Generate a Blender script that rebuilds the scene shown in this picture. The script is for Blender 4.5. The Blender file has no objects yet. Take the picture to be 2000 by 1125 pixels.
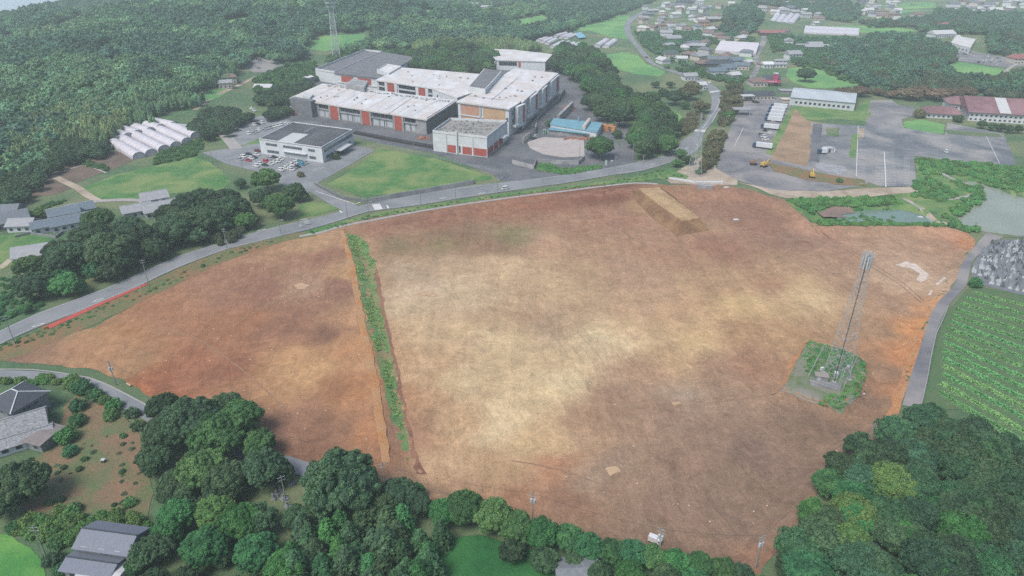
import bpy, math, random, os
import numpy as np
from mathutils import Vector, Matrix
from mathutils.geometry import delaunay_2d_cdt
random.seed(5); RNG = np.random.default_rng(5)
PI = math.pi
# ------------------------------------------------------------------ camera, light, exposure
sc = bpy.context.scene
HAZE = 0.0002
C = sc.collection
FOC = 1333.0; PITCH = math.radians(27.7); CAMH = 120.0
cam = bpy.data.objects.new('camera', bpy.data.cameras.new('camera')); C.objects.link(cam)
cam.data.lens = 24.0; cam.data.sensor_width = 36.0
cam.data.clip_start = 1.0; cam.data.clip_end = 30000
cam.location = (0, 0, CAMH); cam.rotation_euler = (PI/2 - PITCH, 0, 0)
sc.camera = cam
SUN_EL, SUN_AZ = math.radians(56), math.radians(222)     # azimuth clockwise from +Y
W = bpy.data.worlds.new('World'); sc.world = W; W.use_nodes = True
wn = W.node_tree; bg = wn.nodes['Background']; bg.inputs['Strength'].default_value = 0.08
sky = wn.nodes.new('ShaderNodeTexSky'); sky.sky_type = 'NISHITA'; sky.sun_disc = False
sky.sun_elevation = SUN_EL; sky.sun_rotation = SUN_AZ
sky.air_density = 1.0; sky.dust_density = 3.0; sky.ozone_density = 1.0
wn.links.new(sky.outputs[0], bg.inputs['Color'])
sl = bpy.data.lights.new('sun', 'SUN'); sl.energy = 1.5; sl.angle = math.radians(24); sl.color = (1, .94, .85)
sun = bpy.data.objects.new('sun', sl); C.objects.link(sun)
sun.rotation_euler = (PI/2 - SUN_EL, 0, -SUN_AZ + PI)
sun.rotation_euler = Vector((-math.sin(SUN_AZ)*math.cos(SUN_EL), -math.cos(SUN_AZ)*math.cos(SUN_EL), -math.sin(SUN_EL))).to_track_quat('-Z', 'Y').to_euler()
sc.view_settings.view_transform = 'Standard'; sc.view_settings.look = 'None'
sc.view_settings.exposure = 1.42; sc.view_settings.gamma = 1.0; sc.view_settings.use_curve_mapping = False
cy = sc.cycles if hasattr(sc, 'cycles') else None
sc.render.engine = 'CYCLES'
sc.cycles.max_bounces = 5; sc.cycles.diffuse_bounces = 3; sc.cycles.glossy_bounces = 2
sc.cycles.transmission_bounces = 2; sc.cycles.transparent_max_bounces = 6; sc.cycles.volume_bounces = 1
sc.cycles.use_denoising = False
sc.cycles.denoising_input_passes = 'RGB_ALBEDO_NORMAL'; sc.cycles.denoising_prefilter = 'ACCURATE'
sc.cycles.use_adaptive_sampling = True; sc.cycles.adaptive_threshold = 0.008

# ------------------------------------------------------------------ where a pixel's ray meets the terrain
def ray(px, py):
    x = (np.asarray(px, float) - 1000)/FOC; y = -(np.asarray(py, float) - 562.5)/FOC
    return x, math.cos(PITCH) + y*math.sin(PITCH), -math.sin(PITCH) + y*math.cos(PITCH)
def G0(px, py, z=0.0):
    dx, dy, dz = ray(px, py); t = (z - CAMH)/dz
    return dx*t, dy*t
def H(px, py, z=0.0):
    x, y = G0(px, py, z); return Vector((float(x), float(y), z))
def topz(b, t, base=0.0):
    """height of a vertical edge whose foot is seen at b and head at t"""
    x, y = G0(b[0], b[1], base); lo, hi = base, 110.0
    for _ in range(40):
        m = (lo + hi)/2; z = m - CAMH
        dep = y*math.cos(PITCH) - z*math.sin(PITCH); up = y*math.sin(PITCH) + z*math.cos(PITCH)
        if 562.5 - FOC*up/dep > t[1]: lo = m
        else: hi = m
    return lo

def inside(poly, x, y):
    c = np.zeros(np.shape(x), bool); n = len(poly)
    for i in range(n):
        x1, y1 = poly[i]; x2, y2 = poly[(i+1) % n]
        if y1 == y2: continue
        c ^= ((y1 > y) != (y2 > y)) & (x < (x2-x1)*(y-y1)/(y2-y1) + x1)
    return c
def edist(poly, x, y, closed=True):
    d = np.full(np.shape(x), 1e9); n = len(poly)
    for i in range(n if closed else n-1):
        x1, y1 = poly[i]; x2, y2 = poly[(i+1) % n]
        dx, dy = x2-x1, y2-y1; L = dx*dx+dy*dy
        if L < 1e-9: continue
        t = np.clip(((x-x1)*dx+(y-y1)*dy)/L, 0, 1)
        d = np.minimum(d, np.hypot(x-x1-t*dx, y-y1-t*dy))
    return d
def pg(pts, z=0.0):
    return [tuple(map(float, G0(p[0], p[1], z))) for p in pts]
def sstep(a, b, t):
    t = np.clip((t-a)/(b-a), 0, 1); return t*t*(3-2*t)

# value noise in numpy, for shapes
_nt = RNG.random((256, 256))
def vnoise(x, y):
    xi = np.floor(x).astype(int); yi = np.floor(y).astype(int); fx = x-xi; fy = y-yi
    fx = fx*fx*(3-2*fx); fy = fy*fy*(3-2*fy)
    a = _nt[xi & 255, yi & 255]; b = _nt[(xi+1) & 255, yi & 255]; c = _nt[xi & 255, (yi+1) & 255]; d = _nt[(xi+1) & 255, (yi+1) & 255]
    return (a*(1-fx)+b*fx)*(1-fy)+(c*(1-fx)+d*fx)*fy
def fbm(x, y, o=4):
    s = 0; a = .5
    for i in range(o):
        s = s + a*vnoise(x*2**i+17*i, y*2**i+5*i); a /= 2
    return s/(1-.5**o)

TERR = pg([(668,446),(760,434),(900,408),(1100,378),(1240,368),(1330,372),(1480,380),(1545,405),(1590,440),(1720,444),(1840,446),(1898,462),(1885,500),
           (1845,565),(1812,620),(1790,690),(1768,745),(1735,800),(1660,870),(1600,935),(1560,1000),(1510,1060),(1475,1110),(1400,1110),(1300,1095),(1150,1060),
           (1000,1020),(900,985),(830,960),(765,925),(752,850),(738,760),(722,680),(705,600),(690,520)])
ISLE = pg([(1578,664),(1640,680),(1684,700),(1692,735),(1674,775),(1645,803),(1590,785),(1528,760),(1550,715)])
POND = pg([(1640,605-240),(1,1)]) if 0 else pg([(1870,428),(1905,405),(1930,385),(1915,362),(1890,352),(1905,352),(1935,362),(1975,378),(2060,398),(2200,420),(2200,475),(2060,462),(1990,456),(1935,448),(1890,440)])
BASIN = pg([(1578,418),(1600,404),(1680,404),(1760,402),(1800,412),(1830,425),(1825,434),(1750,434),(1640,433),(1590,431)])
COAST = [(-2600,900),(-1500,1010)] + pg([(-60,45),(0,37),(60,22),(115,8),(160,-4)]) + [(-900,1900),(-700,2600),(-3000,2600)]
BUMPS = [(380,62,26,110),(620,60,22,110),(210,120,16,80),(250,195,9,45),(120,165,9,55),(330,172,6,45),(800,62,12,90),(1000,42,8,80),
         (1460,52,10,45),(1800,35,6,60),(1930,88,10,50),(878,118,9,24),(60,60,8,90),(1730,110,4,50),(540,105,7,60)]
_B = [(*map(float, G0(a, b)), h, r) for a, b, h, r in BUMPS]
def hfun(x, y):
    x = np.asarray(x, float); y = np.asarray(y, float)
    h = np.zeros(np.shape(x))
    d = edist(TERR, x, y)*np.where(inside(TERR, x, y), 1, 0)
    wob = 1.5*(fbm(x/9, y/9, 3)-.5)
    h -= 2.5*sstep(0, 5.5, d + wob*(d > 0))*(d > 0)
    di = edist(ISLE, x, y)*np.where(inside(ISLE, x, y), -1, 1)
    h = np.where(d > 0, h + (0.2-h)*(1-sstep(-.3, 1.3, di)), h)
    for P, dep, w in ((POND, 3.2, 3.5), (BASIN, 2.6, 3.0)):
        dp = edist(P, x, y)*np.where(inside(P, x, y), 1, -1)
        h -= dep*sstep(-w, w*.6, dp)
    for bx, by, bh, br in _B:
        h += bh*np.exp(-((x-bx)**2+(y-by)**2)/(2*br*br))
    far = sstep(700, 1300, np.hypot(x, y))
    h += far*10*(fbm(x/160+3, y/160, 3)-.45)
    dc = edist(COAST, x, y)*np.where(inside(COAST, x, y), 1, -1)
    h -= (26+h)*sstep(-30, 25, dc)
    h += .35*(fbm(x/14+9, y/14, 3)-.5)*sstep(0, 1, 1)*np.where(d > 6, .8, .35)
    return h
GS = 2.0; GX0, GX1, GY0, GY1 = -1500, 1500, 60, 2100
_gx = np.arange(GX0, GX1+GS, GS); _gy = np.arange(GY0, GY1+GS, GS)
_mx, _my = np.meshgrid(_gx, _gy, indexing='ij')
HG = hfun(_mx, _my)
def hf(x, y):
    x = np.clip((np.asarray(x, float)-GX0)/GS, 0, len(_gx)-1.001); y = np.clip((np.asarray(y, float)-GY0)/GS, 0, len(_gy)-1.001)
    i = x.astype(int); j = y.astype(int); u = x-i; v = y-j
    return (HG[i, j]*(1-u)+HG[i+1, j]*u)*(1-v)+(HG[i, j+1]*(1-u)+HG[i+1, j+1]*u)*v
def G(px, py, dz=0.0):
    """first point along the pixel's ray that is dz above the terrain"""
    px = np.atleast_1d(np.asarray(px, float)); py = np.atleast_1d(np.asarray(py, float))
    dx, dy, dz_ = ray(px, py)
    t0 = (32-CAMH)/dz_; t1 = (-14-CAMH)/dz_
    k = np.linspace(0, 1, 260)[:, None]; T = t0 + (t1-t0)*k
    above = (CAMH + dz_*T) - dz - hf(dx*T, dy*T)
    idx = np.argmax(above < 0, axis=0); idx = np.where((above < 0).any(axis=0), idx, 259); idx = np.maximum(idx, 1)
    c = np.arange(len(px)); a0 = above[idx-1, c]; a1 = above[idx, c]
    f = np.clip(a0/(a0-a1+1e-12), 0, 1); t = T[idx-1, c]*(1-f)+T[idx, c]*f
    x, y = dx*t, dy*t
    return x, y
def P(px, py, dz=0.0):
    x, y = G(px, py, dz); x, y = float(x[0]), float(y[0])
    return Vector((x, y, float(hf(x, y))))
def PL(pts):
    a = np.array(pts, float); x, y = G(a[:, 0], a[:, 1]); return list(zip(x.tolist(), y.tolist()))

# ------------------------------------------------------------------ materials
K = 0.56
def lin(c):
    return tuple(((v/255)/12.92 if v/255 <= .04045 else ((v/255+.055)/1.055)**2.4) for v in c)
def alb(c, k=None):
    k = K if k is None else k
    return tuple(min(.9, v*k) for v in lin(c))+(1,)
MATS = {}
def nd(t, ty, **kw):
    n = t.nodes.new(ty)
    for a, b in kw.items():
        if a.startswith('i_'): n.inputs[a[2:]].default_value = b
        else: setattr(n, a, b)
    return n
def noise(t, scale, detail=4, rough=.6, vec=None, dist=0):
    n = nd(t, 'ShaderNodeTexNoise'); n.inputs['Scale'].default_value = scale; n.inputs['Detail'].default_value = detail
    n.inputs['Roughness'].default_value = rough; n.inputs['Distortion'].default_value = dist
    if vec is not None: t.links.new(vec, n.inputs['Vector'])
    return n.outputs['Fac']
def ramp(t, fac, a, b, lo=.35, hi=.65):
    r = nd(t, 'ShaderNodeMapRange'); r.inputs[1].default_value = lo; r.inputs[2].default_value = hi
    r.inputs[3].default_value = a; r.inputs[4].default_value = b
    t.links.new(fac, r.inputs[0]); return r.outputs[0]
def mixc(t, fac, a, b, mode='MIX'):
    m = nd(t, 'ShaderNodeMix', data_type='RGBA', blend_type=mode)
    for s, v in ((0, fac), (6, a), (7, b)):
        if hasattr(v, 'type') and not isinstance(v, (tuple, float, int)): t.links.new(v, m.inputs[s])
        else: m.inputs[s].default_value = v
    return m.outputs[2]
def base_mat(name):
    m = bpy.data.materials.new(name); m.use_nodes = True; t = m.node_tree
    p = t.nodes['Principled BSDF']; geo = nd(t, 'ShaderNodeNewGeometry')
    return m, t, p, geo.outputs['Position']
def mat(name, c, c2=None, scale=.5, rough=.8, spec=.3, bump=0, metal=0, c3=None, s3=.05, k=None, fine=0.12, stretch=None):
    """surface colour c with wear c2 in patches of 1/scale metres, large tone c3, and fine grain"""
    if name in MATS: return MATS[name]
    m, t, p, pos = base_mat(name)
    if stretch:
        mp = nd(t, 'ShaderNodeMapping'); mp.inputs['Scale'].default_value = stretch[:3]
        mp.inputs['Rotation'].default_value = (0, 0, stretch[3]); t.links.new(pos, mp.inputs[0]); vec = mp.outputs[0]
    else: vec = pos
    col = alb(c, k)
    if c2: col = mixc(t, ramp(t, noise(t, scale, 5, .65, vec), 0, 1, .35, .68), col, alb(c2, k))
    if c3: col = mixc(t, ramp(t, noise(t, s3, 3, .55, pos, .5), 0, 1, .42, .62), col, alb(c3, k))
    if fine:
        g = ramp(t, noise(t, 6, 3, .7, pos), 1-fine, 1+fine, .3, .7)
        cm = nd(t, 'ShaderNodeVectorMath', operation='SCALE')
        if isinstance(col, tuple): cm.inputs[0].default_value = col[:3]
        else: t.links.new(col, cm.inputs[0])
        t.links.new(g, cm.inputs['Scale']); col = cm.outputs[0]
    if isinstance(col, tuple): p.inputs['Base Color'].default_value = col
    else: t.links.new(col, p.inputs['Base Color'])
    p.inputs['Roughness'].default_value = rough; p.inputs['Specular IOR Level'].default_value = spec
    p.inputs['Metallic'].default_value = metal
    if bump:
        b = nd(t, 'ShaderNodeBump'); b.inputs['Distance'].default_value = bump; b.inputs['Strength'].default_value = .8
        t.links.new(noise(t, 1.2, 6, .65, vec), b.inputs['Height']); t.links.new(b.outputs[0], p.inputs['Normal'])
    MATS[name] = m; return m
def leaf_mat(name, c, c2, trans=.15, rand=.3):
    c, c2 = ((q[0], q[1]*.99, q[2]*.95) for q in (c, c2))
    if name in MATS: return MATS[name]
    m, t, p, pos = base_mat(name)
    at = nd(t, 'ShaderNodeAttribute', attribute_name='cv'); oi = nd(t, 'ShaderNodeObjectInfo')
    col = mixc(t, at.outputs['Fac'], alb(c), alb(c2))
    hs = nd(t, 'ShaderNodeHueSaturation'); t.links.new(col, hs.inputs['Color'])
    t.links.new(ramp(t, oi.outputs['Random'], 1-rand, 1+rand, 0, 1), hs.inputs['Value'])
    wn_ = nd(t, 'ShaderNodeTexWhiteNoise', noise_dimensions='1D'); t.links.new(oi.outputs['Random'], wn_.inputs['W'])
    t.links.new(ramp(t, wn_.outputs['Value'], .475, .525, 0, 1), hs.inputs['Hue'])
    p.inputs['Roughness'].default_value = .65; p.inputs['Specular IOR Level'].default_value = .25
    t.links.new(hs.outputs[0], p.inputs['Base Color'])
    tr = nd(t, 'ShaderNodeBsdfTranslucent'); t.links.new(hs.outputs[0], tr.inputs['Color'])
    mx = nd(t, 'ShaderNodeMixShader'); mx.inputs[0].default_value = trans
    t.links.new(p.outputs[0], mx.inputs[1]); t.links.new(tr.outputs[0], mx.inputs[2])
    t.links.new(mx.outputs[0], t.nodes['Material Output'].inputs['Surface'])
    MATS[name] = m; return m
def water_mat(name, c, rough=.12):
    m, t, p, pos = base_mat(name)
    col = mixc(t, ramp(t, noise(t, .05, 3, .5, pos), 0, 1), alb(c), alb(tuple(v*.93 for v in c)))
    t.links.new(col, p.inputs['Base Color']); p.inputs['Roughness'].default_value = rough; p.inputs['IOR'].default_value = 1.33
    b = nd(t, 'ShaderNodeBump'); b.inputs['Distance'].default_value = .06; b.inputs['Strength'].default_value = .5
    t.links.new(noise(t, 1.3, 4, .6, pos), b.inputs['Height']); t.links.new(b.outputs[0], p.inputs['Normal'])
    MATS[name] = m; return m

# ------------------------------------------------------------------ objects
def tag(o, label=None, cat=None, group=None, kind=None):
    if label: o['label'] = label
    if cat: o['category'] = cat
    if group: o['group'] = group
    if kind: o['kind'] = kind
    return o
def empty(name, loc, rz=0, label=None, cat=None, group=None):
    o = bpy.data.objects.new(name, None); C.objects.link(o); o.location = loc; o.rotation_euler = (0, 0, rz)
    return tag(o, label, cat, group)
def mesh_obj(name, me, parent=None, loc=None):
    o = bpy.data.objects.new(name, me); C.objects.link(o)
    if parent: o.parent = parent
    if loc is not None: o.location = loc
    return o
class MB:
    def __init__(s): s.v = []; s.f = []
    def add(s, vs, fs):
        n = len(s.v); s.v += [tuple(v) for v in vs]; s.f += [tuple(i+n for i in f) for f in fs]; return s
    def obox(s, o, a, b, c):
        o, a, b, c = Vector(o), Vector(a), Vector(b), Vector(c)
        if a.cross(b).dot(c) < 0: a, b = b, a
        vs = [o, o+a, o+a+b, o+b, o+c, o+a+c, o+a+b+c, o+b+c]
        return s.add(vs, [(3,2,1,0),(4,5,6,7),(0,1,5,4),(1,2,6,5),(2,3,7,6),(3,0,4,7)])
    def box(s, cx, cy, z0, w, d, h, rz=0):
        u = Vector((math.cos(rz), math.sin(rz), 0)); v = Vector((-math.sin(rz), math.cos(rz), 0))
        return s.obox(Vector((cx, cy, z0))-u*w/2-v*d/2, u*w, v*d, Vector((0, 0, h)))
    def prism(s, poly, z0, z1, cap=True):
        a = sum(poly[i][0]*poly[(i+1) % len(poly)][1]-poly[(i+1) % len(poly)][0]*poly[i][1] for i in range(len(poly)))
        if a < 0: poly = poly[::-1]
        n = len(poly); vs = [(x, y, z0) for x, y in poly]+[(x, y, z1) for x, y in poly]
        fs = [(i, (i+1) % n, n+(i+1) % n, n+i) for i in range(n)]
        if cap: fs += [tuple(range(n-1, -1, -1)), tuple(range(n, 2*n))]
        return s.add(vs, fs)
    def tube(s, p, q, r, r2=None, n=6):
        p, q = Vector(p), Vector(q); d = (q-p).normalized(); r2 = r if r2 is None else r2
        a = d.orthogonal().normalized(); b = d.cross(a); vs = []
        for c, rr in ((p, r), (q, r2)):
            vs += [c+(a*math.cos(2*PI*i/n)+b*math.sin(2*PI*i/n))*rr for i in range(n)]
        return s.add(vs, [(i, (i+1) % n, n+(i+1) % n, n+i) for i in range(n)]+[tuple(range(n-1, -1, -1)), tuple(range(n, 2*n))])
    def bar(s, p, q, w):
        return s.tube(p, q, w*.6, n=4)
    def build(s, name, m, parent=None, off=None, label=None, kind=None):
        me = bpy.data.meshes.new(name)
        vs = s.v
        if off is not None: vs = [(v[0]-off[0], v[1]-off[1], v[2]-off[2]) for v in vs]
        me.from_pydata(vs, [], s.f); me.update()
        if m: me.materials.append(m)
        o = mesh_obj(name, me, parent)
        return tag(o, label, None, None, kind)
def copy_tree(o, parent=None):
    c = o.copy(); C.objects.link(c)
    if parent is not None: c.parent = parent
    for ch in list(o.children): copy_tree(ch, c)
    return c

# ------------------------------------------------------------------ ground sheets
LAYER = [0]
def smooth_poly(pts, step=6.0, jit=0.0, cat=True):
    pts = [np.array(p) for p in pts]; n = len(pts); out = []
    for i in range(n):
        p0, p1, p2, p3 = pts[i-1], pts[i], pts[(i+1) % n], pts[(i+2) % n]
        L = np.linalg.norm(p2-p1); k = max(1, int(L/step))
        for j in range(k):
            t = j/k
            if cat:
                q = .5*((2*p1)+(-p0+p2)*t+(2*p0-5*p1+4*p2-p3)*t*t+(-p0+3*p1-3*p2+p3)*t**3)
            else: q = p1+(p2-p1)*t
            if jit: q = q + jit*2*np.array([fbm(q[0]/4+50, q[1]/4, 3)-.5, fbm(q[0]/4, q[1]/4+90, 3)-.5])
            out.append(tuple(q))
    return out
def sheet(name, poly, m, layer, grid=8.0, step=3.0, jit=0.0, label=None, cat=False, kind='structure', colfn=None, world=False, lift=0.0, edge=False):
    pts = poly if world else PL(poly)
    bd = smooth_poly(pts, step, jit, cat)
    b = np.array(bd); x0, y0 = b.min(0); x1, y1 = b.max(0)
    gx, gy = np.meshgrid(np.arange(x0+grid*.4, x1, grid), np.arange(y0+grid*.4, y1, grid))
    gx = gx.ravel(); gy = gy.ravel()
    gx = gx+RNG.uniform(-.25, .25, len(gx))*grid; gy = gy+RNG.uniform(-.25, .25, len(gy))*grid
    ok = inside(bd, gx, gy) & (edist(bd, gx, gy) > grid*.3); gx = gx[ok]; gy = gy[ok]
    co = [Vector(p) for p in bd]+[Vector((a, c)) for a, c in zip(gx.tolist(), gy.tolist())]
    n = len(bd)
    r = delaunay_2d_cdt(co, [(i, (i+1) % n) for i in range(n)], [list(range(n))], 1, 1e-4)
    V = np.array([(v.x, v.y) for v in r[0]]); F = [tuple(f) for f in r[2]]
    z = hf(V[:, 0], V[:, 1]) + 0.03 + 0.035*layer + lift
    me = bpy.data.meshes.new(name); me.from_pydata(np.column_stack([V, z]).tolist(), [], F); me.update()
    me.materials.append(m)
    if F and me.polygons[0].normal.z < 0: me.flip_normals()
    me.polygons.foreach_set('use_smooth', [True]*len(me.polygons))
    if colfn is not None:
        ca = me.attributes.new('col', 'FLOAT_COLOR', 'POINT'); ca.data.foreach_set('color', colfn(V).astype(np.float32).ravel())
    if edge:
        ea = me.attributes.new('edge', 'FLOAT', 'POINT'); ea.data.foreach_set('value', edist(bd, V[:, 0], V[:, 1]).astype(np.float32))
    return tag(mesh_obj(name, me), label, None, None, kind)
def strip(name, U, L, m, layer, **k):
    """a road between its upper and lower edge lines"""
    u = smooth_line(PL(U), 6); l = smooth_line(PL(L), 6)
    return sheet(name, u+l[::-1], m, layer, world=True, step=50, **k)
def smooth_line(pts, step=6.0):
    pts = [np.array(p) for p in pts]; out = []
    n = len(pts)
    for i in range(n-1):
        p0, p1, p2, p3 = pts[max(i-1, 0)], pts[i], pts[i+1], pts[min(i+2, n-1)]
        k = max(1, int(np.linalg.norm(p2-p1)/step))
        for j in range(k):
            t = j/k; out.append(tuple(.5*((2*p1)+(-p0+p2)*t+(2*p0-5*p1+4*p2-p3)*t*t+(-p0+3*p1-3*p2+p3)*t**3)))
    out.append(tuple(pts[-1])); return out
def ribbon(name, pts, width, m, layer, world=False, parent=None, kind='structure', label=None, grid=8):
    c = smooth_line(pts if world else PL(pts), 5); A = []; B = []
    for i, p in enumerate(c):
        a = np.array(c[max(i-1, 0)]); b = np.array(c[min(i+1, len(c)-1)]); d = b-a; d = d/(np.linalg.norm(d)+1e-9)
        nrm = np.array([-d[1], d[0]])*width/2; A.append(tuple(np.array(p)+nrm)); B.append(tuple(np.array(p)-nrm))
    vs = []
    for p in A+B: vs.append((p[0], p[1], float(hf(p[0], p[1]))+.03+.035*layer))
    n = len(A); mb = MB(); mb.v = vs; mb.f = [(i, n+i, n+i+1, i+1) for i in range(n-1)]
    return mb.build(name, m, parent, label=label, kind=kind)
def decal(mb, poly, layer=4, world=False):
    """a painted mark: one face lying on the road"""
    p = poly if world else PL(poly)
    a = sum(p[i][0]*p[(i+1) % len(p)][1]-p[(i+1) % len(p)][0]*p[i][1] for i in range(len(p)))
    if a < 0: p = p[::-1]
    mb.add([(x, y, float(hf(x, y))+.03+.035*layer) for x, y in p], [tuple(range(len(p)))])
def dline(mb, p, q, w, layer=4):
    a, b = np.array(PL([p])[0]), np.array(PL([q])[0]); L = np.linalg.norm(b-a); k = max(1, int(L/4))
    d = (b-a)/(L+1e-9); n = np.array([-d[1], d[0]])*w/2
    for i in range(k):
        s, e = a+(b-a)*i/k, a+(b-a)*(i+1)/k
        decal(mb, [tuple(s-n), tuple(e-n), tuple(e+n), tuple(s+n)], layer, True)
# ------------------------------------------------------------------ the ground
def ground_mesh():
    def axis(a, b, near0, near1, s0, grow):
        v = [near0]; s = s0
        while v[-1] < near1: v.append(v[-1]+s0)
        s = s0
        while v[-1] < b: s *= grow; v.append(v[-1]+s)
        s = s0
        while v[0] > a: s *= grow; v.insert(0, v[0]-s)
        return np.array(v)
    xs = axis(-9000, 9000, -330, 330, 2.5, 1.06); ys = axis(-400, 12000, 60, 620, 2.5, 1.05)
    X, Y = np.meshgrid(xs, ys, indexing='ij'); Z = hf(X, Y)
    far = (np.abs(X) > 1490) | (Y > 2090)
    Z = np.where(inside(COAST, X, Y) , np.minimum(Z, -24), Z)
    ds = edist(SITE_W, X, Y)*np.where(inside(SITE_W, X, Y), 1, 0)
    Z = Z - np.where(ds > 3.2, 2.0, 0)
    n, m = X.shape; idx = np.arange(n*m).reshape(n, m)
    f = np.stack([idx[:-1, :-1], idx[1:, :-1], idx[1:, 1:], idx[:-1, 1:]], -1).reshape(-1, 4)
    me = bpy.data.meshes.new('ground'); me.from_pydata(np.stack([X, Y, Z], -1).reshape(-1, 3).tolist(), [], f.tolist()); me.update()
    me.polygons.foreach_set('use_smooth', [True]*len(me.polygons))
    me.materials.append(M_BRUSH); return tag(mesh_obj('ground', me), kind='structure')
M_BRUSH = mat('rough grass', (92,122,86), (70,104,72), .25, c3=(122,132,96), s3=.02, rough=.9, bump=.5, fine=.25)
M_GRASS = mat('field grass', (92,140,76), (64,114,62), .22, c3=(128,148,92), s3=.05, rough=.9, bump=.25, fine=.15)
M_PADDY = mat('paddy green', (104,160,96), (84,142,86), .3, c3=(122,172,100), s3=.02, rough=.9, bump=.3, fine=.12)
M_BRIGHT = mat('bright young rice', (84,150,72), (66,134,64), .35, c3=(110,164,82), s3=.06, rough=.9, bump=.3, fine=.12)
M_DEEP = mat('deep green lawn', (44,112,58), (34,94,50), .4, c3=(60,126,64), s3=.05, rough=.9, bump=.4, fine=.2)
M_ASPH = mat('asphalt', (138,143,148), (122,128,134), .12, c3=(146,150,156), s3=.05, rough=.85, bump=.02, fine=.08)
M_ASPH2 = mat('old lot asphalt', (130,132,138), (108,110,118), .09, c3=(154,152,152), s3=.035, rough=.9, bump=.03, fine=.12)
M_ASPHD = mat('dark asphalt', (104,108,116), (90,94,102), .15, c3=(118,120,126), s3=.05, rough=.85, fine=.1)
M_GRAV = mat('gravel lot', (122,128,136), (94,102,112), .08, c3=(156,156,156), s3=.035, rough=.95, bump=.05, fine=.2, stretch=(1, .5, 1, .3))
M_PAVE = mat('pale concrete', (176,174,172), (158,156,154), .3, rough=.85, fine=.1)
M_DIRTP = mat('pale dirt', (178,164,148), (150,134,116), .2, c3=(190,178,162), s3=.06, rough=.95, bump=.1)
M_BANK = mat('weedy bank', (128,118,86), (98,118,74), .3, c3=(150,112,84), s3=.06, rough=.95, bump=.35, fine=.2)
M_BROWN = mat('ploughed brown', (112,98,90), (98,88,80), .3, c3=(124,108,96), s3=.05, rough=.95, bump=.2, fine=.15, stretch=(2.5, .4, 1, .6))
M_TAN = mat('cut slope', (160,132,108), (136,124,98), .2, c3=(172,146,120), s3=.06, rough=.95, bump=.3, fine=.15)
M_SCRUBD = mat('dry clearing', (150,118,96), (122,112,84), .22, c3=(100,120,80), s3=.09, rough=.95, bump=.4, fine=.22)
M_WHITE = mat('road paint', (226,228,230), (206,208,212), 1.5, rough=.7, fine=.05)
M_RED = mat('red kerb paint', (196,92,82), (178,84,76), .5, rough=.75, fine=.08)
M_MUD = mat('mud flat', (146,122,112), (128,112,104), .3, rough=.6, fine=.1)

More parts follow.
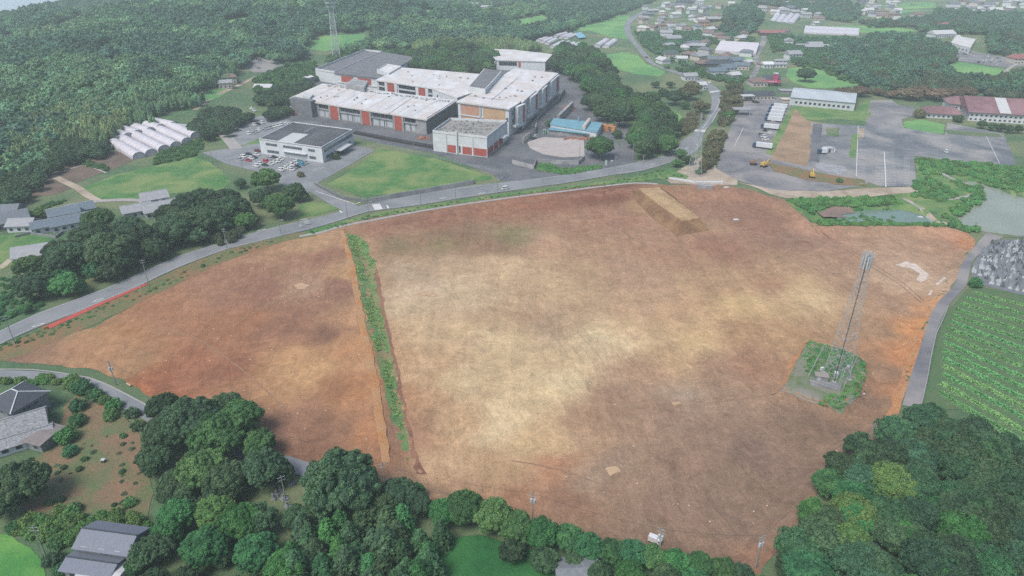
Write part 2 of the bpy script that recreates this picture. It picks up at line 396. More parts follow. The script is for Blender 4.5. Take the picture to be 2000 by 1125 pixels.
SITE = [(0,706),(60,690),(96,664),(180,640),(260,597),(330,562),(400,528),(470,500),(540,476),(575,462),(610,458),(640,448),(672,438),(740,424),(850,405),(1000,381),(1100,369),
        (1180,361),(1250,358),(1310,362),(1400,360),(1470,372),(1500,382),(1530,390),(1560,410),(1585,436),(1700,438),(1840,440),(1890,455),(1906,470),(1895,505),(1862,555),
        (1826,610),(1806,660),(1790,710),(1768,760),(1745,815),(1700,865),(1640,905),(1600,950),(1580,990),(1560,1020),(1530,1060),(1490,1110),(1470,1140),(1400,1125),(1300,1105),(1200,1078),
        (1100,1045),(1000,1022),(900,992),(820,968),(740,938),(650,915),(560,890),(500,862),(420,826),(330,790),(290,772),(240,742),(180,722),(100,712)]
SITE_W = PL(SITE)
ground_mesh()
SOIL = """180 680 175 130 95;120 650 140 118 88;260 640 170 122 86;330 600 163 116 86;420 550 158 115 92;520 480 165 125 95;600 470 176 140 104;500 570 150 106 88;450 640 158 110 80;380 700 160 106 76
330 750 152 98 70;300 765 176 106 66;450 720 150 99 76;550 640 150 108 88;590 560 166 132 108;600 600 155 116 95;590 700 188 144 100;610 730 194 150 105;540 760 174 130 92;640 650 140 100 82
650 560 145 105 88;640 500 150 108 88;480 790 164 120 90;560 830 150 111 92;640 850 148 108 86;670 760 160 111 78;600 900 142 102 80;690 620 178 134 98;702 680 182 132 90;718 760 180 126 84
738 850 180 124 84;680 470 176 136 106;685 540 182 142 102;200 660 172 130 92;60 695 150 115 92;30 700 140 108 92;240 720 168 128 92
760 440 150 111 92;850 420 146 103 84;950 410 150 106 86;1050 395 150 101 80;1150 380 132 88 70;1200 370 124 82 66;820 470 152 122 98;940 480 148 118 96;800 530 172 148 124;880 520 182 154 126
780 600 188 164 134;900 570 190 166 136;825 573 196 172 146;1000 520 193 164 131;1050 480 180 146 120;1100 440 160 121 99;1200 430 160 119 98;1280 405 168 134 100;1100 560 188 160 126;1072 622 166 142 118
950 650 194 170 136;860 640 194 166 131;830 720 190 156 121;900 740 196 172 136;1000 680 198 174 136;1080 700 196 170 134;1110 742 206 184 146;1180 670 200 176 141;1240 657 200 170 132;1050 780 202 178 138
1000 815 212 188 148;985 832 216 194 156;900 820 190 156 119;870 900 185 151 119;960 900 185 151 116;1050 870 196 167 126;1085 905 180 131 101;1000 955 164 120 92;1100 960 150 112 92;1150 820 165 131 106
1200 780 160 126 106;1250 720 170 136 110;1300 700 185 152 116;1360 660 200 171 126;1300 620 190 156 121;1250 560 175 141 116;1200 520 170 136 111;1300 500 164 126 101;1400 480 154 112 92;1500 450 154 115 95
1400 560 175 141 108;1450 600 195 166 121;1500 560 168 130 102;1560 582 196 166 126;1600 592 194 166 128;1500 650 174 141 106;1400 720 164 130 106;1480 720 160 122 99;1300 800 150 120 102;1400 850 146 118 100
1300 900 145 116 99;1200 920 150 119 99;1300 1000 142 115 99;1400 1000 138 112 98;1450 950 140 114 98;1500 900 136 109 97;1600 850 140 113 97;1700 785 145 116 97;1720 720 156 121 96;1700 640 160 126 99
1760 600 164 130 106;1700 560 164 130 106;1800 560 186 157 132;1770 519 180 150 128;1800 540 184 156 134;1784 527 184 154 130;1790 512 176 142 120;1818 528 178 146 122;1770 545 178 148 124;1840 548 180 150 128;1650 500 164 128 106;1750 470 170 136 113;1850 480 165 130 109
1890 476 185 126 92;1600 460 164 126 106;1550 470 150 116 99;1450 420 150 113 96;1400 400 154 116 96;1450 385 150 111 93;1380 440 164 130 106;1796 650 206 140 82;1775 700 196 131 80;1757 765 178 122 84
1829 600 196 141 97;1460 1090 150 111 89;1350 1070 140 113 96;1400 785 154 126 106;1850 510 168 134 110;1150 540 180 148 118;1700 460 166 132 110;900 460 140 112 88;870 470 138 124 90;790 475 138 122 92;990 464 136 124 90
1190 662 206 186 150;1240 600 180 148 118;1480 650 172 138 104;1230 800 158 128 106;1320 786 176 156 138;1330 790 150 120 100;1050 610 180 152 124;790 780 178 132 98;800 850 166 124 100;770 880 160 112 84;1196 922 172 150 130;1205 935 150 120 100"""
_s = [tuple(map(float, r.split())) for ln in SOIL.split('\n') for r in ln.split(';')]
_sx, _sy = G(np.array([r[0] for r in _s]), np.array([r[1] for r in _s]))
_sc = np.array([[v*K for v in lin(r[2:5])] for r in _s]); _lm = _sc@np.array([.3, .55, .15]); _sc = (_sc*.84+_lm[:, None]*.16)*np.array([1.07, 1.055, .96])
def soilcol(V):
    x, y = V[:, 0].copy(), V[:, 1].copy()
    wx = 14*(fbm(x/16+7, y/16, 4)-.5); wy = 14*(fbm(x/16, y/16+77, 4)-.5)
    qx, qy = x+wx, y+wy
    d2 = (qx[:, None]-_sx[None])**2+(qy[:, None]-_sy[None])**2
    w = 1/(d2+4)**1.7; c = (w@_sc)/w.sum(1, keepdims=True)
    # earth turned up by the machines: redder, greyer and paler patches with ragged edges
    n1 = fbm(x/22+31, y/22, 5); n2 = fbm(x/7, y/7+12, 4); n3 = fbm(x/40, y/30+44, 4)
    c = c*(1+.12*(n1-.5)[:, None]*np.array([.9, 1.0, 1.08]))*(1+.13*(n2-.5)[:, None])
    c = c*(1+sstep(.56, .7, n3)[:, None]*np.array([-.02, -.05, -.06]))
    return np.column_stack([c, np.ones(len(c))])
def soil_mat():
    m, t, p, pos = base_mat('soil'); at = nd(t, 'ShaderNodeAttribute', attribute_name='col'); col = at.outputs['Color']
    def sc_(col, f):
        v = nd(t, 'ShaderNodeVectorMath', operation='SCALE'); t.links.new(col, v.inputs[0]); t.links.new(f, v.inputs['Scale']); return v.outputs[0]
    mp = nd(t, 'ShaderNodeMapping'); mp.inputs['Scale'].default_value = (1.1, .3, 1); mp.inputs['Rotation'].default_value = (0, 0, .45); t.links.new(pos, mp.inputs[0])
    mp2 = nd(t, 'ShaderNodeMapping'); mp2.inputs['Scale'].default_value = (.3, 1.0, 1); mp2.inputs['Rotation'].default_value = (0, 0, -.5); t.links.new(pos, mp2.inputs[0])
    sel = ramp(t, noise(t, .02, 3, .5, pos), 0, 1, .45, .55)
    st = nd(t, 'ShaderNodeMix', data_type='FLOAT'); t.links.new(sel, st.inputs[0])
    t.links.new(ramp(t, noise(t, 1, 5, .65, mp.outputs[0], .4), .9, 1.1, .3, .7), st.inputs[2])
    t.links.new(ramp(t, noise(t, 1, 5, .65, mp2.outputs[0], .4), .9, 1.1, .3, .7), st.inputs[3])
    col = sc_(col, st.outputs[0])
    col = sc_(col, ramp(t, noise(t, .22, 8, .75, pos, .8), .74, 1.26, .3, .7))
    col = sc_(col, ramp(t, noise(t, 2.2, 5, .8, pos), .72, 1.28, .3, .7))
    # scraped patches with crisp edges, and the blade's long passes
    col = sc_(col, ramp(t, noise(t, .07, 9, .72, pos, 1.5), 1.0, 1.10, .545, .565)); col = sc_(col, ramp(t, noise(t, .11, 9, .75, mp.outputs[0], 1.2), 1.0, .90, .575, .6))
    for rot, s1, s2 in ((.42, .24, .012),):
        mq = nd(t, 'ShaderNodeMapping'); mq.inputs['Scale'].default_value = (s1, s2, 1); mq.inputs['Rotation'].default_value = (0, 0, rot); t.links.new(pos, mq.inputs[0])
        col = sc_(col, ramp(t, noise(t, 1, 3, .55, mq.outputs[0], .3), .96, 1.04, .45, .55))
    wv = nd(t, 'ShaderNodeTexWave', wave_type='BANDS', bands_direction='X'); wv.inputs['Scale'].default_value = .11; wv.inputs['Distortion'].default_value = 9; wv.inputs['Detail'].default_value = 3; wv.inputs['Detail Scale'].default_value = .18
    mp3 = nd(t, 'ShaderNodeMapping'); mp3.inputs['Rotation'].default_value = (0, 0, -.35); t.links.new(pos, mp3.inputs[0]); t.links.new(mp3.outputs[0], wv.inputs['Vector'])
    tk = ramp(t, wv.outputs['Fac'], 1, .91, .90, .985); tm = nd(t, 'ShaderNodeMix', data_type='FLOAT'); t.links.new(ramp(t, noise(t, .03, 3, .6, pos), 0, 1, .48, .56), tm.inputs[0]); tm.inputs[2].default_value = 1; t.links.new(tk, tm.inputs[3]); col = sc_(col, tm.outputs[0])
    # pale stones and clods
    vo = nd(t, 'ShaderNodeTexVoronoi'); vo.inputs['Scale'].default_value = .8; t.links.new(pos, vo.inputs['Vector'])
    sm = nd(t, 'ShaderNodeSeparateColor'); t.links.new(vo.outputs['Color'], sm.inputs[0])
    a = ramp(t, vo.outputs['Distance'], 1, 0, .10, .16); b = ramp(t, sm.outputs[0], 0, 1, .955, .965)
    mm = nd(t, 'ShaderNodeMath', operation='MULTIPLY'); t.links.new(a, mm.inputs[0]); t.links.new(b, mm.inputs[1])
    col = mixc(t, mm.outputs[0], col, (.5, .45, .4, 1))
    t.links.new(col, p.inputs['Base Color']); p.inputs['Roughness'].default_value = .95; p.inputs['Specular IOR Level'].default_value = .15
    bp = nd(t, 'ShaderNodeBump'); bp.inputs['Distance'].default_value = .35; bp.inputs['Strength'].default_value = .6
    t.links.new(noise(t, .5, 8, .7, mp.outputs[0]), bp.inputs['Height'])
    b2 = nd(t, 'ShaderNodeBump'); b2.inputs['Distance'].default_value = .18; b2.inputs['Strength'].default_value = .7
    t.links.new(noise(t, 1.1, 6, .75, pos), b2.inputs['Height']); t.links.new(bp.outputs[0], b2.inputs['Normal'])
    t.links.new(b2.outputs[0], p.inputs['Normal']); return m
M_SOIL = soil_mat()
sheet('dirt_site', SITE_W, M_SOIL, 1, grid=1.9, step=2.5, jit=1.2, world=True, colfn=soilcol, label='wide cleared site of bare red and tan earth')

sheet('mast_plot', ISLE, mat('mast plot ground', (112,126,92), (92,122,78), .5, c3=(142,138,130), s3=.12, rough=.95, bump=.2, fine=.2), 3, grid=1.5, step=1.5, jit=.3, world=True)
many_ = [[(1748,517),(1772,511),(1790,517),(1797,525),(1812,535),(1812,546),(1798,553),(1789,547),(1796,536),(1778,524),(1760,522)], [(1829,553),(1847,540),(1851,543),(1834,557)], [(1806,577),(1816,566),(1818,569),(1810,579)], [(572,556),(590,552),(606,558),(598,566),(580,565)], [(1435,428),(1442,427),(1440,432)], [(1310,786),(1326,783),(1332,790),(1318,795)], [(1178,916),(1200,913),(1210,924),(1190,932)], [(820,567),(850,574),(848,580),(815,574)], [(1226,650),(1248,656),(1256,664),(1236,662)]]
for i, q in enumerate(many_): sheet('lime_patch' if i < 3 else 'pale_soil_patch', q, mat('spilled lime', (226,220,214), (188,160,140), .9, rough=.9) if i < 3 else mat('pale soil', (206,180,148), (180,146,116), .5, rough=.95, bump=.2), 3, grid=2, step=1.2, jit=1.3)
sheet('grass_bank', [(670,455),(700,458),(724,482),(720,500),(738,511),(732,540),(740,580),(750,630),(762,680),(770,720),(778,770),(803,880),(795,903),(768,830),(755,770),(740,720),(728,680),(716,620),(698,560),(688,500)], mat('bank grass', (118,158,96), (92,136,84), .5, c3=(150,146,104), s3=.12, rough=.95, bump=.4, fine=.25), 2, grid=2, step=1.5, jit=1.2)
sheet('earth_berm', [(664,450),(672,450),(694,520),(708,600),(725,680),(742,760),(756,850),(764,905),(748,905),(738,850),(726,760),(708,680),(696,600),(682,520)], mat('berm earth', (196,146,96), (176,122,80), .4, c3=(188,150,112), s3=.1, rough=.95, bump=.4, fine=.2), 2, grid=1.5, step=1.5, jit=.6, lift=.12)
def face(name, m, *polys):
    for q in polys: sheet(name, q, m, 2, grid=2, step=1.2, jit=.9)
face('red_earth_toe_shadow', mat('dark red earth and toe shadow', (146,106,88), (128,92,76), .4, c3=(158,118,96), s3=.1, rough=.95, bump=.4, fine=.2), [(736,520),(752,600),(768,680),(782,740),(795,810),(812,880),(836,925),(812,925),(803,883),(778,770),(762,680),(750,630),(740,580),(730,540)], [(740,437),(850,415),(1000,391),(1100,379),(1200,369),(1255,365),(1240,374),(1180,382),(1100,389),(1000,399),(850,425),(750,447)])  # first strip paints the bank's shadow at its toe; second is red earth
face('cut_face', mat('orange cut earth', (204,148,98), (178,120,82), .4, c3=(190,148,110), s3=.1, rough=.95, bump=.5, fine=.2), [(1797,640),(1810,640),(1800,680),(1786,720),(1766,775),(1744,812),(1730,812),(1746,770),(1768,715),(1784,670)], [(1578,662),(1568,668),(1545,702),(1526,745),(1522,758),(1531,758),(1552,715)], [(1880,468),(1900,466),(1896,480),(1880,488),(1868,478)])
M_RUT = mat('rutted earth', (146,116,96), (166,134,110), .6, rough=.95, bump=.3, fine=.2)
for q in ([(1578,440),(1640,480),(1700,520),(1760,558),(1800,592)], [(1584,437),(1647,478),(1708,518),(1768,556),(1806,588)], [(1480,378),(1512,400),(1560,430),(1600,452)], [(1380,788),(1430,782),(1500,772),(1560,752)], [(770,470),(900,452),(1040,430),(1200,425)], [(1000,900),(1100,920),(1250,980),(1380,1060)], [(430,640),(520,600),(600,560),(640,500)], [(300,640),(380,660),(470,720),(560,800)]):
    ribbon('wheel_rut', q, .45, M_RUT, 2)
# banks beside the roads
sheet('weedy_bank', [(-20,690),(95,640),(200,592),(292,552),(350,524),(445,487),(520,468),(575,455),(612,452),(618,462),(570,468),(520,484),(450,508),(390,534),(320,568),(250,602),(170,640),(105,668),(50,694),(-20,712)], M_BANK, 2, grid=3, step=2.5, jit=1.2)
sheet('grass_verge', [(600,452),(640,440),(720,420),(800,407),(900,391),(1000,377),(1100,365),(1200,352),(1262,342),(1310,330),(1345,345),(1338,352),(1290,350),(1230,356),(1170,361),(1100,370),(1000,383),(900,397),(800,414),(720,427),(668,440),(640,452),(610,460),(596,460)], M_GRASS, 3, grid=5, jit=.7)
ribbon('gravel_track', [(585,462),(625,455),(668,442),(740,428),(850,408),(1000,386),(1100,374),(1180,364),(1240,358),(1285,360)], 2.2, M_PAVE, 4)
# roads
strip('main_road', [(-90,688),(0,647),(75,612),(200,566),(290,527),(350,500),(445,470),(500,454),(560,438),(600,430),(660,415),(720,398),(800,383),(900,366),(1000,355),(1100,342),(1200,326),(1250,315),(1300,303),(1322,290),(1332,275),(1367,250),(1385,220),(1390,200),(1385,180),(1365,165),(1335,150),(1300,137),(1265,121),(1240,90),(1222,67),(1220,47),(1235,32),(1275,17),(1330,4)],
      [(-90,718),(0,674),(75,640),(200,592),(290,551),(350,523),(445,487),(500,474),(560,459),(600,450),(660,433),(720,414),(800,404),(900,388),(1000,373),(1100,359),(1200,342),(1250,335),(1310,318),(1345,305),(1368,285),(1376,258),(1390,240),(1414,200),(1410,182),(1390,165),(1350,148),(1314,137),(1282,126),(1256,97),(1234,67),(1232,47),(1247,34),(1287,19),(1340,6)], M_ASPH, 5, grid=14)
ribbon('office_access_road', [(694,412),(655,393),(620,372),(585,356),(552,344)], 8.5, M_ASPH, 4)
ribbon('wooded_lane', [(1222,336),(1228,318),(1224,285),(1222,262),(1212,240),(1200,222)], 8, M_ASPHD, 4)
strip('cemetery_lane', [(1762,792),(1775,745),(1790,700),(1803,660),(1815,620),(1832,590),(1862,560),(1872,530),(1885,505),(1905,480),(1920,462),(1945,452),(2010,458),(2100,464)],
      [(1798,800),(1812,740),(1818,700),(1826,660),(1838,625),(1858,590),(1886,560),(1892,535),(1900,510),(1922,488),(1940,472),(1960,464),(2010,466),(2100,472)], M_ASPH2, 5, grid=12)
ribbon('village_lane', [(-60,724),(0,732),(60,734),(130,742),(170,748),(200,762),(235,780),(280,802),(340,835),(420,868),(500,890),(560,905),(620,925),(700,960)], 4.6, M_ASPH, 5)
ribbon('lane_kerb', [(-40,722),(64,723),(130,731),(172,738),(205,750),(245,770),(290,794)], .5, M_PAVE, 6)
ribbon('farm_track', [(90,325),(105,343),(128,356),(150,366),(172,382),(192,393)], 4, M_DIRTP, 4)
ribbon('farm_lane', [(140,402),(170,398),(192,393),(230,391),(275,392),(300,400)], 4, M_PAVE, 4)
ribbon('field_path', [(0,525),(20,508),(60,500),(90,505)], 3, M_DIRTP, 3)
ribbon('village_road', [(1482,128),(1476,112),(1484,96),(1492,78),(1487,62),(1470,60),(1420,66)], 6, M_ASPH2, 4)
ribbon('village_road', [(1482,128),(1470,150),(1462,166)], 5, M_ASPH2, 4)
ribbon('north_road', [(1240,34),(1262,22),(1300,12),(1350,2),(1400,-6)], 6, M_ASPH2, 4)
ribbon('field_wall_road', [(2040,108),(1985,126),(1960,142),(1930,158),(1880,174)], 3, M_PAVE, 4)
ribbon('hill_path', [(500,150),(480,160),(455,172),(425,185),(400,200),(380,215)], 4, M_DIRTP, 3)
ribbon('wood_clearing_track', [(48,100),(66,82),(70,64),(100,52)], 4, M_DIRTP, 3)
# open ground
def many(nm, m, layer, polys, **k):
    for p in polys: sheet(nm, p, m, layer, **k)
many('grass_field', M_GRASS, 2, [[(165,366),(230,340),(330,318),(380,306),(412,318),(445,345),(452,358),(430,372),(340,378),(300,390),(195,390),(178,380)],
    [(640,360),(700,325),(742,290),(850,310),(958,345),(960,350),(900,360),(780,378),(712,384)],
    [(0,460),(60,455),(105,462),(100,478),(60,498),(0,530)],
    [(585,405),(600,392),(655,402),(662,408),(620,420),(575,428)],
    [(405,262),(440,282),(505,300),(520,275),(500,262),(470,285),(455,290),(420,262)]], grid=6, jit=.8)
many('grass_field', M_PADDY, 2, [[(1120,62),(1150,40),(1180,30),(1232,30),(1222,48),(1220,60),(1232,78),(1190,72),(1150,60)],
    [(1165,110),(1215,102),(1245,108),(1262,125),(1300,140),(1290,150),(1240,145),(1190,130)],
    [(1815,122),(1850,118),(1900,125),(1972,138),(1935,156),(1890,150),(1850,140)],
    [(1540,134),(1580,130),(1640,150),(1690,165),(1640,172),(1580,172),(1550,162),(1535,150)],
    [(600,82),(640,70),(715,66),(705,84),(640,100),(600,96)],
    [(1590,54),(1650,50),(1740,52),(1800,60),(1740,66),(1620,60)],
    [(1700,14),(1760,6),(1825,5),(1828,16),(1760,28),(1730,24)],
    [(105,52),(140,38),(165,32),(170,38),(120,52)],
    [(380,215),(300,238),(330,232),(400,200),(430,190),(460,170),(420,175),(350,195),(290,215)],
    [(180,100),(232,90),(250,98),(204,112)], [(428,42),(482,34),(494,44),(440,52)], [(815,24),(880,12),(892,24),(832,34)], [(1000,40),(1060,30),(1075,44),(1010,52)],
    [(690,-5),(740,-8),(790,-4),(760,6),(700,8)],
    [(1766,238),(1800,233),(1845,244),(1842,262),(1800,258),(1762,248)],
    [(1275,208),(1290,200),(1330,225),(1345,240),(1320,250),(1290,232)],
    [(1430,112),(1470,112),(1470,124),(1440,122)]], grid=14, jit=1.5)
sheet('sports_grass', [(1556,238),(1545,210),(1560,203),(1668,217),(1690,196),(1702,200),(1700,240),(1640,232)], M_GRASS, 2, grid=8)
sheet('pond_meadow', [(1790,308),(1850,312),(1950,322),(2060,330),(2200,345),(2200,400),(2060,400),(1990,392),(1940,440),(1900,450),(1850,442),(1780,405),(1735,378),(1790,370)], M_GRASS, 2, grid=4, jit=1)
sheet('basin_bank', [(1535,392),(1600,388),(1740,386),(1790,396),(1845,436),(1760,440),(1600,437),(1570,425)], M_GRASS, 3, grid=3, jit=1)
sheet('lawn', [(780,1140),(840,1090),(880,1050),(940,1045),(1040,1075),(1110,1100),(1110,1200),(780,1200)], M_DEEP, 2, grid=6)
sheet('rice_field', [(-40,1040),(20,1045),(60,1072),(84,1100),(90,1125),(70,1180),(-60,1180)], M_BRIGHT, 2, grid=6, jit=.5)
sheet('dry_clearing', [(60,1000),(30,960),(60,900),(110,870),(120,800),(150,770),(200,790),(260,830),(285,880),(300,960),(290,1015),(200,1015),(120,1010)], M_SCRUBD, 2, grid=4, jit=1.5)
many('ploughed_plot', M_BROWN, 2, [[(100,340),(160,310),(200,296),(262,312),(225,330),(185,343),(150,358),(120,350)],
    [(160,308),(200,294),(262,300),(258,315),(215,330),(190,320)], [(34,372),(90,345),(140,368),(110,380),(50,388)]], grid=6)
ribbon('plot_path', [(107,340),(164,322)], 1.4, M_PAVE, 4)
ribbon('plot_path', [(152,312),(180,327),(208,338)], 1.2, M_PAVE, 4)
sheet('crop_field', [(1800,800),(1815,740),(1826,690),(1838,640),(1858,600),(1886,566),(1905,558),(2000,578),(2200,620),(2200,900),(2000,870),(1900,800)], mat('furrow soil', (100,116,84), (74,116,74), .3, rough=.95, bump=.2, fine=.15), 2, grid=6)
sheet('cemetery_ground', [(1900,545),(1895,530),(1910,500),(1925,478),(1960,468),(2200,480),(2200,600),(2010,580),(1920,558)], mat('cemetery gravel', (128,134,142), (108,114,122), .4, rough=.9), 2, grid=10)
# hard surfaces
sheet('factory_yard', [(540,215),(600,262),(690,268),(742,280),(850,300),(960,340),(975,352),(1000,357),(1040,350),(1200,328),(1222,322),(1215,300),(1190,240),(1150,215),(1145,190),(1135,150),(1100,140),(1000,110),(700,90),(620,150)], M_ASPHD, 1, grid=16)
sheet('factory_sand_lot', [(1030,278),(1060,268),(1140,272),(1142,306),(1100,308),(1062,302),(1035,290)], mat('sandy concrete', (190,184,182), (172,166,164), .12, rough=.9), 3, grid=10)
sheet('office_car_park', [(395,298),(450,290),(505,280),(520,285),(632,310),(668,280),(725,290),(730,295),(652,340),(615,362),(600,380),(560,365),(530,350),(500,335),(440,320)], M_ASPH, 3, grid=10)
sheet('rear_car_park', [(418,258),(450,243),(500,230),(525,222),(560,232),(575,240),(505,272),(470,285),(440,262)], M_ASPH, 3, grid=10)
ribbon('car_park_ramp', [(434,258),(446,272),(462,291)], 7, M_PAVE, 4)
sheet('rear_lot', [(470,112),(520,110),(552,126),(548,140),(495,142),(472,128)], M_ASPH2, 3, grid=10)
sheet('truck_yard', [(1400,330),(1412,290),(1430,240),(1448,200),(1480,190),(1560,190),(1545,215),(1520,262),(1512,296),(1560,312),(1700,352),(1690,362),(1600,376),(1530,378),(1500,372),(1440,352)], M_ASPH2, 2, grid=10)
sheet('cut_slope', [(1552,212),(1575,235),(1600,240),(1585,300),(1575,325),(1510,312),(1505,300),(1530,262)], M_TAN, 3, grid=6)
sheet('slope_grass', [(1545,207),(1553,212),(1530,262),(1508,303),(1495,300),(1515,262)], M_GRASS, 4, grid=6)
sheet('gravel_lot', [(1583,240),(1680,246),(1672,345),(1600,332),(1580,318)], M_GRAV, 3, grid=10)
sheet('gravel_field', [(1680,247),(1720,243),(1760,232),(1765,250),(1845,264),(1850,240),(1960,262),(1985,322),(1950,325),(1785,305),(1790,365),(1720,365),(1672,348)], M_GRAV, 3, grid=12)
sheet('school_yard', [(1755,205),(1785,210),(1790,225),(1765,232),(1720,245),(1690,246),(1700,196),(1740,195)], M_ASPH2, 2, grid=12)
sheet('hall_car_park', [(1850,104),(1880,96),(1960,112),(2000,120),(2000,130),(1960,132),(1890,122),(1855,116)], M_ASPH2, 3, grid=12)
sheet('dirt_edge', [(1600,375),(1700,368),(1780,365),(1800,375),(1740,380),(1690,386),(1535,388),(1505,380),(1480,368),(1440,356),(1520,372)], M_DIRTP, 4, grid=6, jit=.8)
sheet('gravel_apron', [(1300,350),(1330,330),(1380,300),(1400,330),(1440,352),(1440,362),(1380,362),(1310,358)], M_DIRTP, 1, grid=6)
ribbon('concrete_strip', [(1412,250),(1405,290),(1398,320)], 1.0, M_PAVE, 3)
ribbon('pond_path', [(1960,350),(1900,330),(1860,320),(1835,325),(1835,335),(1860,350),(1895,362),(1905,375),(1885,385),(1850,390)], 2.2, M_PAVE, 5)
ribbon('pond_path', [(1765,388),(1800,408),(1840,435),(1870,446)], 2.6, M_DIRTP, 5)
sheet('old_slab', [(1600,318),(1650,326),(1656,336),(1640,342),(1600,332),(1590,324)], mat('broken pale slab', (176,178,184), (132,138,146), .35, rough=.9), 5, grid=4, jit=.6)
sheet('worn_patch', [(1676,252),(1688,251),(1688,268),(1677,270)], M_DIRTP, 5, grid=4, jit=.6)
sheet('dark_strip', [(1588,242),(1606,243),(1600,318),(1581,314)], M_ASPHD, 5, grid=6, jit=.3)
sheet('weed_patch', [(1664,262),(1678,262),(1670,310),(1658,308)], M_GRASS, 5, grid=3, jit=.8); sheet('weed_patch', [(1612,252),(1640,250),(1636,268),(1616,266)], M_BRUSH, 5, grid=3, jit=1.5); sheet('weed_patch', [(1845,254),(1950,262),(1955,268),(1900,266),(1850,262)], M_BRUSH, 5, grid=3, jit=.8)
sheet('scrub_slope', [(1500,318),(1560,330),(1620,342),(1690,352),(1692,364),(1640,362),(1560,348),(1510,334)], M_BANK, 5, grid=4, jit=1)
# water
def water(name, poly, z, m, label):
    p = [G0(a, b, z) for a, b in poly] if not isinstance(poly[0][0], np.floating) else poly
    me = bpy.data.meshes.new(name); me.from_pydata([(float(x), float(y), z) for x, y in p], [], [tuple(range(len(p)))]); me.update()
    if me.polygons[0].normal.z < 0: me.flip_normals()
    me.materials.append(m); return tag(mesh_obj(name, me), label, kind='structure')
M_POND = water_mat('pond water', (150,160,144), .22); M_SEA = water_mat('sea water', (170,188,196), .3)
water('pond_water', [(1855,430),(1895,340),(1960,350),(2260,400),(2260,490),(1935,462),(1880,446)], -1.1, M_POND, 'grey green pond water')
water('basin_water', [(1625,402),(1845,400),(1850,440),(1640,440)], -1.6, water_mat('basin', (122,146,134), .12), 'murky green settling basin water')
me = bpy.data.meshes.new('sea'); me.from_pydata([(-12000,-300,-20),(-500,-300,-20),(-500,800,-20),(-600,14000,-20),(-12000,14000,-20)], [], [(0,1,2,3,4)]); me.materials.append(M_SEA)
tag(mesh_obj('sea', me), 'pale calm sea beyond the wooded headland', kind='structure')
sheet('mud_flat', [(1596,416),(1625,407),(1660,409),(1668,419),(1640,424),(1652,429),(1605,428)], M_MUD, 0, grid=3, lift=1.15, jit=1.3)

# painted marks
def marks(name, fn, label=None):
    mb = MB(); fn(mb); return mb.build(name, M_WHITE, label=label, kind='structure')
def lozenge(mb, p, q, w):
    a, b = np.array(PL([p])[0]), np.array(PL([q])[0]); d = b-a; L = np.linalg.norm(d); d = d/L; n = np.array([-d[1], d[0]]); c = (a+b)/2
    out = [a, c+n*w/2, b, c-n*w/2]; inn = [c+(v-c)*.66 for v in out]
    for i in range(4): decal(mb, [tuple(v) for v in (out[i], out[(i+1) % 4], inn[(i+1) % 4], inn[i])], 7, True)
for p, q in [((60,640),(90,632)),((180,592),(205,583)),((500,453),(520,448)),((585,431),(603,428)),((857,389),(874,386)),((933,380),(950,376)),((1269,323),(1280,320)),((1338,292),(1344,288))]:
    marks('road_diamond_marking', lambda mb: lozenge(mb, p, q, 1.9))
def edges(mb):
    U = [(0,649),(75,614),(200,568),(290,529),(350,502),(445,472),(500,456),(560,440),(600,432)]
    for a, b in zip(U[:-1], U[1:]): dline(mb, a, b, .18, 7)
    L = [(0,671),(75,637),(200,589),(290,549),(350,521),(445,486),(500,472),(560,457),(600,448),(660,431),(720,413),(800,402),(900,386),(1000,371),(1100,357),(1200,341),(1250,334),(1310,317)]
    for a, b in zip(L[:-1], L[1:]): dline(mb, a, b, .18, 7)
    R = [(900,368),(1000,357),(1100,344),(1200,328),(1250,318)]
    for a, b in zip(R[:-1], R[1:]): dline(mb, a, b, .18, 7)
    for ln, w in (([(1390,240),(1400,222),(1412,203),(1410,186)], .3), ([(1372,252),(1385,233),(1400,212),(1405,200),(1403,193),(1393,191)], .3), ([(1376,255),(1382,249)], .3)):
        for a, b in zip(ln[:-1], ln[1:]): dline(mb, a, b, w, 7)
marks('road_edge_lines', edges)
marks('junction_lines', lambda mb: (dline(mb, (616,374), (694,400), .45, 7), dline(mb, (694,400), (704,396), .6, 7), dline(mb, (664,412), (668,417), .8, 7), dline(mb, (756,402), (759,408), .8, 7)))
def zebra(mb):
    for k in range(6): dline(mb, (727.5+k*2.6, 400.5-k*.25), (734+k*2.6, 411-k*.35), .62, 7)
    dline(mb, (727,400), (742,399), .3, 7); dline(mb, (732,411), (746,410), .3, 7)
marks('zebra_crossing', zebra, 'white striped crossing by the office access junction')
def zebra2(mb):
    for k in range(7): dline(mb, (1355.5+k*3.2, 255.5+k*.3), (1358+k*3.2, 253+k*.3), 1.1, 7)
    for k in range(7): dline(mb, (1355.5+k*3.2, 257+k*.3), (1356.5+k*3.2, 255.5+k*.3), 1.1, 7)
marks('zebra_crossing', zebra2, 'white striped crossing on the road behind the pylon')
marks('zebra_crossing', lambda mb: [dline(mb, (1386+k*2.6, 182-k*.4), (1389+k*2.6, 179.5-k*.4), 1.0, 7) for k in range(7)], 'white striped crossing at the bend below the petrol station')
def school(mb):   # the painted road lettering, four squarish characters
    for k in range(4):
        y = 282+k*3.1
        for a, b in (((1360.8,y),(1363.2,y)),((1360.8,y+2),(1363.2,y+2)),((1361.2,y),(1361.0,y+2)),((1362.9,y),(1362.7,y+2)),((1360.8,y+1),(1363.2,y+1))): dline(mb, a, b, .28, 7)
marks('road_lettering', school)
sheet('red_kerb', [(82,640),(100,633),(200,590),(286,554),(290,556),(204,594),(102,641),(84,646)], M_RED, 6, grid=20, label='red painted kerb strip beside the road')
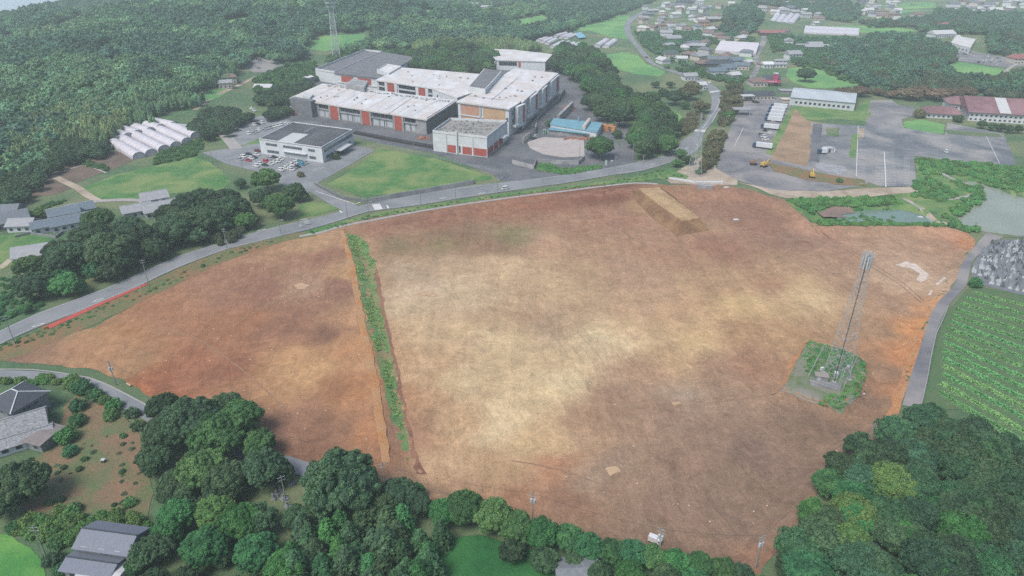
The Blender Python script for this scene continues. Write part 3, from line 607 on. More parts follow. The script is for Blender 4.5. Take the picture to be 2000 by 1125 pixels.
def stalls(mb, o, step, n, v, w=.24):
    for k in range(n): dline(mb, (o[0]+step[0]*k, o[1]+step[1]*k), (o[0]+v[0]+step[0]*k, o[1]+v[1]+step[1]*k), w, 5)
def lots(mb):
    stalls(mb, (454,256), (6.8,-2.2), 6, (9,3)); stalls(mb, (595,342), (4.8,-4.6), 6, (10,2)); stalls(mb, (459,313), (3.5,-1.4), 6, (9,3)); stalls(mb, (492,328), (10,-4), 5, (12,2))
    stalls(mb, (612,331), (5,-1.5), 4, (8,3))
marks('parking_stall_lines', lots)
def lots2(mb):
    for k in range(24):
        y = 293+k*2.4+k*k*.02
        dline(mb, (1674-k*.1, y), (1691-k*.05, y+.5), .34, 5)
        dline(mb, (1709+k*.02, y+3), (1727+k*.1, y+3.6), .34, 5); dline(mb, (1728+k*.1, y+3.6), (1745+k*.22, y+4), .34, 5)
        if k < 21: dline(mb, (1764+k*.05, y+10), (1776+k*.05, y+10.6), .34, 5)
    for a, b, w in (((1727,298),(1730,366),.5), ((1676,246),(1672,345),.35), ((1925,265),(1952,320),.3)): dline(mb, a, b, w, 5)
marks('parking_stall_lines', lots2)
marks('truck_bay_lines', lambda mb: (stalls(mb, (1476,288), (2,-8), 1, (36,5)), dline(mb, (1433,288), (1452,250), .3, 5)))
# ------------------------------------------------------------------ vegetation
def fib(n, zmin=-.35):
    i = np.arange(n)+.5; z = zmin+(1-zmin)*i/n; th = i*2.399963+RNG.random()*6
    r = np.sqrt(1-z*z); return np.column_stack([r*np.cos(th), r*np.sin(th), z])
def quads(cen, nrm, s, cv, asp=.62, jit=.55):
    n = len(cen); nrm = nrm+RNG.normal(0, jit, (n, 3)); nrm /= np.linalg.norm(nrm, axis=1, keepdims=True)+1e-9
    a = np.cross(nrm, RNG.normal(0, 1, (n, 3))); a /= np.linalg.norm(a, axis=1, keepdims=True)+1e-9; b = np.cross(nrm, a)
    s = (np.ones(n)*s*RNG.uniform(.7, 1.3, n))[:, None]
    v = np.stack([cen-a*s, cen-b*s*asp, cen+a*s, cen+b*s*asp], 1).reshape(-1, 3)
    return v, np.repeat(cv, 4)
def blob(cx, cy, cz, rx, rz, disp=.12, nu=14, nv=8, seed=0):
    vs = []; fs = []
    for j in range(nv+1):
        ph = PI*j/nv
        for i in range(nu):
            th = 2*PI*i/nu; r = 1+disp*(vnoise(np.array(i*.9+seed*7.), np.array(j*.9+seed*3.))-.5)*2
            vs.append((cx+rx*r*math.sin(ph)*math.cos(th), cy+rx*r*math.sin(ph)*math.sin(th), cz+rz*r*math.cos(ph)))
    for j in range(nv):
        for i in range(nu): fs.append((j*nu+i, (j+1)*nu+i, (j+1)*nu+(i+1) % nu, j*nu+(i+1) % nu))
    return np.array(vs, float), fs
def finish(name, V, CVs, Q, cores, zs):
    """V quads' vertices, then the solid cores"""
    nv = len(V); vs = [V]; fs = np.arange(nv).reshape(-1, 4).tolist() if nv else []; cv = [CVs]
    for cvv, cf in cores:
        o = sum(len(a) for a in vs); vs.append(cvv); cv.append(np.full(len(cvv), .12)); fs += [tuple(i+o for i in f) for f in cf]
    A = np.concatenate(vs); A[:, 2] /= zs
    me = bpy.data.meshes.new(name); me.from_pydata(A.tolist(), [], fs); me.update()
    at = me.attributes.new('cv', 'FLOAT', 'POINT'); at.data.foreach_set('value', np.concatenate(cv).astype(np.float32))
    return me
def crown_round(name, nlobe=16, per=11, nl=90, leaf=.03, hz=1.5, lob=(.26, .42), cl=(.09, .14), zc=.6, rzf=.44, uneven=.2, core=.66):
    """unit crown, radius 1, top at 1: big lobes, each a bunch of leafy clumps, with deep gaps between the lobes"""
    d = fib(nlobe, -.35); d += RNG.normal(0, .13, d.shape); d /= np.linalg.norm(d, axis=1, keepdims=True)
    lr = RNG.uniform(*lob, nlobe); rr = (1-lr)*RNG.uniform(1-uneven, 1.04, nlobe)
    lc = d*rr[:, None]*np.array([1, 1, rzf*hz])+np.array([0, 0, zc*hz]); C_, N_, cv_ = [], [], []; cores = [blob(0, 0, zc*hz, core, rzf*hz*core, .2, seed=nlobe)]
    for k in range(nlobe):
        cores.append(blob(*lc[k], lr[k]*.8, lr[k]*.72, .15, 9, 6, seed=k)); lv = RNG.uniform(.12, .7)
        q = fib(per, -.5); rot = RNG.normal(0, .3, q.shape); q = q+rot+d[k]*.35; q /= np.linalg.norm(q, axis=1, keepdims=True)
        for m_ in range(per):
            c = lc[k]+q[m_]*lr[k]*np.array([.88, .88, .8])*RNG.uniform(.82, 1.04); w = RNG.normal(0, 1, (nl, 3)); w /= np.linalg.norm(w, axis=1, keepdims=True)
            f_ = (w@q[m_]) < -.25; w[f_] *= -1; rk = RNG.uniform(*cl)*(lr[k]/.34)
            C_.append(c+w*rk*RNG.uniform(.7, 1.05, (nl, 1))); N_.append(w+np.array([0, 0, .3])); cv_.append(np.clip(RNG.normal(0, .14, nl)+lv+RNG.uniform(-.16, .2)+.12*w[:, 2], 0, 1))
    V, cv = quads(np.concatenate(C_), np.concatenate(N_), leaf, np.concatenate(cv_))
    return finish(name, V, cv, None, cores, hz)
def crown_conifer(name, tiers=15, leaf=.10, hz=3.0, droop=.35):
    C_, N_, cv_ = [], [], []
    for t in range(tiers):
        f = t/(tiers-1); z = hz*(.16+.82*f); R = (1-f)**.55*.95+.08; nb = int(6+9*(1-f)); o = RNG.random()*6
        for b in range(nb):
            th = o+2*PI*b/nb+RNG.normal(0, .15); L = R*RNG.uniform(.75, 1.08); u = np.linspace(.2, 1, 11); c = RNG.uniform(.15, .85)
            ln = np.column_stack([np.cos(th)*L*u, np.sin(th)*L*u, z-droop*L*u**1.6+RNG.normal(0, .03, 11)])
            for s_ in (-1, 0, 1):
                C_.append(ln+np.column_stack([-np.sin(th)*.07*s_*u, np.cos(th)*.07*s_*u, -.03*abs(s_)+0*u])+RNG.normal(0, .02, (11, 3)))
                N_.append(np.tile([np.cos(th)*.4, np.sin(th)*.4, 1], (11, 1))); cv_.append(np.clip(c+RNG.normal(0, .12, 11)+.15*(u-.5), 0, 1))
    V, cv = quads(np.concatenate(C_), np.concatenate(N_), leaf, np.concatenate(cv_), .45, .4)
    core = []
    return finish(name, V, cv, None, [blob(0, 0, hz*.45, .5, hz*.36, .1)], hz)
def crown_bamboo(name, sp=8, leaf=.1, hz=2.4):
    C_, N_, cv_ = [], [], []; cores = []
    for s_ in range(sp):
        th = RNG.random()*6.28; r = (s_/sp)**.5*.75; x, y = r*math.cos(th+s_*2.4), r*math.sin(th+s_*2.4); h = hz*RNG.uniform(.78, 1.0); lean = RNG.normal(0, .18, 2); n = 330
        u = RNG.random(n)**.8; z = h*(.25+.75*u); w = .36*np.sin(np.clip((1-u)*2.2+.12, 0, PI/2))*RNG.uniform(.6, 1, n); a = RNG.random(n)*6.28
        bend = (u**2)[:, None]*lean*1.4
        C_.append(np.column_stack([x+bend[:, 0]+w*np.cos(a), y+bend[:, 1]+w*np.sin(a), z])); N_.append(np.column_stack([np.cos(a), np.sin(a), np.full(n, .8)]))
        cv_.append(np.clip(RNG.uniform(.1, .6)+.35*u+RNG.normal(0, .1, n), 0, 1)); cores.append(blob(x, y, h*.5, .22, h*.38, .1, 8, 5))
    V, cv = quads(np.concatenate(C_), np.concatenate(N_), leaf, np.concatenate(cv_), .4, .5)
    return finish(name, V, cv, None, cores, hz)
def tuft(name, n=170, leaf=.2, h=1.0):
    a = RNG.random(n)*6.28; r = RNG.random(n)**.6; C_ = np.column_stack([r*np.cos(a), r*np.sin(a), h*(1-.6*r)*RNG.uniform(.2, .8, n)])
    ax = np.column_stack([np.cos(a)*.6+.4, np.sin(a)*.5, np.full(n, .9)])+RNG.normal(0, .2, (n, 3)); ax /= np.linalg.norm(ax, axis=1, keepdims=True)
    s = np.cross(ax, RNG.normal(0, 1, (n, 3))); s /= np.linalg.norm(s, axis=1, keepdims=True); L = leaf*RNG.uniform(.7, 1.5, (n, 1))
    V = np.stack([C_-ax*L*1.2, C_-s*L*.28, C_+ax*L*1.2, C_+s*L*.28], 1).reshape(-1, 3); cv = np.repeat(np.clip(RNG.normal(.5, .28, n), 0, 1), 4)
    return finish(name, V, cv, None, [], 1.0)
def trunk_mesh():
    mb = MB(); mb.tube((0, 0, -.05), (.02, .01, .34), .05, .038, 8); mb.tube((.02, .01, .34), (0, .02, .7), .038, .02, 7)
    for k in range(5):
        a = k*1.3; z = .25+.07*k; mb.tube((.01, .01, z), (.5*math.cos(a), .5*math.sin(a), z+.22), .024, .008, 5)
    me = bpy.data.meshes.new('trunk'); me.from_pydata(mb.v, [], mb.f); me.update(); me.materials.append(mat('bark', (104,92,80), (84,76,66), 2, rough=.95)); return me
TR = trunk_mesh()
CR = {'round': [crown_round('round_crown', 11, 8, 60, .055), crown_round('round_crown', 14, 8, 50, .052, uneven=.3), crown_round('round_crown', 9, 9, 60, .058, lob=(.34, .5), uneven=.28)],
      'big': [crown_round('big_crown', 22, 12, 95, .03, lob=(.24, .36)), crown_round('big_crown', 17, 12, 100, .032, uneven=.3), crown_round('big_crown', 26, 10, 90, .03, lob=(.2, .33), uneven=.14), crown_round('big_crown', 13, 14, 110, .033, lob=(.32, .48), uneven=.34)],
      'shrub': [crown_round('shrub_crown', 7, 6, 34, .09, hz=1.1, lob=(.36, .55), cl=(.14, .2), zc=.45, rzf=.5, uneven=.35), crown_round('shrub_crown', 5, 7, 36, .09, hz=1.0, lob=(.4, .6), cl=(.15, .22), zc=.42, rzf=.5, uneven=.4)],
      'tuft': [tuft('grass_tuft'), tuft('grass_tuft', 130, .26)],
      'conifer': [crown_conifer('conifer_crown'), crown_conifer('conifer_crown', 12, .12, 2.6, .5)],
      'bamboo': [crown_bamboo('bamboo_crown'), crown_bamboo('bamboo_crown', 10)],
      'far': [crown_round('far_crown', 8, 6, 16, .12, lob=(.34, .52), cl=(.15, .2), uneven=.35), crown_round('far_crown', 10, 5, 16, .12, uneven=.4)],
      'farbamboo': [crown_bamboo('far_bamboo_crown', 6, .14)]}
for k in ('farbamboo',): pass
LM = {'dark': leaf_mat('dark leaves', (44,78,56), (96,134,96)), 'mid': leaf_mat('mid green leaves', (52,98,58), (108,158,98)), 'blue': leaf_mat('bluish leaves', (44,84,62), (90,140,102)),
      'lime': leaf_mat('lime green leaves', (72,122,68), (124,168,98), rand=.12), 'olive': leaf_mat('olive leaves', (98,106,80), (128,130,100)), 'pink': leaf_mat('brownish cherry leaves', (112,102,88), (138,124,106)),
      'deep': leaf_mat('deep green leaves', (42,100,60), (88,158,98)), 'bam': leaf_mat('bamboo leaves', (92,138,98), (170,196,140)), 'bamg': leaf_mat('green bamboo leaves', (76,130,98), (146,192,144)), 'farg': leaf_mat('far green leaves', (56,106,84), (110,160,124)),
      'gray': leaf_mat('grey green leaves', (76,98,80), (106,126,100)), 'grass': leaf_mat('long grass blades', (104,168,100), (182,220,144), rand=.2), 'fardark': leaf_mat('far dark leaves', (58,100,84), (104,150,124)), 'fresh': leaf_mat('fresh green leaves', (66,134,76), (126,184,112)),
      'vine': leaf_mat('crop leaves', (80,160,92), (160,216,146), rand=.1)}
NTREE = [0]
def tree(x, y, r, h, kind, m, label, group=None, name=None, trunk=True, cat='tree'):
    z = float(hf(x, y)); nm = name or {'conifer': 'conifer_tree', 'bamboo': 'bamboo_clump', 'shrub': 'shrub'}.get(kind, 'broadleaf_tree')
    root = empty(nm, (x, y, z-.1), random.random()*6.28, label, cat, group); root.scale = (r, r*random.uniform(.92, 1.08), h)
    me = CR[kind][random.randrange(len(CR[kind]))]
    if not me.materials: me.materials.append(LM['dark'])
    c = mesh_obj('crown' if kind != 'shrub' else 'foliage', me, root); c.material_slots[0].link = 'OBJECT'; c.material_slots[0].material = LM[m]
    if trunk and kind not in ('shrub', 'bamboo'): mesh_obj('trunk', TR, root)
    NTREE[0] += 1; return root
def at_tree(px, py, rpx, kind, m, label, group=None, hr=1.5, **k):
    """a crown seen centred at the pixel with that radius in pixels"""
    x, y = G(px, py, 4); x, y = float(x[0]), float(y[0])
    for _ in range(3):
        dep = y*math.cos(PITCH)+CAMH*math.sin(PITCH); r = rpx*dep/FOC; h = r*hr
        x, y = G(px, py, h*.58); x, y = float(x[0]), float(y[0])
    return tree(x, y, r, h, kind, m, label, group, **k)
def poisson(poly, sp, off=0):
    b = np.array(poly); x0, y0 = b.min(0); x1, y1 = b.max(0); out = []
    gx, gy = np.meshgrid(np.arange(x0, x1, sp), np.arange(y0, y1, sp*.87)); gx = gx+(np.arange(gx.shape[0]) % 2)[:, None]*sp/2
    gx = (gx+RNG.uniform(-.3, .3, gx.shape)*sp).ravel(); gy = (gy+RNG.uniform(-.3, .3, gy.shape)*sp).ravel()
    ok = inside(poly, gx, gy); return list(zip(gx[ok].tolist(), gy[ok].tolist()))
def PM(pts, dz=5):
    a = np.array(pts, float); x, y = G(a[:, 0], a[:, 1], dz); return list(zip(x.tolist(), y.tolist()))
LMK = []
def relabel(group, marks, noun):
    """say of each tree of a wood where it stands from the nearest thing that can be found"""
    seen = {}; L = [(n, *map(float, G0(a, b))) for n, a, b in marks]
    obs = [o for o in list(bpy.data.objects) if o.get('group') == group]
    rows = []
    for o in obs:
        x, y = o.location.x, o.location.y; n, lx, ly = min(L, key=lambda q: math.hypot(q[1]-x, q[2]-y)); a = math.degrees(math.atan2(y-ly, x-lx)) % 360
        rows.append((n, int((a+22.5)//45) % 8, math.hypot(x-lx, y-ly), o))
    rows.sort(key=lambda q: q[:3]) if 0 else rows.sort(key=lambda q: (q[0], q[1], q[2]))
    D = ['right of', 'up and right of', 'above', 'up and left of', 'left of', 'down and left of', 'below', 'down and right of']; O = ['nearest', 'second', 'third', 'fourth', 'fifth', 'sixth', 'seventh', 'eighth', 'ninth', 'tenth', 'eleventh', 'twelfth', 'thirteenth', 'fourteenth', 'fifteenth', 'sixteenth', 'seventeenth', 'eighteenth', 'nineteenth', 'twentieth']
    for n, d, _, o in rows:
        k = seen.get((n, d), 0); seen[(n, d)] = k+1; o['label'] = f'{noun}, {O[min(k, 19)]} one {D[d]} the {n}'
def wood(pts, sp, rr, kinds, label, group, hr=(1.3, 1.7), dz=5, **k):
    for x, y in poisson(PM(pts, dz), sp):
        kd, m, w = random.choices(kinds, [q[2] for q in kinds])[0]; r = random.uniform(*rr)
        tree(x, y, r, r*random.uniform(*hr)*(1.6 if kd == 'conifer' else 1), kd, m, label, group, **k)
random.seed(11)
# the wood at the corner of the site, big single crowns first
for px, py, rp, kd, m, lb in [(1745,945,52,'big','lime','yellow-green crown standing out in the middle of the dark corner wood'),
    (1668,1005,48,'big','lime','largest lime-green lobed tree near the edge of the corner wood'), (1655,1060,48,'big','lime','lime-green tree in front of the largest lime one, corner wood'),
    (1590,1000,34,'big','lime','small bright green crown on the site edge of the corner wood'), (1620,945,36,'big','mid','green tree with pale tip at the edge of the corner wood'),
    (1860,975,44,'big','deep','fresh green pointed tree beside the yellow-green crown'), (1565,1070,48,'big','blue','bluish dark tree at the lower tip of the site'),
    (1770,1050,44,'big','deep','green crown beside the dark gap in the corner wood'), (1880,1040,52,'big','deep','large feathery green tree low in the corner wood'),
    (1970,1020,50,'big','dark','grey-green crown at the frame edge of the corner wood'), (1830,1000,40,'big','deep','rounded green crown behind the feathery green tree'),
    (1700,910,40,'big','dark','dark crown just above the yellow-green one'), (1790,890,44,'big','blue','tall dark bluish crown at the back of the corner wood'),
    (1750,845,42,'big','blue','dark crown at the head of the corner wood beside the lane'), (1850,850,46,'big','blue','round dark crown beside the crop rows'),
    (1930,880,46,'big','dark','broad dark crown below the crop rows'), (1680,870,34,'big','dark','small dark crown by the pole at the site edge'), (1990,950,42,'big','blue','bluish crown at the frame edge below the crop rows'),
    (1640,910,34,'big','dark','dark crown bulging over the site edge'), (1900,930,40,'big','blue','bluish crown between the pointed tree and the crop rows'),
    (1820,810,30,'big','blue','low round dark tree at the foot of the cemetery lane'), (1700,1100,48,'big','dark','dark tree in the lower corner wood under the lime trees'),
    (1820,1100,54,'big','deep','green crown at the bottom edge of the corner wood'), (1930,1110,54,'big','deep','deep green crown at the very corner of the picture'), (1545,1110,34,'big','dark','dark tree beside the pole at the lowest site corner')]:
    at_tree(px, py, rp, kd, m, lb, hr=1.35)
wood([(1790,800),(1860,812),(2060,880),(2060,1200),(1560,1200),(1580,1030),(1660,930),(1720,860)], 7.5, (4.2,5.8), [('big','blue',2),('big','dark',2),('big','deep',1)], 'one of the crowns filling in the dark wood at the corner of the site', 'trees of the corner wood', hr=(1.2,1.6), dz=6)
# hedge of round trees along the bottom of the site
HG_ = [(868,1000,34,'deep'),(910,990,42,'mid'),(965,1010,44,'mid'),(1010,1030,38,'mid'),(1060,1045,38,'deep'),(1110,1050,32,'mid'),(1150,1068,32,'deep'),(1195,1078,30,'mid'),(1235,1082,32,'deep'),(1275,1090,30,'mid'),(1320,1100,32,'deep'),(1365,1105,32,'mid'),(1410,1112,30,'mid'),(1450,1122,26,'dark'),
       (1065,1095,32,'dark'),(1000,1075,28,'dark'),(1120,1095,24,'dark'),(1230,1125,34,'deep'),(1300,1130,34,'dark'),(1360,1140,34,'deep'),(1420,1150,30,'mid'),(1170,1120,28,'dark'),(820,985,28,'dark'),(1485,1150,30,'mid')]
for i, (px, py, rp, m) in enumerate(HG_):
    at_tree(px, py, rp, 'big', m, f'round leafy tree in the hedge along the near site edge, {["first","second","third","fourth","fifth","sixth","seventh","eighth","ninth","tenth","eleventh","twelfth","thirteenth","fourteenth","fifteenth","sixteenth","seventeenth","eighteenth","nineteenth","twentieth","twenty-first","twenty-second","twenty-third","twenty-fourth"][i]} from the clearing end' if i < 14 else 'lower bushy tree behind the hedge row at the near site edge', 'hedge trees along the near site edge' if i < 14 else 'bushy trees behind the hedge row', hr=1.45)
# big crowns on the village side
for px, py, rp, kd, m, lb in [(505,868,38,'big','mid','green crown on the road side of the big cluster, above the oval tree'), (440,795,36,'big','dark','dark crown at the very top of the big cluster'), (320,795,34,'big','dark','dark rounded tree beside the lane at the top of the cluster'), (548,925,28,'big','dark','small dark crown hiding the lane beside the oval tree'),
    (668,945,80,'big','dark','huge dense dome-shaped tree standing alone at the site edge'), (515,915,48,'big','dark','tall dark oval tree beside the village lane'),
    (430,850,58,'big','mid','very large lobed green tree in the cluster by the dry clearing'), (375,822,58,'big','dark','broad dark crown at the top of the cluster by the village lane'), (465,822,48,'big','mid','green crown with yellowish tips over the village lane'),
    (320,850,44,'big','dark','dark ivy-like tree on the clearing side of the cluster'), (300,900,36,'big','dark','tall dark tree between clearing and big cluster'), (395,920,54,'big','mid','rounded green tree in the middle of the big cluster'),
    (440,940,48,'big','dark','dark rounded tree low in the big cluster'), (345,950,40,'big','dark','dark bushy tree below the dark ivy-like one'), (420,1000,40,'big','lime','lime crown in the bottom cluster near the grey barn'),
    (345,1010,42,'big','deep','pale bluish-green crown over the end of the clearing'), (470,1020,46,'big','deep','feathery green tree in the bottom cluster'), (400,1070,48,'big','deep','fresh green tree behind the grey tiled barn'),
    (500,1080,46,'big','deep','green tree at the bottom of the picture beside the conifers'), (560,1110,44,'big','deep','bright feathery tree at the bottom edge'), (310,1070,36,'big','dark','dark tree touching the grey tiled barn'),
    (780,965,40,'big','dark','dark tree beside the bent pole at the site edge'), (810,960,22,'big','deep','pale green round crown beside the huge dome tree'), (735,990,40,'big','dark','dark crown in the shade behind the huge dome tree'),
    (40,945,56,'big','dark','large dark tree at the frame edge above the clearing'), (10,980,38,'big','dark','dark green tree cut by the frame edge'), (620,1000,32,'big','dark','dark crown under the huge dome tree'), (262,1108,22,'big','deep','small green tree in front of the grey tiled barn')]:
    at_tree(px, py, rp, kd, m, lb, hr=1.45)
wood([(290,930),(360,960),(560,960),(620,1000),(600,1200),(290,1200),(270,1040)], 9, (3,4.5), [('big','dark',3),('big','deep',1)], 'one of the dark crowns filling in the bottom wood beside the barn', 'trees of the bottom wood')
wood([(560,985),(640,1000),(720,1000),(830,1000),(870,1040),(850,1110),(760,1200),(560,1200)], 4.6, (2.9,4.0), [('conifer','dark',3),('conifer','blue',2),('conifer','deep',2)], 'one of the feathery conifers packed behind the huge dome tree', 'conifers behind the dome tree', hr=(1.3,1.7))
# shrubs round the clearing and lane
SH = [(160,755,22,'deep'),(185,770,18,'mid'),(205,780,14,'mid'),(152,790,18,'deep'),(150,820,18,'mid'),(128,850,24,'deep'),(136,880,16,'deep'),(222,790,18,'deep'),(215,810,16,'mid'),(258,805,16,'dark'),(270,830,16,'dark'),(80,800,14,'dark'),(148,990,14,'dark'),(124,912,7,'dark'),(252,980,14,'mid'),(240,850,8,'mid'),(238,920,7,'mid'),(155,915,8,'mid'),(96,980,10,'mid'),(118,975,9,'dark'),(100,1090,20,'dark'),(120,1110,18,'deep'),(110,1060,18,'mid'),(25,1030,16,'mid'),(165,895,8,'mid'),(223,985,6,'dark')]
for px, py, rp, m in SH: at_tree(px, py, rp, 'shrub', m, 'rounded green shrub scattered between the village houses and the clearing', 'shrubs round the dry clearing', hr=1.0, cat='shrub')
# belt along the road
for px, py, rp, m, lb in [(178,462,40,'dark','dark crown rising beside the blue-roofed farmhouse'), (250,446,34,'dark','dark crown between the two farmhouses and the road'), (330,418,28,'dark','dark crown touching the grey farmhouse'), (398,392,34,'dark','tall dark crown over the creeper tree'), (440,388,30,'dark','dark crown at the top of the roadside belt'), (350,430,30,'dark','dark crown right behind the grey farmhouse'), (120,492,36,'dark','dark crown behind the walled garden'), (55,520,30,'mid','green crown at the shed in the bright meadow'),
    (215,490,56,'dark','huge dark spreading tree in the roadside belt below the blue-roofed house'), (130,506,46,'dark','broad dark tree low in the roadside belt'), (270,466,46,'dark','dark crown in the middle of the roadside belt'),
    (340,450,42,'dark','dark round tree below the grey farmhouse'), (190,430,32,'mid','spreading green tree at the farm lane'), (72,556,38,'dark','dark tree at the lower end of the roadside belt'), (128,556,32,'fresh','light green tree at the foot of the roadside belt'),
    (232,508,38,'dark','dark tree leaning over the road edge'), (400,430,42,'dark','dark tree with creeper stems beside the road'), (450,410,40,'dark','dark tree at the upper end of the roadside belt'), (370,400,34,'dark','dark tree behind the grey farmhouse'),
    (480,430,24,'lime','yellowish green creeper-covered tree by the road'), (428,438,28,'dark','low dark tree at the road below the creeper tree'), (300,486,32,'dark','dark tree by the roadside pole'), (152,560,20,'deep','low green tree at the road bend'), (80,415,16,'lime','olive round tree between the two tiled farmhouses'), (50,602,14,'fresh','bright bush at the lowest end of the roadside belt')]:
    at_tree(px, py, rp, 'big', m, lb, hr=1.3)
wood([(90,510),(150,470),(260,440),(330,440),(400,400),(480,400),(480,420),(420,445),(300,485),(200,535),(100,565)], 10, (4.2,5.8), [('big','dark',4),('round','dark',2),('round','deep',1)], 'one of the dark crowns filling in the tree belt between farm and road', 'trees of the roadside belt')
# office trees
for px, py, rp, m, lb in [(520,350,30,'mid','green tree at the corner of the office car park'), (545,400,34,'mid','rounded tree at the foot of the office tree group'), (575,375,24,'dark','dark tree beside the office access road'), (510,385,26,'dark','dark tree in the middle of the office tree group'), (592,383,14,'dark','small dark tree at the access road junction'), (468,358,14,'dark','dark bush by the grass field corner')]:
    at_tree(px, py, rp, 'big', m, lb, hr=1.35)
for px, py, rp, k, m, lb in [(656,305,9,'shrub','dark','clipped dark shrub at the office entrance'), (1170,288,32,'big','mid','large green tree beside the sandy lot and wooded lane'), (1205,262,12,'round','dark','small dark tree by the orange tanks'),
    (587,340,8,'shrub','olive','low brownish bush at the edge of the office car park'), (1640,352,7,'shrub','mid','lone bush on the bare slope edge'), (1072,241,9,'round','mid','small tree at the end of the blue-roofed shed'), (1575,146,20,'big','dark','lone round dark tree in the meadow behind the warehouse'),
    (1797,222,12,'shrub','olive','olive bush beside the red-roofed hall'), (1872,232,10,'shrub','dark','dark shrub between the two red roofs'), (1905,552,13,'shrub','deep','green bush at the corner of the cemetery')]:
    at_tree(px, py, rp, k, m, lb, hr=1.2, cat='shrub' if k == 'shrub' else 'tree')
for i, (px, py) in enumerate([(1918,243),(1937,247),(1956,249),(1972,252),(1990,252)]):
    at_tree(px, py, 10, 'round', 'dark', f'round clipped tree before the red-roofed hall, {["first","second","third","fourth","fifth"][i]} in the row from the shrub', 'clipped trees before the red-roofed hall', hr=1.5)
# trees between factory and road
wood([(1090,95),(1150,98),(1180,120),(1215,150),(1225,190),(1240,240),(1190,235),(1150,205),(1135,170),(1130,150),(1080,135)], 14, (6.5,9), [('big','dark',3),('big','mid',2),('round','deep',1)], 'one of the dense dark trees between the factory and the curving road', 'trees between factory and road', hr=(1.3,1.6))
wood([(1240,190),(1265,175),(1290,215),(1330,240),(1335,265),(1310,285),(1270,300),(1240,305),(1235,260)], 11.5, (6,8), [('big','dark',3),('big','mid',2)], 'one of the dense trees between the wooded lane and the road', 'trees between wooded lane and road', hr=(1.3,1.6))
for px, py, rp, m in [(1320,190,22,'dark'),(1345,180,22,'olive'),(1370,208,18,'olive'),(1355,170,18,'olive'),(1338,205,12,'dark'),(1295,180,12,'dark'),(1280,165,10,'dark'),(1310,165,10,'dark'),(1330,300,14,'mid'),(1345,312,14,'dark'),(1322,318,12,'mid'),(1430,170,14,'olive'),(1432,195,16,'olive'),(1424,225,14,'mid'),(1440,180,12,'olive'),(1393,270,16,'olive'),(1400,285,16,'olive'),(1385,300,16,'olive'),(1398,260,12,'olive'),(1378,320,14,'olive'),(1395,305,12,'olive'),(1384,282,12,'olive'),(1365,335,8,'mid')]:
    at_tree(px, py, rp, 'round', m, 'one of the olive and green trees lining both sides of the road by the crossings', 'roadside trees by the crossings', hr=1.2, name='roadside_tree')
wood([(803,108),(850,92),(900,88),(950,98),(968,125),(960,138),(900,142),(840,135),(800,128)], 13, (7,9.5), [('big','dark',2),('big','mid',2)], 'one of the trees on the round wooded mound behind the white roofs', 'trees on the mound behind the factory', hr=(1.2,1.5))
for px, py, rp in [(1655,182,22),(1680,178,20),(1640,176,12),(1770,182,24),(1800,178,22),(1830,184,24),(1860,182,22),(1890,180,20),(1790,188,16),(1718,180,14),(1740,184,14),(1705,176,12),(1980,186,14)]:
    at_tree(px, py, rp, 'round', 'pink', 'brownish cherry tree in the sparse row above the hall and warehouse', 'cherry trees above the hall', hr=.9, name='cherry_tree')
relabel('trees of the corner wood', [('yellow-green crown',1745,965),('largest lime-green tree',1668,1030),('crop rows',1950,860),('lowest site corner',1490,1100),('cemetery lane',1780,800),('very corner of the picture',1990,1120)], 'dense dark crown')
relabel('conifers behind the dome tree', [('huge dome tree',668,1010),('deep green lawn',860,1080),('graves under the trees',555,985),('bottom edge middle',640,1120)], 'feathery conifer')
relabel('trees of the roadside belt', [('blue-roofed farmhouse',150,450),('grey farmhouse',300,420),('red kerb',200,590),('creeper tree',470,440)], 'dark roadside crown')
relabel('trees of the bottom wood', [('grey tiled barn',230,1075),('oval tree by the lane',515,950),('conifers',600,1060)], 'dark crown')
relabel('shrubs round the dry clearing', [('hip-roofed house',60,790),('village lane',200,765),('large dark clearing tree',40,960),('tiled barn',220,1060),('white crate',203,903)], 'green shrub')
relabel('trees between factory and road', [('blue-roofed shed',1130,245),('white back building',1020,115),('road curve',1240,100),('wooded lane',1225,260),('tall factory block',1060,160),('factory back road',1120,150),('green meadow',1260,130)], 'dense dark tree')
relabel('trees between wooded lane and road', [('wooded lane',1225,260),('zebra crossing',1365,255),('pylon',1355,340)], 'dense green tree')
relabel('roadside trees by the crossings', [('lower zebra crossing',1365,257),('upper zebra crossing',1393,182),('petrol station',1480,190),('pylon',1355,344)], 'olive green tree')
relabel('trees on the mound behind the factory', [('middle white roof',850,150),('pale bamboo',930,75),('grey-roofed hall',730,130)], 'rounded mound tree')
relabel('cherry trees above the hall', [('pale grey warehouse',1610,190),('mauve-roofed hall',1900,210),('school yard road',1740,200)], 'brownish cherry tree')
relabel('hedge trees along the near site edge', [('deep green lawn',950,1070),('ribbed grey roof',1128,1118),('white truck',1277,1060),('lowest site corner',1475,1110)], 'round hedge tree')
relabel('bushy trees behind the hedge row', [('deep green lawn',950,1070),('ribbed grey roof',1128,1118),('lowest site corner',1475,1110)], 'bushy tree behind the hedge')
print('trees', NTREE[0])

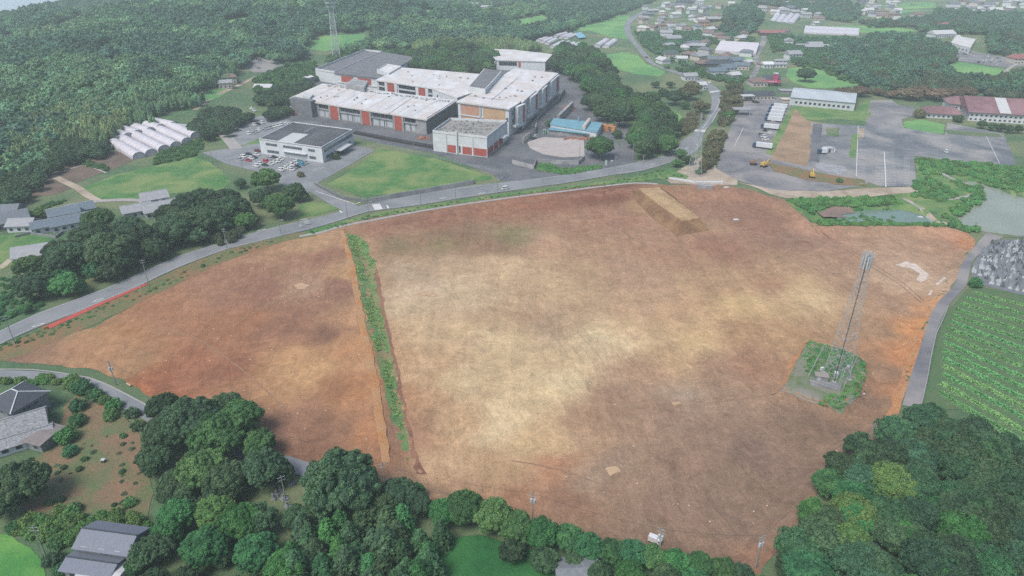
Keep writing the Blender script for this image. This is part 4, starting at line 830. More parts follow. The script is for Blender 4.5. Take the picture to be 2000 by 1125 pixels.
# masses nobody could count: geometry nodes put a crown on every point of one mesh
def scatter(name, pts, kinds, m, rr, hr, label, dz0=-.2):
    """pts: world xy; one object holding all crowns"""
    pts = np.array(pts); n = len(pts); rs = RNG.uniform(*rr, n); hs = rs*RNG.uniform(*hr, n)
    me = bpy.data.meshes.new(name); me.from_pydata(np.column_stack([pts, hf(pts[:, 0], pts[:, 1])+dz0]).tolist(), [], []); me.update()
    a = me.attributes.new('sc', 'FLOAT_VECTOR', 'POINT'); a.data.foreach_set('vector', np.column_stack([rs, rs, hs]).astype(np.float32).ravel())
    a = me.attributes.new('rot', 'FLOAT_VECTOR', 'POINT'); a.data.foreach_set('vector', np.column_stack([np.zeros(n), np.zeros(n), RNG.random(n)*6.28]).astype(np.float32).ravel())
    o = mesh_obj(name, me); tag(o, label, kind='stuff')
    col = bpy.data.collections.new(name+'_shapes')
    for i, kd in enumerate(kinds):
        for me0 in CR[kd]:
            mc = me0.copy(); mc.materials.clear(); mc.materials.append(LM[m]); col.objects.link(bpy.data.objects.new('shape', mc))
    ng = bpy.data.node_groups.new(name, 'GeometryNodeTree'); ng.interface.new_socket('Geometry', in_out='INPUT', socket_type='NodeSocketGeometry'); ng.interface.new_socket('Geometry', in_out='OUTPUT', socket_type='NodeSocketGeometry')
    N = ng.nodes; gi = N.new('NodeGroupInput'); go = N.new('NodeGroupOutput'); ci = N.new('GeometryNodeCollectionInfo'); ci.inputs['Collection'].default_value = col; ci.inputs['Separate Children'].default_value = True; ci.inputs['Reset Children'].default_value = True
    ip = N.new('GeometryNodeInstanceOnPoints'); ip.inputs['Pick Instance'].default_value = True
    s_ = N.new('GeometryNodeInputNamedAttribute'); s_.data_type = 'FLOAT_VECTOR'; s_.inputs[0].default_value = 'sc'
    r_ = N.new('GeometryNodeInputNamedAttribute'); r_.data_type = 'FLOAT_VECTOR'; r_.inputs[0].default_value = 'rot'
    er = N.new('FunctionNodeEulerToRotation')
    L = ng.links.new; L(gi.outputs[0], ip.inputs['Points']); L(ci.outputs[0], ip.inputs['Instance']); L(s_.outputs[0], ip.inputs['Scale']); L(r_.outputs[0], er.inputs[0]); L(er.outputs[0], ip.inputs['Rotation']); L(ip.outputs[0], go.inputs[0])
    md = o.modifiers.new('scatter', 'NODES'); md.node_group = ng; return o
def multi(polys, sp, dz=4):
    out = []
    for p in polys: out += poisson(PM(p, dz), sp)
    return out
def ragged(polys, sp, dz=0):
    a = np.array(multi(polys, sp, dz)); n = fbm(a[:, 0]/3.5, a[:, 1]/5, 3); return a[n > .42]
# open places in the far woods
HOLES = [PL(p) for p in ([(95,58),(140,38),(170,28),(182,38),(150,52),(115,66)], [(600,82),(640,66),(730,62),(716,92),(640,116),(590,108)], [(500,60),(560,50),(570,58),(520,68)], [(0,72),(30,70),(40,80),(0,86)], [(880,20),(1010,10),(1010,26),(900,30)], [(176,98),(236,86),(256,100),(206,120)], [(424,42),(486,32),(500,48),(440,60)], [(810,24),(884,10),(898,28),(832,42)], [(996,40),(1064,28),(1080,48),(1010,58)], [(1000,60),(1060,52),(1070,60),(1010,68)], [(690,-8),(740,-10),(790,-6),(765,8),(700,10)],
    [(42,102),(60,80),(66,62),(104,50),(104,56),(76,66),(70,86),(54,104)], [(262,122),(300,110),(345,108),(350,116),(300,128),(265,130)], [(285,236),(290,212),(350,192),(400,182),(440,165),(490,148),(512,150),(480,172),(420,200),(380,225),(300,245)],
    [(475,118),(515,115),(545,128),(540,138),(500,140)])]
def clear(pts, holes=None):
    a = np.array(pts); k = np.ones(len(a), bool)
    for h in (HOLES if holes is None else holes): k &= ~inside(h, a[:, 0], a[:, 1])
    k &= inside(COAST, a[:, 0], a[:, 1]) == False
    return a[k]
FW = clear(multi([[(-300,50),(0,40),(60,22),(115,8),(165,-6),(1180,-10),(1200,30),(1130,50),(1100,62),(1040,75),(960,84),(880,80),(800,92),(740,96),(620,108),(560,118),(480,125),(430,145),(380,190),(300,205),(230,210),(190,250),(100,290),(60,330),(0,360),(-300,380)]], 9.0, 3))
nz = fbm(FW[:, 0]/85, FW[:, 1]/85, 3); n2 = fbm(FW[:, 0]/90+40, FW[:, 1]/90, 3)
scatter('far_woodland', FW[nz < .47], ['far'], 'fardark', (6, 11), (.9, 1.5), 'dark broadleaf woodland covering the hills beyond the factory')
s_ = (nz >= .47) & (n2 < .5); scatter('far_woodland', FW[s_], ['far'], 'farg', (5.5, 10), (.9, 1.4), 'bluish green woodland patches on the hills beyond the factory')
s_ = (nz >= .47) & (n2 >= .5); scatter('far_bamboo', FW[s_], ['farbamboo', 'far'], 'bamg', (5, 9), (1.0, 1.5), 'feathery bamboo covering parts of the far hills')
scatter('bamboo_grove', multi([[(10,262),(30,235),(90,215),(160,202),(230,205),(262,225),(225,245),(200,270),(140,262),(80,285),(20,300)]], 5.5, 7), ['bamboo'], 'bam', (3.2, 4.6), (2.4, 3), 'yellow-green bamboo grove above the polytunnels')
scatter('bamboo_grove', multi([[(800,88),(830,70),(870,62),(940,68),(1020,80),(1060,90),(1000,96),(930,92),(850,92)]], 6.5, 6), ['bamboo'], 'bam', (3.6, 5), (2, 2.6), 'pale bamboo grove on the rise behind the wooded mound')
scatter('dark_woodland', multi([[(-40,330),(0,290),(80,290),(130,270),(200,290),(206,300),(160,300),(100,325),(50,345),(-40,380)], [(100,262),(150,250),(205,262),(208,285),(150,295),(100,285)], [(0,330),(60,320),(80,340),(60,370),(0,400)]], 6.5, 5), ['round'], 'dark', (3.6, 5), (1.2, 1.6), 'dark trees around the polytunnels and farm plots')
scatter('woodland_edge', multi([[(370,240),(400,215),(430,208),(470,212),(490,225),(460,243),(440,255),(400,262),(375,255)], [(500,190),(540,170),(600,155),(612,168),(570,195),(520,205)], [(510,215),(560,205),(565,215),(520,228)]], 6.5, 5), ['round'], 'dark', (3.4, 5), (1.2, 1.6), 'dark trees between rear car park and farm track')
scatter('green_thicket', multi([[(500,150),(560,125),(612,118),(620,150),(570,165),(530,180),(500,175)], [(640,105),(700,95),(790,95),(800,102),(720,100),(640,120)]], 7, 4), ['round'], 'mid', (3.4, 5), (1.1, 1.4), 'green thicket behind the grey-roofed factory hall')
scatter('bamboo_grove', multi([[(240,175),(300,150),(360,125),(430,118),(470,128),(450,150),(380,168),(320,185),(260,200)], [(170,215),(230,190),(300,195),(330,185),(390,180),(395,190),(330,205),(290,215),(300,235),(240,225)]], 6.5, 6), ['bamboo'], 'bamg', (3.6, 5), (2, 2.6), 'green bamboo thicket climbing behind the farm track')
VH = [PL(p) for p in ([(1385,85),(1490,80),(1480,128),(1400,130)], [(1560,55),(1690,52),(1690,80),(1560,75)], [(1500,24),(1565,24),(1565,50),(1500,50)], [(1815,80),(1930,55),(2000,110),(2010,135),(1935,158),(1880,150),(1800,122)], [(1530,128),(1600,128),(1700,170),(1700,182),(1540,175)],
    [(1470,0),(1500,60),(1500,130),(1455,170),(1440,165),(1480,100),(1460,60)], [(1580,52),(1800,48),(1800,68),(1700,66),(1580,60)], [(1690,10),(1830,0),(1830,30),(1700,28)], [(1230,30),(1300,0),(1480,0),(1400,50),(1300,60)], [(1300,105),(1470,100),(1475,150),(1380,152)], [(1250,28),(1420,5),(1420,45),(1280,66)])]
RW_ = np.array(multi([[(1620,90),(1700,72),(1780,68),(1860,92),(1870,115),(1820,140),(1700,168),(1640,140),(1600,110)], [(1800,125),(1850,140),(1920,160),(1900,178),(1800,172),(1720,168)], [(1880,160),(1960,145),(2060,130),(2060,185),(1950,190)], [(1450,2),(1500,-5),(1640,-8),(1690,20),(1660,40),(1580,22),(1500,6)], [(1420,15),(1470,5),(1490,35),(1470,62),(1410,62),(1415,40)],
    [(1780,40),(1860,20),(2060,30),(2060,110),(1990,108),(1930,95),(1930,62),(1840,62),(1800,60)], [(1680,40),(1780,40),(1800,48),(1700,50)], [(1000,-8),(1060,-10),(1180,-8),(1290,-8),(1220,22),(1180,30)]], 7.5, 4)); q_ = fbm(RW_[:, 0]/22, RW_[:, 1]/22, 3)
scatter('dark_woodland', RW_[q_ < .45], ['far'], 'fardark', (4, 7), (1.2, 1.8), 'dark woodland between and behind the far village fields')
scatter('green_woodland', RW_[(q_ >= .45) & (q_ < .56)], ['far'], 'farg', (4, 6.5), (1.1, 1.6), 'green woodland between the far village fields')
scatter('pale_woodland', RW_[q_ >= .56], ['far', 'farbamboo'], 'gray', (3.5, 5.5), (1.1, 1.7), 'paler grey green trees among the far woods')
scatter('roadside_thicket', multi([[(1410,180),(1450,160),(1450,200),(1420,245),(1405,240)], [(1375,300),(1410,250),(1418,260),(1400,300),(1380,340),(1370,330)], [(1350,215),(1375,225),(1360,245),(1335,262),(1330,240)]], 4.5, 2), ['shrub'], 'olive', (1.8, 2.8), (1, 1.5), 'olive green thicket along the road by the truck yard')
scatter('creeper', multi([[(385,400),(480,395),(500,410),(470,450),(420,470),(380,450)]], 4, 4), ['shrub'], 'gray', (1.5, 2.4), (1.2, 2), 'creepers hanging over the roadside trees')
# weeds and undergrowth
scatter('long_grass', ragged([[(672,456),(700,458),(722,482),(718,500),(735,510),(730,540),(738,580),(748,630),(760,680),(768,720),(775,770),(800,880),(792,900),(770,830),(757,770),(742,720),(730,680),(718,620),(700,560),(690,500)]], .85, 0), ['tuft'], 'grass', (.5, 1.05), (.5, .9), 'long pale grass growing down the bank between the two terraces')
scatter('long_grass', multi([[(1580,668),(1640,682),(1684,705),(1690,735),(1672,775),(1640,800),(1600,790),(1615,772),(1640,770),(1655,740),(1640,742),(1612,735),(1600,722),(1592,735),(1572,725),(1565,705)]], 1.0, 0), ['tuft', 'shrub'], 'fresh', (.5, 1.1), (.4, .7), 'green weeds covering the mast plot')
scatter('undergrowth', multi([[(1536,392),(1600,388),(1740,386),(1760,398),(1700,404),(1620,404),(1580,418)], [(1590,432),(1640,432),(1690,425),(1720,432),(1840,438),(1842,442),(1600,440)], [(1666,402),(1676,402),(1690,428),(1680,430)], [(1726,405),(1734,405),(1752,432),(1742,434)]], 1.8, 0), ['shrub'], 'fresh', (1.0, 1.8), (.6, 1), 'green reeds and weeds round the settling basin')
scatter('undergrowth', multi([[(1790,310),(1850,314),(1950,322),(2100,335),(2100,400),(1990,376),(1930,362),(1880,345),(1840,340),(1800,345)], [(1850,350),(1890,365),(1925,360),(1935,385),(1905,408),(1870,425),(1850,415),(1880,392),(1900,380)], [(1840,420),(1890,440),(1940,448),(1900,458),(1860,448)], [(1790,350),(1830,350),(1870,385),(1840,395),(1780,385)]], 3.2, 0), ['shrub'], 'fresh', (1.2, 2.4), (.5, .9), 'scrub on the banks round the pond')
scatter('undergrowth', multi([[(30,1040),(60,1010),(120,1003),(200,1005),(290,1015),(290,1035),(200,1040),(150,1070),(95,1060)], [(150,740),(0,742),(0,748),(150,756)]], 2.2, 0), ['shrub'], 'lime', (1.2, 2.2), (.8, 1.3), 'tall yellow-green reeds beside the bright rice field')
scatter('undergrowth', multi([[(310,300),(390,272),(400,285),(380,305),(330,318),(300,322)], [(150,310),(205,325),(214,335),(180,330),(150,316)], [(50,430),(100,395),(130,392),(90,410),(60,440)]], 2.6, 0), ['shrub'], 'mid', (1, 2), (.6, 1.1), 'weedy scrub along the polytunnels and garden plots')
scatter('undergrowth', multi([[(1048,326),(1060,318),(1100,330),(1180,322),(1170,330),(1110,342),(1050,334)]], 1.6, 0), ['shrub'], 'fresh', (.9, 1.5), (.6, .9), 'clipped azalea mounds below the retaining wall')
scatter('undergrowth', multi([[(-20,680),(90,642),(300,556),(445,490),(560,462),(565,466),(450,500),(310,566),(100,655),(-20,700)], [(600,452),(720,422),(900,392),(1100,367),(1200,355),(1300,330),(1340,348),(1290,350),(1200,362),(1100,372),(900,396),(720,428),(610,460)]], 2.6, 0), ['shrub'], 'mid', (.5, 1.1), (.35, .7), 'low weeds along the road verge')
scatter('undergrowth', multi([[(70,940),(120,890),(170,900),(120,960)], [(140,860),(200,840),(270,870),(280,960),(220,1000),(240,930)], [(180,760),(270,800),(290,840),(230,820)]], 3.4, 0), ['shrub'], 'gray', (.3, 1.0), (.4, .8), 'weeds tufted over the dry clearing')
scatter('scrub', multi([[(-300,640),(0,600),(20,620),(0,640),(-200,700)], [(0,540),(60,540),(80,600),(40,620),(0,620)]], 3.5, 0), ['shrub'], 'deep', (1, 2), (.5, .9), 'green scrub at the foot of the roadside belt')
# crop rows: leafy ridges
def leaf_row(p, q, label):
    a, b = np.array(p), np.array(q); L = np.linalg.norm(b-a); n = int(L*75); u = RNG.random(n)
    wob = (fbm(u*L/5+p[0]*3, u*0+p[1], 3)-.5)*1.1; d = (b-a)/L; nr = np.array([-d[1], d[0]])
    off = RNG.normal(0, .95, n)*(.6+.8*fbm(u*L/2+p[1], u*0, 2)); xy = a+(b-a)*u[:, None]+nr*(wob+off)[:, None]
    z = hf(xy[:, 0], xy[:, 1])+np.clip(.62-.55*np.abs(off), .08, .7)*RNG.uniform(.6, 1.2, n)
    c = np.column_stack([xy-a, z]); V, cv = quads(c, np.tile([0, 0, 1.], (n, 1)), .28, np.clip(RNG.normal(.55, .25, n), 0, 1), .55, .7)
    me = bpy.data.meshes.new('crop_row'); me.from_pydata(V.tolist(), [], np.arange(len(V)).reshape(-1, 4).tolist()); me.update()
    at = me.attributes.new('cv', 'FLOAT', 'POINT'); at.data.foreach_set('value', cv.astype(np.float32)); me.materials.append(LM['vine'])
    return tag(mesh_obj('crop_row', me, loc=(a[0], a[1], 0)), label, 'crop row', 'leafy crop rows')
ORD = ['first','second','third','fourth','fifth','sixth','seventh','eighth','ninth','tenth','eleventh','twelfth','thirteenth','fourteenth','fifteenth','sixteenth','seventeenth','eighteenth','nineteenth','twentieth']
RW = [((1901,572),(2060,612)),((1888,582),(2060,632)),((1876,592),(2060,650)),((1868,604),(2060,668)),((1862,616),(2060,686)),((1856,628),(2060,704)),((1850,640),(2060,724)),((1846,654),(2060,744)),((1842,668),(2060,764)),((1842,684),(2060,786)),((1842,699),(2060,808)),((1842,714),(2060,828)),((1840,730),(2060,850)),((1838,748),(2060,876)),((1834,765),(2060,900))]
for i, (p, q) in enumerate(RW):
    a, b = PL([p, q]); leaf_row(a, b, f'leafy green crop ridge, {ORD[i]} row counted from the cemetery')
# ------------------------------------------------------------------ buildings
Mw = mat('white wall', (226,232,236), (206,214,220), .3, rough=.8, fine=.05)
Mroofw = mat('weathered white roof', (230,233,238), (196,200,204), .16, c3=(210,205,203), s3=.06, rough=.85, fine=.08, stretch=(1, .25, 1, .5))
Mroofd = mat('dark gravel roof', (84,88,96), (70,74,82), .3, c3=(98,100,106), s3=.06, rough=.9)
Mroofg = mat('grey gravel roof', (128,130,136), (104,106,114), .2, rough=.9)
Mconc = mat('raw concrete', (158,162,166), (132,136,142), .25, c3=(176,178,180), s3=.1, rough=.9, stretch=(1, 1, .3, 0))
Mconcd = mat('stained concrete', (128,132,138), (108,112,118), .3, rough=.9)
Mred = mat('red brick panel', (186,92,78), (166,82,72), .5, rough=.85)
Mredp = mat('faded pink panel', (190,140,128), (204,168,138), .15, rough=.85)
Mtanp = mat('faded tan panel', (206,176,140), (192,160,134), .2, rough=.85)
Mglass = mat('dark window glass', (56,66,76), (40,48,58), .4, rough=.15, spec=.6, fine=0)
Mgl2 = mat('grey window glass', (96,108,116), (70,80,90), .6, rough=.2, spec=.6, fine=0)
Mpale = mat('pale shutter panel', (196,204,210), (180,188,196), .6, rough=.8)
Mteal = mat('blue tin roof', (124,176,194), (108,158,176), .2, rough=.5, fine=.05)
Mtin = mat('pale tin roof', (196,206,212), (180,190,198), .1, rough=.5, fine=.04, stretch=(1.5, .2, 1, .1))
Mtile = mat('grey roof tile', (124,132,142), (104,112,122), 1.2, rough=.6, fine=.12)
Mtile2 = mat('blue-grey roof tile', (118,134,148), (98,114,128), 1.0, rough=.6, fine=.12)
Mtiled = mat('dark slate roof', (78,86,96), (66,74,84), 1.0, rough=.6)
Mtileb = mat('brown roof tile', (138,120,116), (118,102,100), 1.0, rough=.7)
Mtiler = mat('red roof tile', (162,104,102), (140,92,94), .4, rough=.7, c3=(160,112,118), s3=.1)
Mtilem = mat('mauve red roof tile', (138,104,110), (120,90,98), .3, rough=.7, c3=(150,118,124), s3=.06)
Mtilew = mat('pale roof sheet', (206,210,212), (190,194,198), .5, rough=.7)
Mtilel = mat('light grey roof', (168,172,178), (150,154,162), .6, rough=.7)
Mgreen = mat('dark green roof', (84,104,100), (74,92,90), .8, rough=.6)
Mcream = mat('cream wall', (212,206,196), (196,190,182), .5, rough=.85)
Mgrw = mat('grey wall', (150,156,160), (136,142,148), .5, rough=.85)
Mwood = mat('dark timber', (92,78,70), (76,66,60), 1.5, rough=.85)
Mridge = mat('pale ridge tile', (206,212,214), (186,192,196), 1.5, rough=.7)
Msteel = mat('galvanised steel', (186,196,200), (164,174,180), 2, rough=.5, fine=.05)
Mblk = mat('black rubber', (38,38,42), rough=.8, fine=0)
Mplast = mat('greenhouse film', (218,216,224), (202,200,210), .12, rough=.45, fine=.04, stretch=(1, 1, 2, 0))
Mpink = mat('magenta sign paint', (214,84,128), (190,72,110), .8, rough=.6)
Mor = mat('orange tank', (226,160,92), (196,130,76), .5, rough=.6)
def roofpoly(px, z):
    return [tuple(map(float, G0(a, b, z))) for a, b in px]
def centre(poly): return Vector((sum(p[0] for p in poly)/len(poly), sum(p[1] for p in poly)/len(poly), 0))
def grow(poly, d):
    a = sum(poly[i][0]*poly[(i+1) % len(poly)][1]-poly[(i+1) % len(poly)][0]*poly[i][1] for i in range(len(poly)))
    if a < 0: poly = poly[::-1]
    n = len(poly); out = []
    for i in range(n):
        p0, p1, p2 = (np.array(poly[(i+k) % n]) for k in (-1, 0, 1))
        d1 = (p1-p0)/np.linalg.norm(p1-p0); d2 = (p2-p1)/np.linalg.norm(p2-p1)
        n1 = np.array([d1[1], -d1[0]]); n2 = np.array([d2[1], -d2[0]]); m = n1+n2; m = m/max(.3, (1+n1@n2)); out.append(tuple(p1+m*d))
    return out
def mass(name, px, z, label, cat='building', wall=None, roof=None, over=0.0, par=0.0, base=-1.0, thick=.35, poly=None):
    """a flat-roofed block given by its roof outline"""
    wall = wall or Mw; roof = roof or Mroofw; poly = poly or roofpoly(px, z); c = centre(poly); root = empty(name, c, 0, label, cat)
    MB().prism(poly, base, z-thick).build('wall', wall, root, c)
    MB().prism(grow(poly, over), z-thick, z).build('roof', roof, root, c)
    if par:
        P_ = grow(poly, over); n = len(P_); I_ = grow(poly, over-.35)
        mb = MB()
        for i in range(n):
            j = (i+1) % n; a, b, e, f = P_[i], P_[j], I_[j], I_[i]
            mb.add([(a[0], a[1], z+.002), (b[0], b[1], z+.002), (e[0], e[1], z+.002), (f[0], f[1], z+.002), (a[0], a[1], z+par), (b[0], b[1], z+par), (e[0], e[1], z+par), (f[0], f[1], z+par)], [(3,2,1,0),(4,5,6,7),(0,1,5,4),(1,2,6,5),(2,3,7,6),(3,0,4,7)])
        mb.build('parapet', wall, root, c)
    root['_c'] = 0; del root['_c']; return root
class Face:
    """a facade between two roof corners seen at pixels a and b"""
    def __init__(s, root, a, b, z):
        s.r = root; A = H(a[0], a[1], z); B = H(b[0], b[1], z); A.z = B.z = 0; s.o = A; d = B-A; s.L = d.length; s.u = d/s.L
        n = Vector((s.u.y, -s.u.x, 0)); s.n = n if n.dot(-A) > 0 else -n
    def panel(s, nm, m, u0, u1, z0, z1, t=.12, rel=True, parent=None):
        if rel: u0 *= s.L; u1 *= s.L
        mb = MB(); mb.obox(s.o+s.u*u0-s.n*.05+Vector((0, 0, z0)), s.u*(u1-u0), s.n*(t+.05), Vector((0, 0, z1-z0)))
        if parent is None: return mb.build(nm, m, s.r, s.r.location)
        return mb.build(nm, m, parent, s.r.location)
    def window(s, u0, u1, z0, z1, m=None, fr=None, n=1, rel=True):
        if rel: u0 *= s.L; u1 *= s.L
        f = s.panel('window', fr or Mpale, u0-.12, u1+.12, z0-.12, z1+.12, .06, False)
        w = (u1-u0)/n
        for k in range(n): s.panel('pane', m or Mglass, u0+k*w+.07, u0+(k+1)*w-.07, z0, z1, .09, False, f)
        return f
# the long front factory block
zA = 10.6
f1 = mass('factory_block', [(569,191),(832,232),(890,196),(631,164)], zA, 'long low factory block with white roof and tall red panels along its front', wall=Mconc, over=1.2, thick=.9)
F = Face(f1, (569,191), (832,232), zA); 
for a, b in ((.315,.375),(.555,.61),(.79,.84)): F.panel('red_panel', Mred, a, b, .2, zA-1.0, .9); F.panel('panel_frame', Mconc, a-.012, a, .1, zA-.95, 1.0); F.panel('panel_frame', Mconc, b, b+.012, .1, zA-.95, 1.0)
for a, b in ((.22,.30),(.392,.54),(.627,.775),(.856,.93)):
    F.window(a, b, 6.6, 9.3, n=max(2, int((b-a)*40))); F.panel('ledge', Mconc, a-.006, b+.006, 5.7, 6.3, .9)
    k = 3 if b-a > .1 else 2
    for q in range(k): F.panel('shutter_panel', Mpale, a+(b-a)*q/k+.006, a+(b-a)*(q+1)/k-.006, .8, 5.4, .12)
    F.panel('door', Mglass, a+(b-a)*.55, a+(b-a)*.58, .8, 5.0, .2)
F.panel('stair_tower', Mconcd, .03, .20, -.5, zA+1.2, 5.0)
F.window(.07, .075, 2, 8, n=1)
MB().prism(roofpoly([(589,190),(600,184),(613,188),(606,195)], zA), zA, zA+1.6).build('roof_shed', Mtilew, f1, f1.location)
F2 = Face(f1, (832,232), (890,196), zA); F2.panel('end_wall', Mconcd, .02, .98, -.5, zA+.3, .3)
j = MB(); p, q = H(756,224,zA), H(804,192,zA); d = (q-p).normalized(); j.obox(p+Vector((0,0,.004)), q-p, d.cross(Vector((0,0,1)))*.4, (0,0,.12)); j.build('roof_joint', Mconcd, f1, f1.location)
sm = MB()
for k in range(1, 9):
    a, b = H(569+263*k/9, 191+41*k/9, zA), H(631+259*k/9, 164+31*k/9, zA); sm.bar(a+Vector((0,0,.05)), b+Vector((0,0,.05)), .12)
tag(sm.build('roof_seam', Mtilel, f1, f1.location), kind='stuff')
ju = MB()
for k in range(46):
    p = H(random.uniform(690,870), 0, 0) if 0 else H(640+k*5.2+random.uniform(-2,2), 167.5+k*.72+random.uniform(-2,1.5), zA); ju.box(p.x, p.y, zA+.003, random.uniform(.6,2), random.uniform(.6,1.6), random.uniform(.4,1.4), random.random())
tag(ju.build('roof_ducts', Msteel, f1, f1.location), kind='stuff')
MB().prism(roofpoly([(675,170),(712,178),(720,165),(690,160)], zA+1), zA, zA+3.6).build('roof_shed', Mconc, f1, f1.location)
# middle block
zB = 12.5
f2 = mass('factory_block', [(736,156),(845,172),(935,182),(950,146),(785,132)], zB, 'middle factory block with smooth white roof in front of the wooded mound', over=.9, thick=.8, wall=Mw)
F = Face(f2, (736,156), (845,172), zB)
for a, b in ((.20,.33),(.76,.88)): F.panel('red_panel', Mred, a, b, .5, zB-1.2, .5); F.panel('column', Mw, a-.05, a, 0, zB-1, .7); F.panel('column', Mw, b, b+.05, 0, zB-1, .7)
for a, b in ((.03,.15),(.40,.70),(.93,.995)): F.window(a, b, 8.6, 11.2, n=6); F.window(a, b, 4.6, 7.2, n=6); F.panel('ledge', Mpale, a, b, 7.4, 8.2, .8)
w1 = mass('factory_wing', [(844,174),(893,192),(936,178),(884,168)], 11.8, 'small white flat wing joining the middle and tall factory blocks', over=.2, par=.5)
F = Face(w1, (844,174), (893,192), 11.8); F.window(.2, .24, 7, 9); F.window(.55, .59, 7, 9)
# tall block
zC = 18.6
f3 = mass('factory_block', [(895,198),(994,211),(1012,200),(1016,196),(1020,199),(1030,189),(1046,176),(1050,178),(1060,167),(1088,143),(1006,134),(945,172)], zC, 'tallest factory block with stained white roof and red strips on its side', over=1.0, thick=.9)
F = Face(f3, (895,198), (994,211), zC)
F.panel('faded_panel', Mredp, .06, .42, 10.6, 16.9, .15); F.panel('faded_panel', Mredp, .06, .42, 4.8, 9.6, .15); F.panel('faded_panel', Mtanp, .50, .93, 4.8, 16.9, .15); F.panel('ledge', Mw, 0, .5, 9.7, 10.5, .5)
F.panel('corner_column', Mw, 0, .05, 0, 17.6, .4); F.panel('ladder', Msteel, .44, .47, 6, 16.5, .5)
F.window(.945, .99, 9.5, 12, n=2)
S1 = [((1001,208),(1021,199)),((1026,192),(1046,177)),((1052,175),(1064,164)),((1066,162),(1088,143))]
for i, (a, b) in enumerate(S1):
    F = Face(f3, a, b, zC)
    F.panel('side_wall', Mw, .25, 1.0, 4, zC-.9, 2.2); F.panel('red_panel', Mred, .72, .92, 6.2, zC-1.6, 2.35); F.window(.03, .2, 12.5, 15.5, n=2); F.window(.03, .2, 7, 10, n=2); F.panel('balcony', Mw, 0, .3, 5.2, 6.4, 2.6)
pb = roofpoly([(915,175),(948,180),(980,144),(946,139)], zC+1.5); MB().prism(pb, zC, zC+3.6).build('penthouse', Mw, f3, f3.location)
MB().prism(grow(pb, -.6), zC+3.6, zC+3.75).build('penthouse_roof', Mroofg, f3, f3.location)
# annex with parapet and red panels
zD = 12.8
f4 = mass('factory_annex', [(845,259),(951,271),(991,239),(880,234)], zD-1.4, 'white annex with open machinery roof and red brick panels at its foot', par=1.4, roof=mat('beige grey roof', (168,166,160), (140,140,136), .4, rough=.9))
F = Face(f4, (845,259), (951,271), zD-1.4)
for a, b in ((.27,.44),(.55,.72),(.76,.99)): F.panel('red_panel', Mred, a, b, .6, 5.0, .15)
for a in (.245,.45,.735): F.panel('column', Mw, a, a+.015, 0, 11, .35)
F.panel('chimney', Mw, .44, .465, 0, 13.8, .9); F.window(.485, .515, 1, 5)
F = Face(f4, (951,271), (991,239), zD-1.4)
for a, b in ((.04,.28),(.32,.52),(.56,.74)): F.panel('red_panel', Mred, a, b, .6, 5.0, .15)
F.panel('canopy', Mw, .6, .8, 5.4, 5.7, 3)
mc = MB()
for k in range(95):
    u, v = random.random(), random.random(); p = (1-u)*((1-v)*Vector((850,256))+v*Vector((884,236)))+u*((1-v)*Vector((948,267))+v*Vector((986,241))); q = H(p.x, p.y, zD-1.4); mc.box(q.x, q.y, zD-1.397, random.uniform(.4,1.6), random.uniform(.4,1.6), random.uniform(.2,1.1), random.random()*3)
for k in range(30):
    u = random.random(); q = H(852+u*100+20, 255-12*random.random(), zD-1.4); mc.tube((q.x, q.y, zD-.6), (q.x+random.uniform(-5,5), q.y+random.uniform(-3,3), zD-.3), .1)
tag(mc.build('roof_machinery', Mtilel, f4, f4.location), kind='stuff')
# back left hall
zE = 10.5
f5 = mass('factory_hall', [(654,142),(740,152),(809,112),(748,102)], zE, 'grey-roofed factory hall at the back left with two red wall panels', roof=Mroofg, over=1.0, thick=.7)
F = Face(f5, (654,142), (740,152), zE); F.panel('red_panel', Mred, .14, .42, 3.5, 8.6, .2); F.panel('red_panel', Mred, .52, .82, 3.5, 8.6, .2); F.panel('ledge', Mw, .05, .95, 2.6, 3.4, .6)
f6 = mass('factory_hall', [(616,137),(654,143),(747,103),(712,99)], zE-1, 'white parapeted hall at the back left corner of the factory', par=1.6, roof=Mroofg)
f7 = mass('roof_block', [(736,137),(760,145),(784,131),(755,126)], zE+2.5, 'small white roof block between grey hall and middle white roof', par=.8, base=zE+.01)
f8 = mass('factory_building', [(944,95),(970,117),(1065,120),(1078,106),(1000,97)], 9.5, 'white factory building at the back beside the dark trees', over=.6, thick=.6)
F = Face(f8, (970,117), (1065,120), 9.5); F.window(.05, .42, 4.5, 8, n=8); F.panel('red_panel', Mred, .45, .5, 3.5, 8.2, .2)
f9 = mass('factory_building', [(806,101),(812,104),(840,95),(832,92)], 9.0, 'narrow white roofed building behind the wooded mound')
g1 = mass('concrete_hut', [(592,150),(604,152),(614,149),(603,146)], 6.0, 'grey concrete hut beyond the end of the long factory block', wall=Mconc, base=-1)
def vents(root, px, z, n, lb='roof_vent'):
    for k in range(n):
        u, v = random.uniform(.06,.94), random.uniform(.1,.9); p = Vector(px[0]).lerp(Vector(px[1]), u).lerp(Vector(px[3]).lerp(Vector(px[2]), u), v); q = H(p.x, p.y, z); mb = MB(); mb.box(q.x, q.y, z+.003, random.uniform(.7,1.6), random.uniform(.7,1.4), random.uniform(.4,1.0), random.random()); mb.build(lb, random.choice([Mroofg, Mtilel, Mconc]), root, root.location)
vents(f1, [(575,190),(825,229),(880,198),(640,168)], zA, 16); vents(f2, [(745,155),(925,178),(940,150),(795,136)], zB, 10); vents(f3, [(905,196),(990,206),(1075,145),(1006,138)], zC, 14); vents(f5, [(665,140),(735,148),(795,116),(750,107)], zE, 8)
for a, b in (((960,196),(1012,152)),((905,186),(985,196))):
    p, q = H(*a, zC), H(*b, zC); m_ = MB(); m_.bar(p+Vector((0,0,.08)), q+Vector((0,0,.08)), .3); m_.build('roof_joint', Mroofg, f3, f3.location)
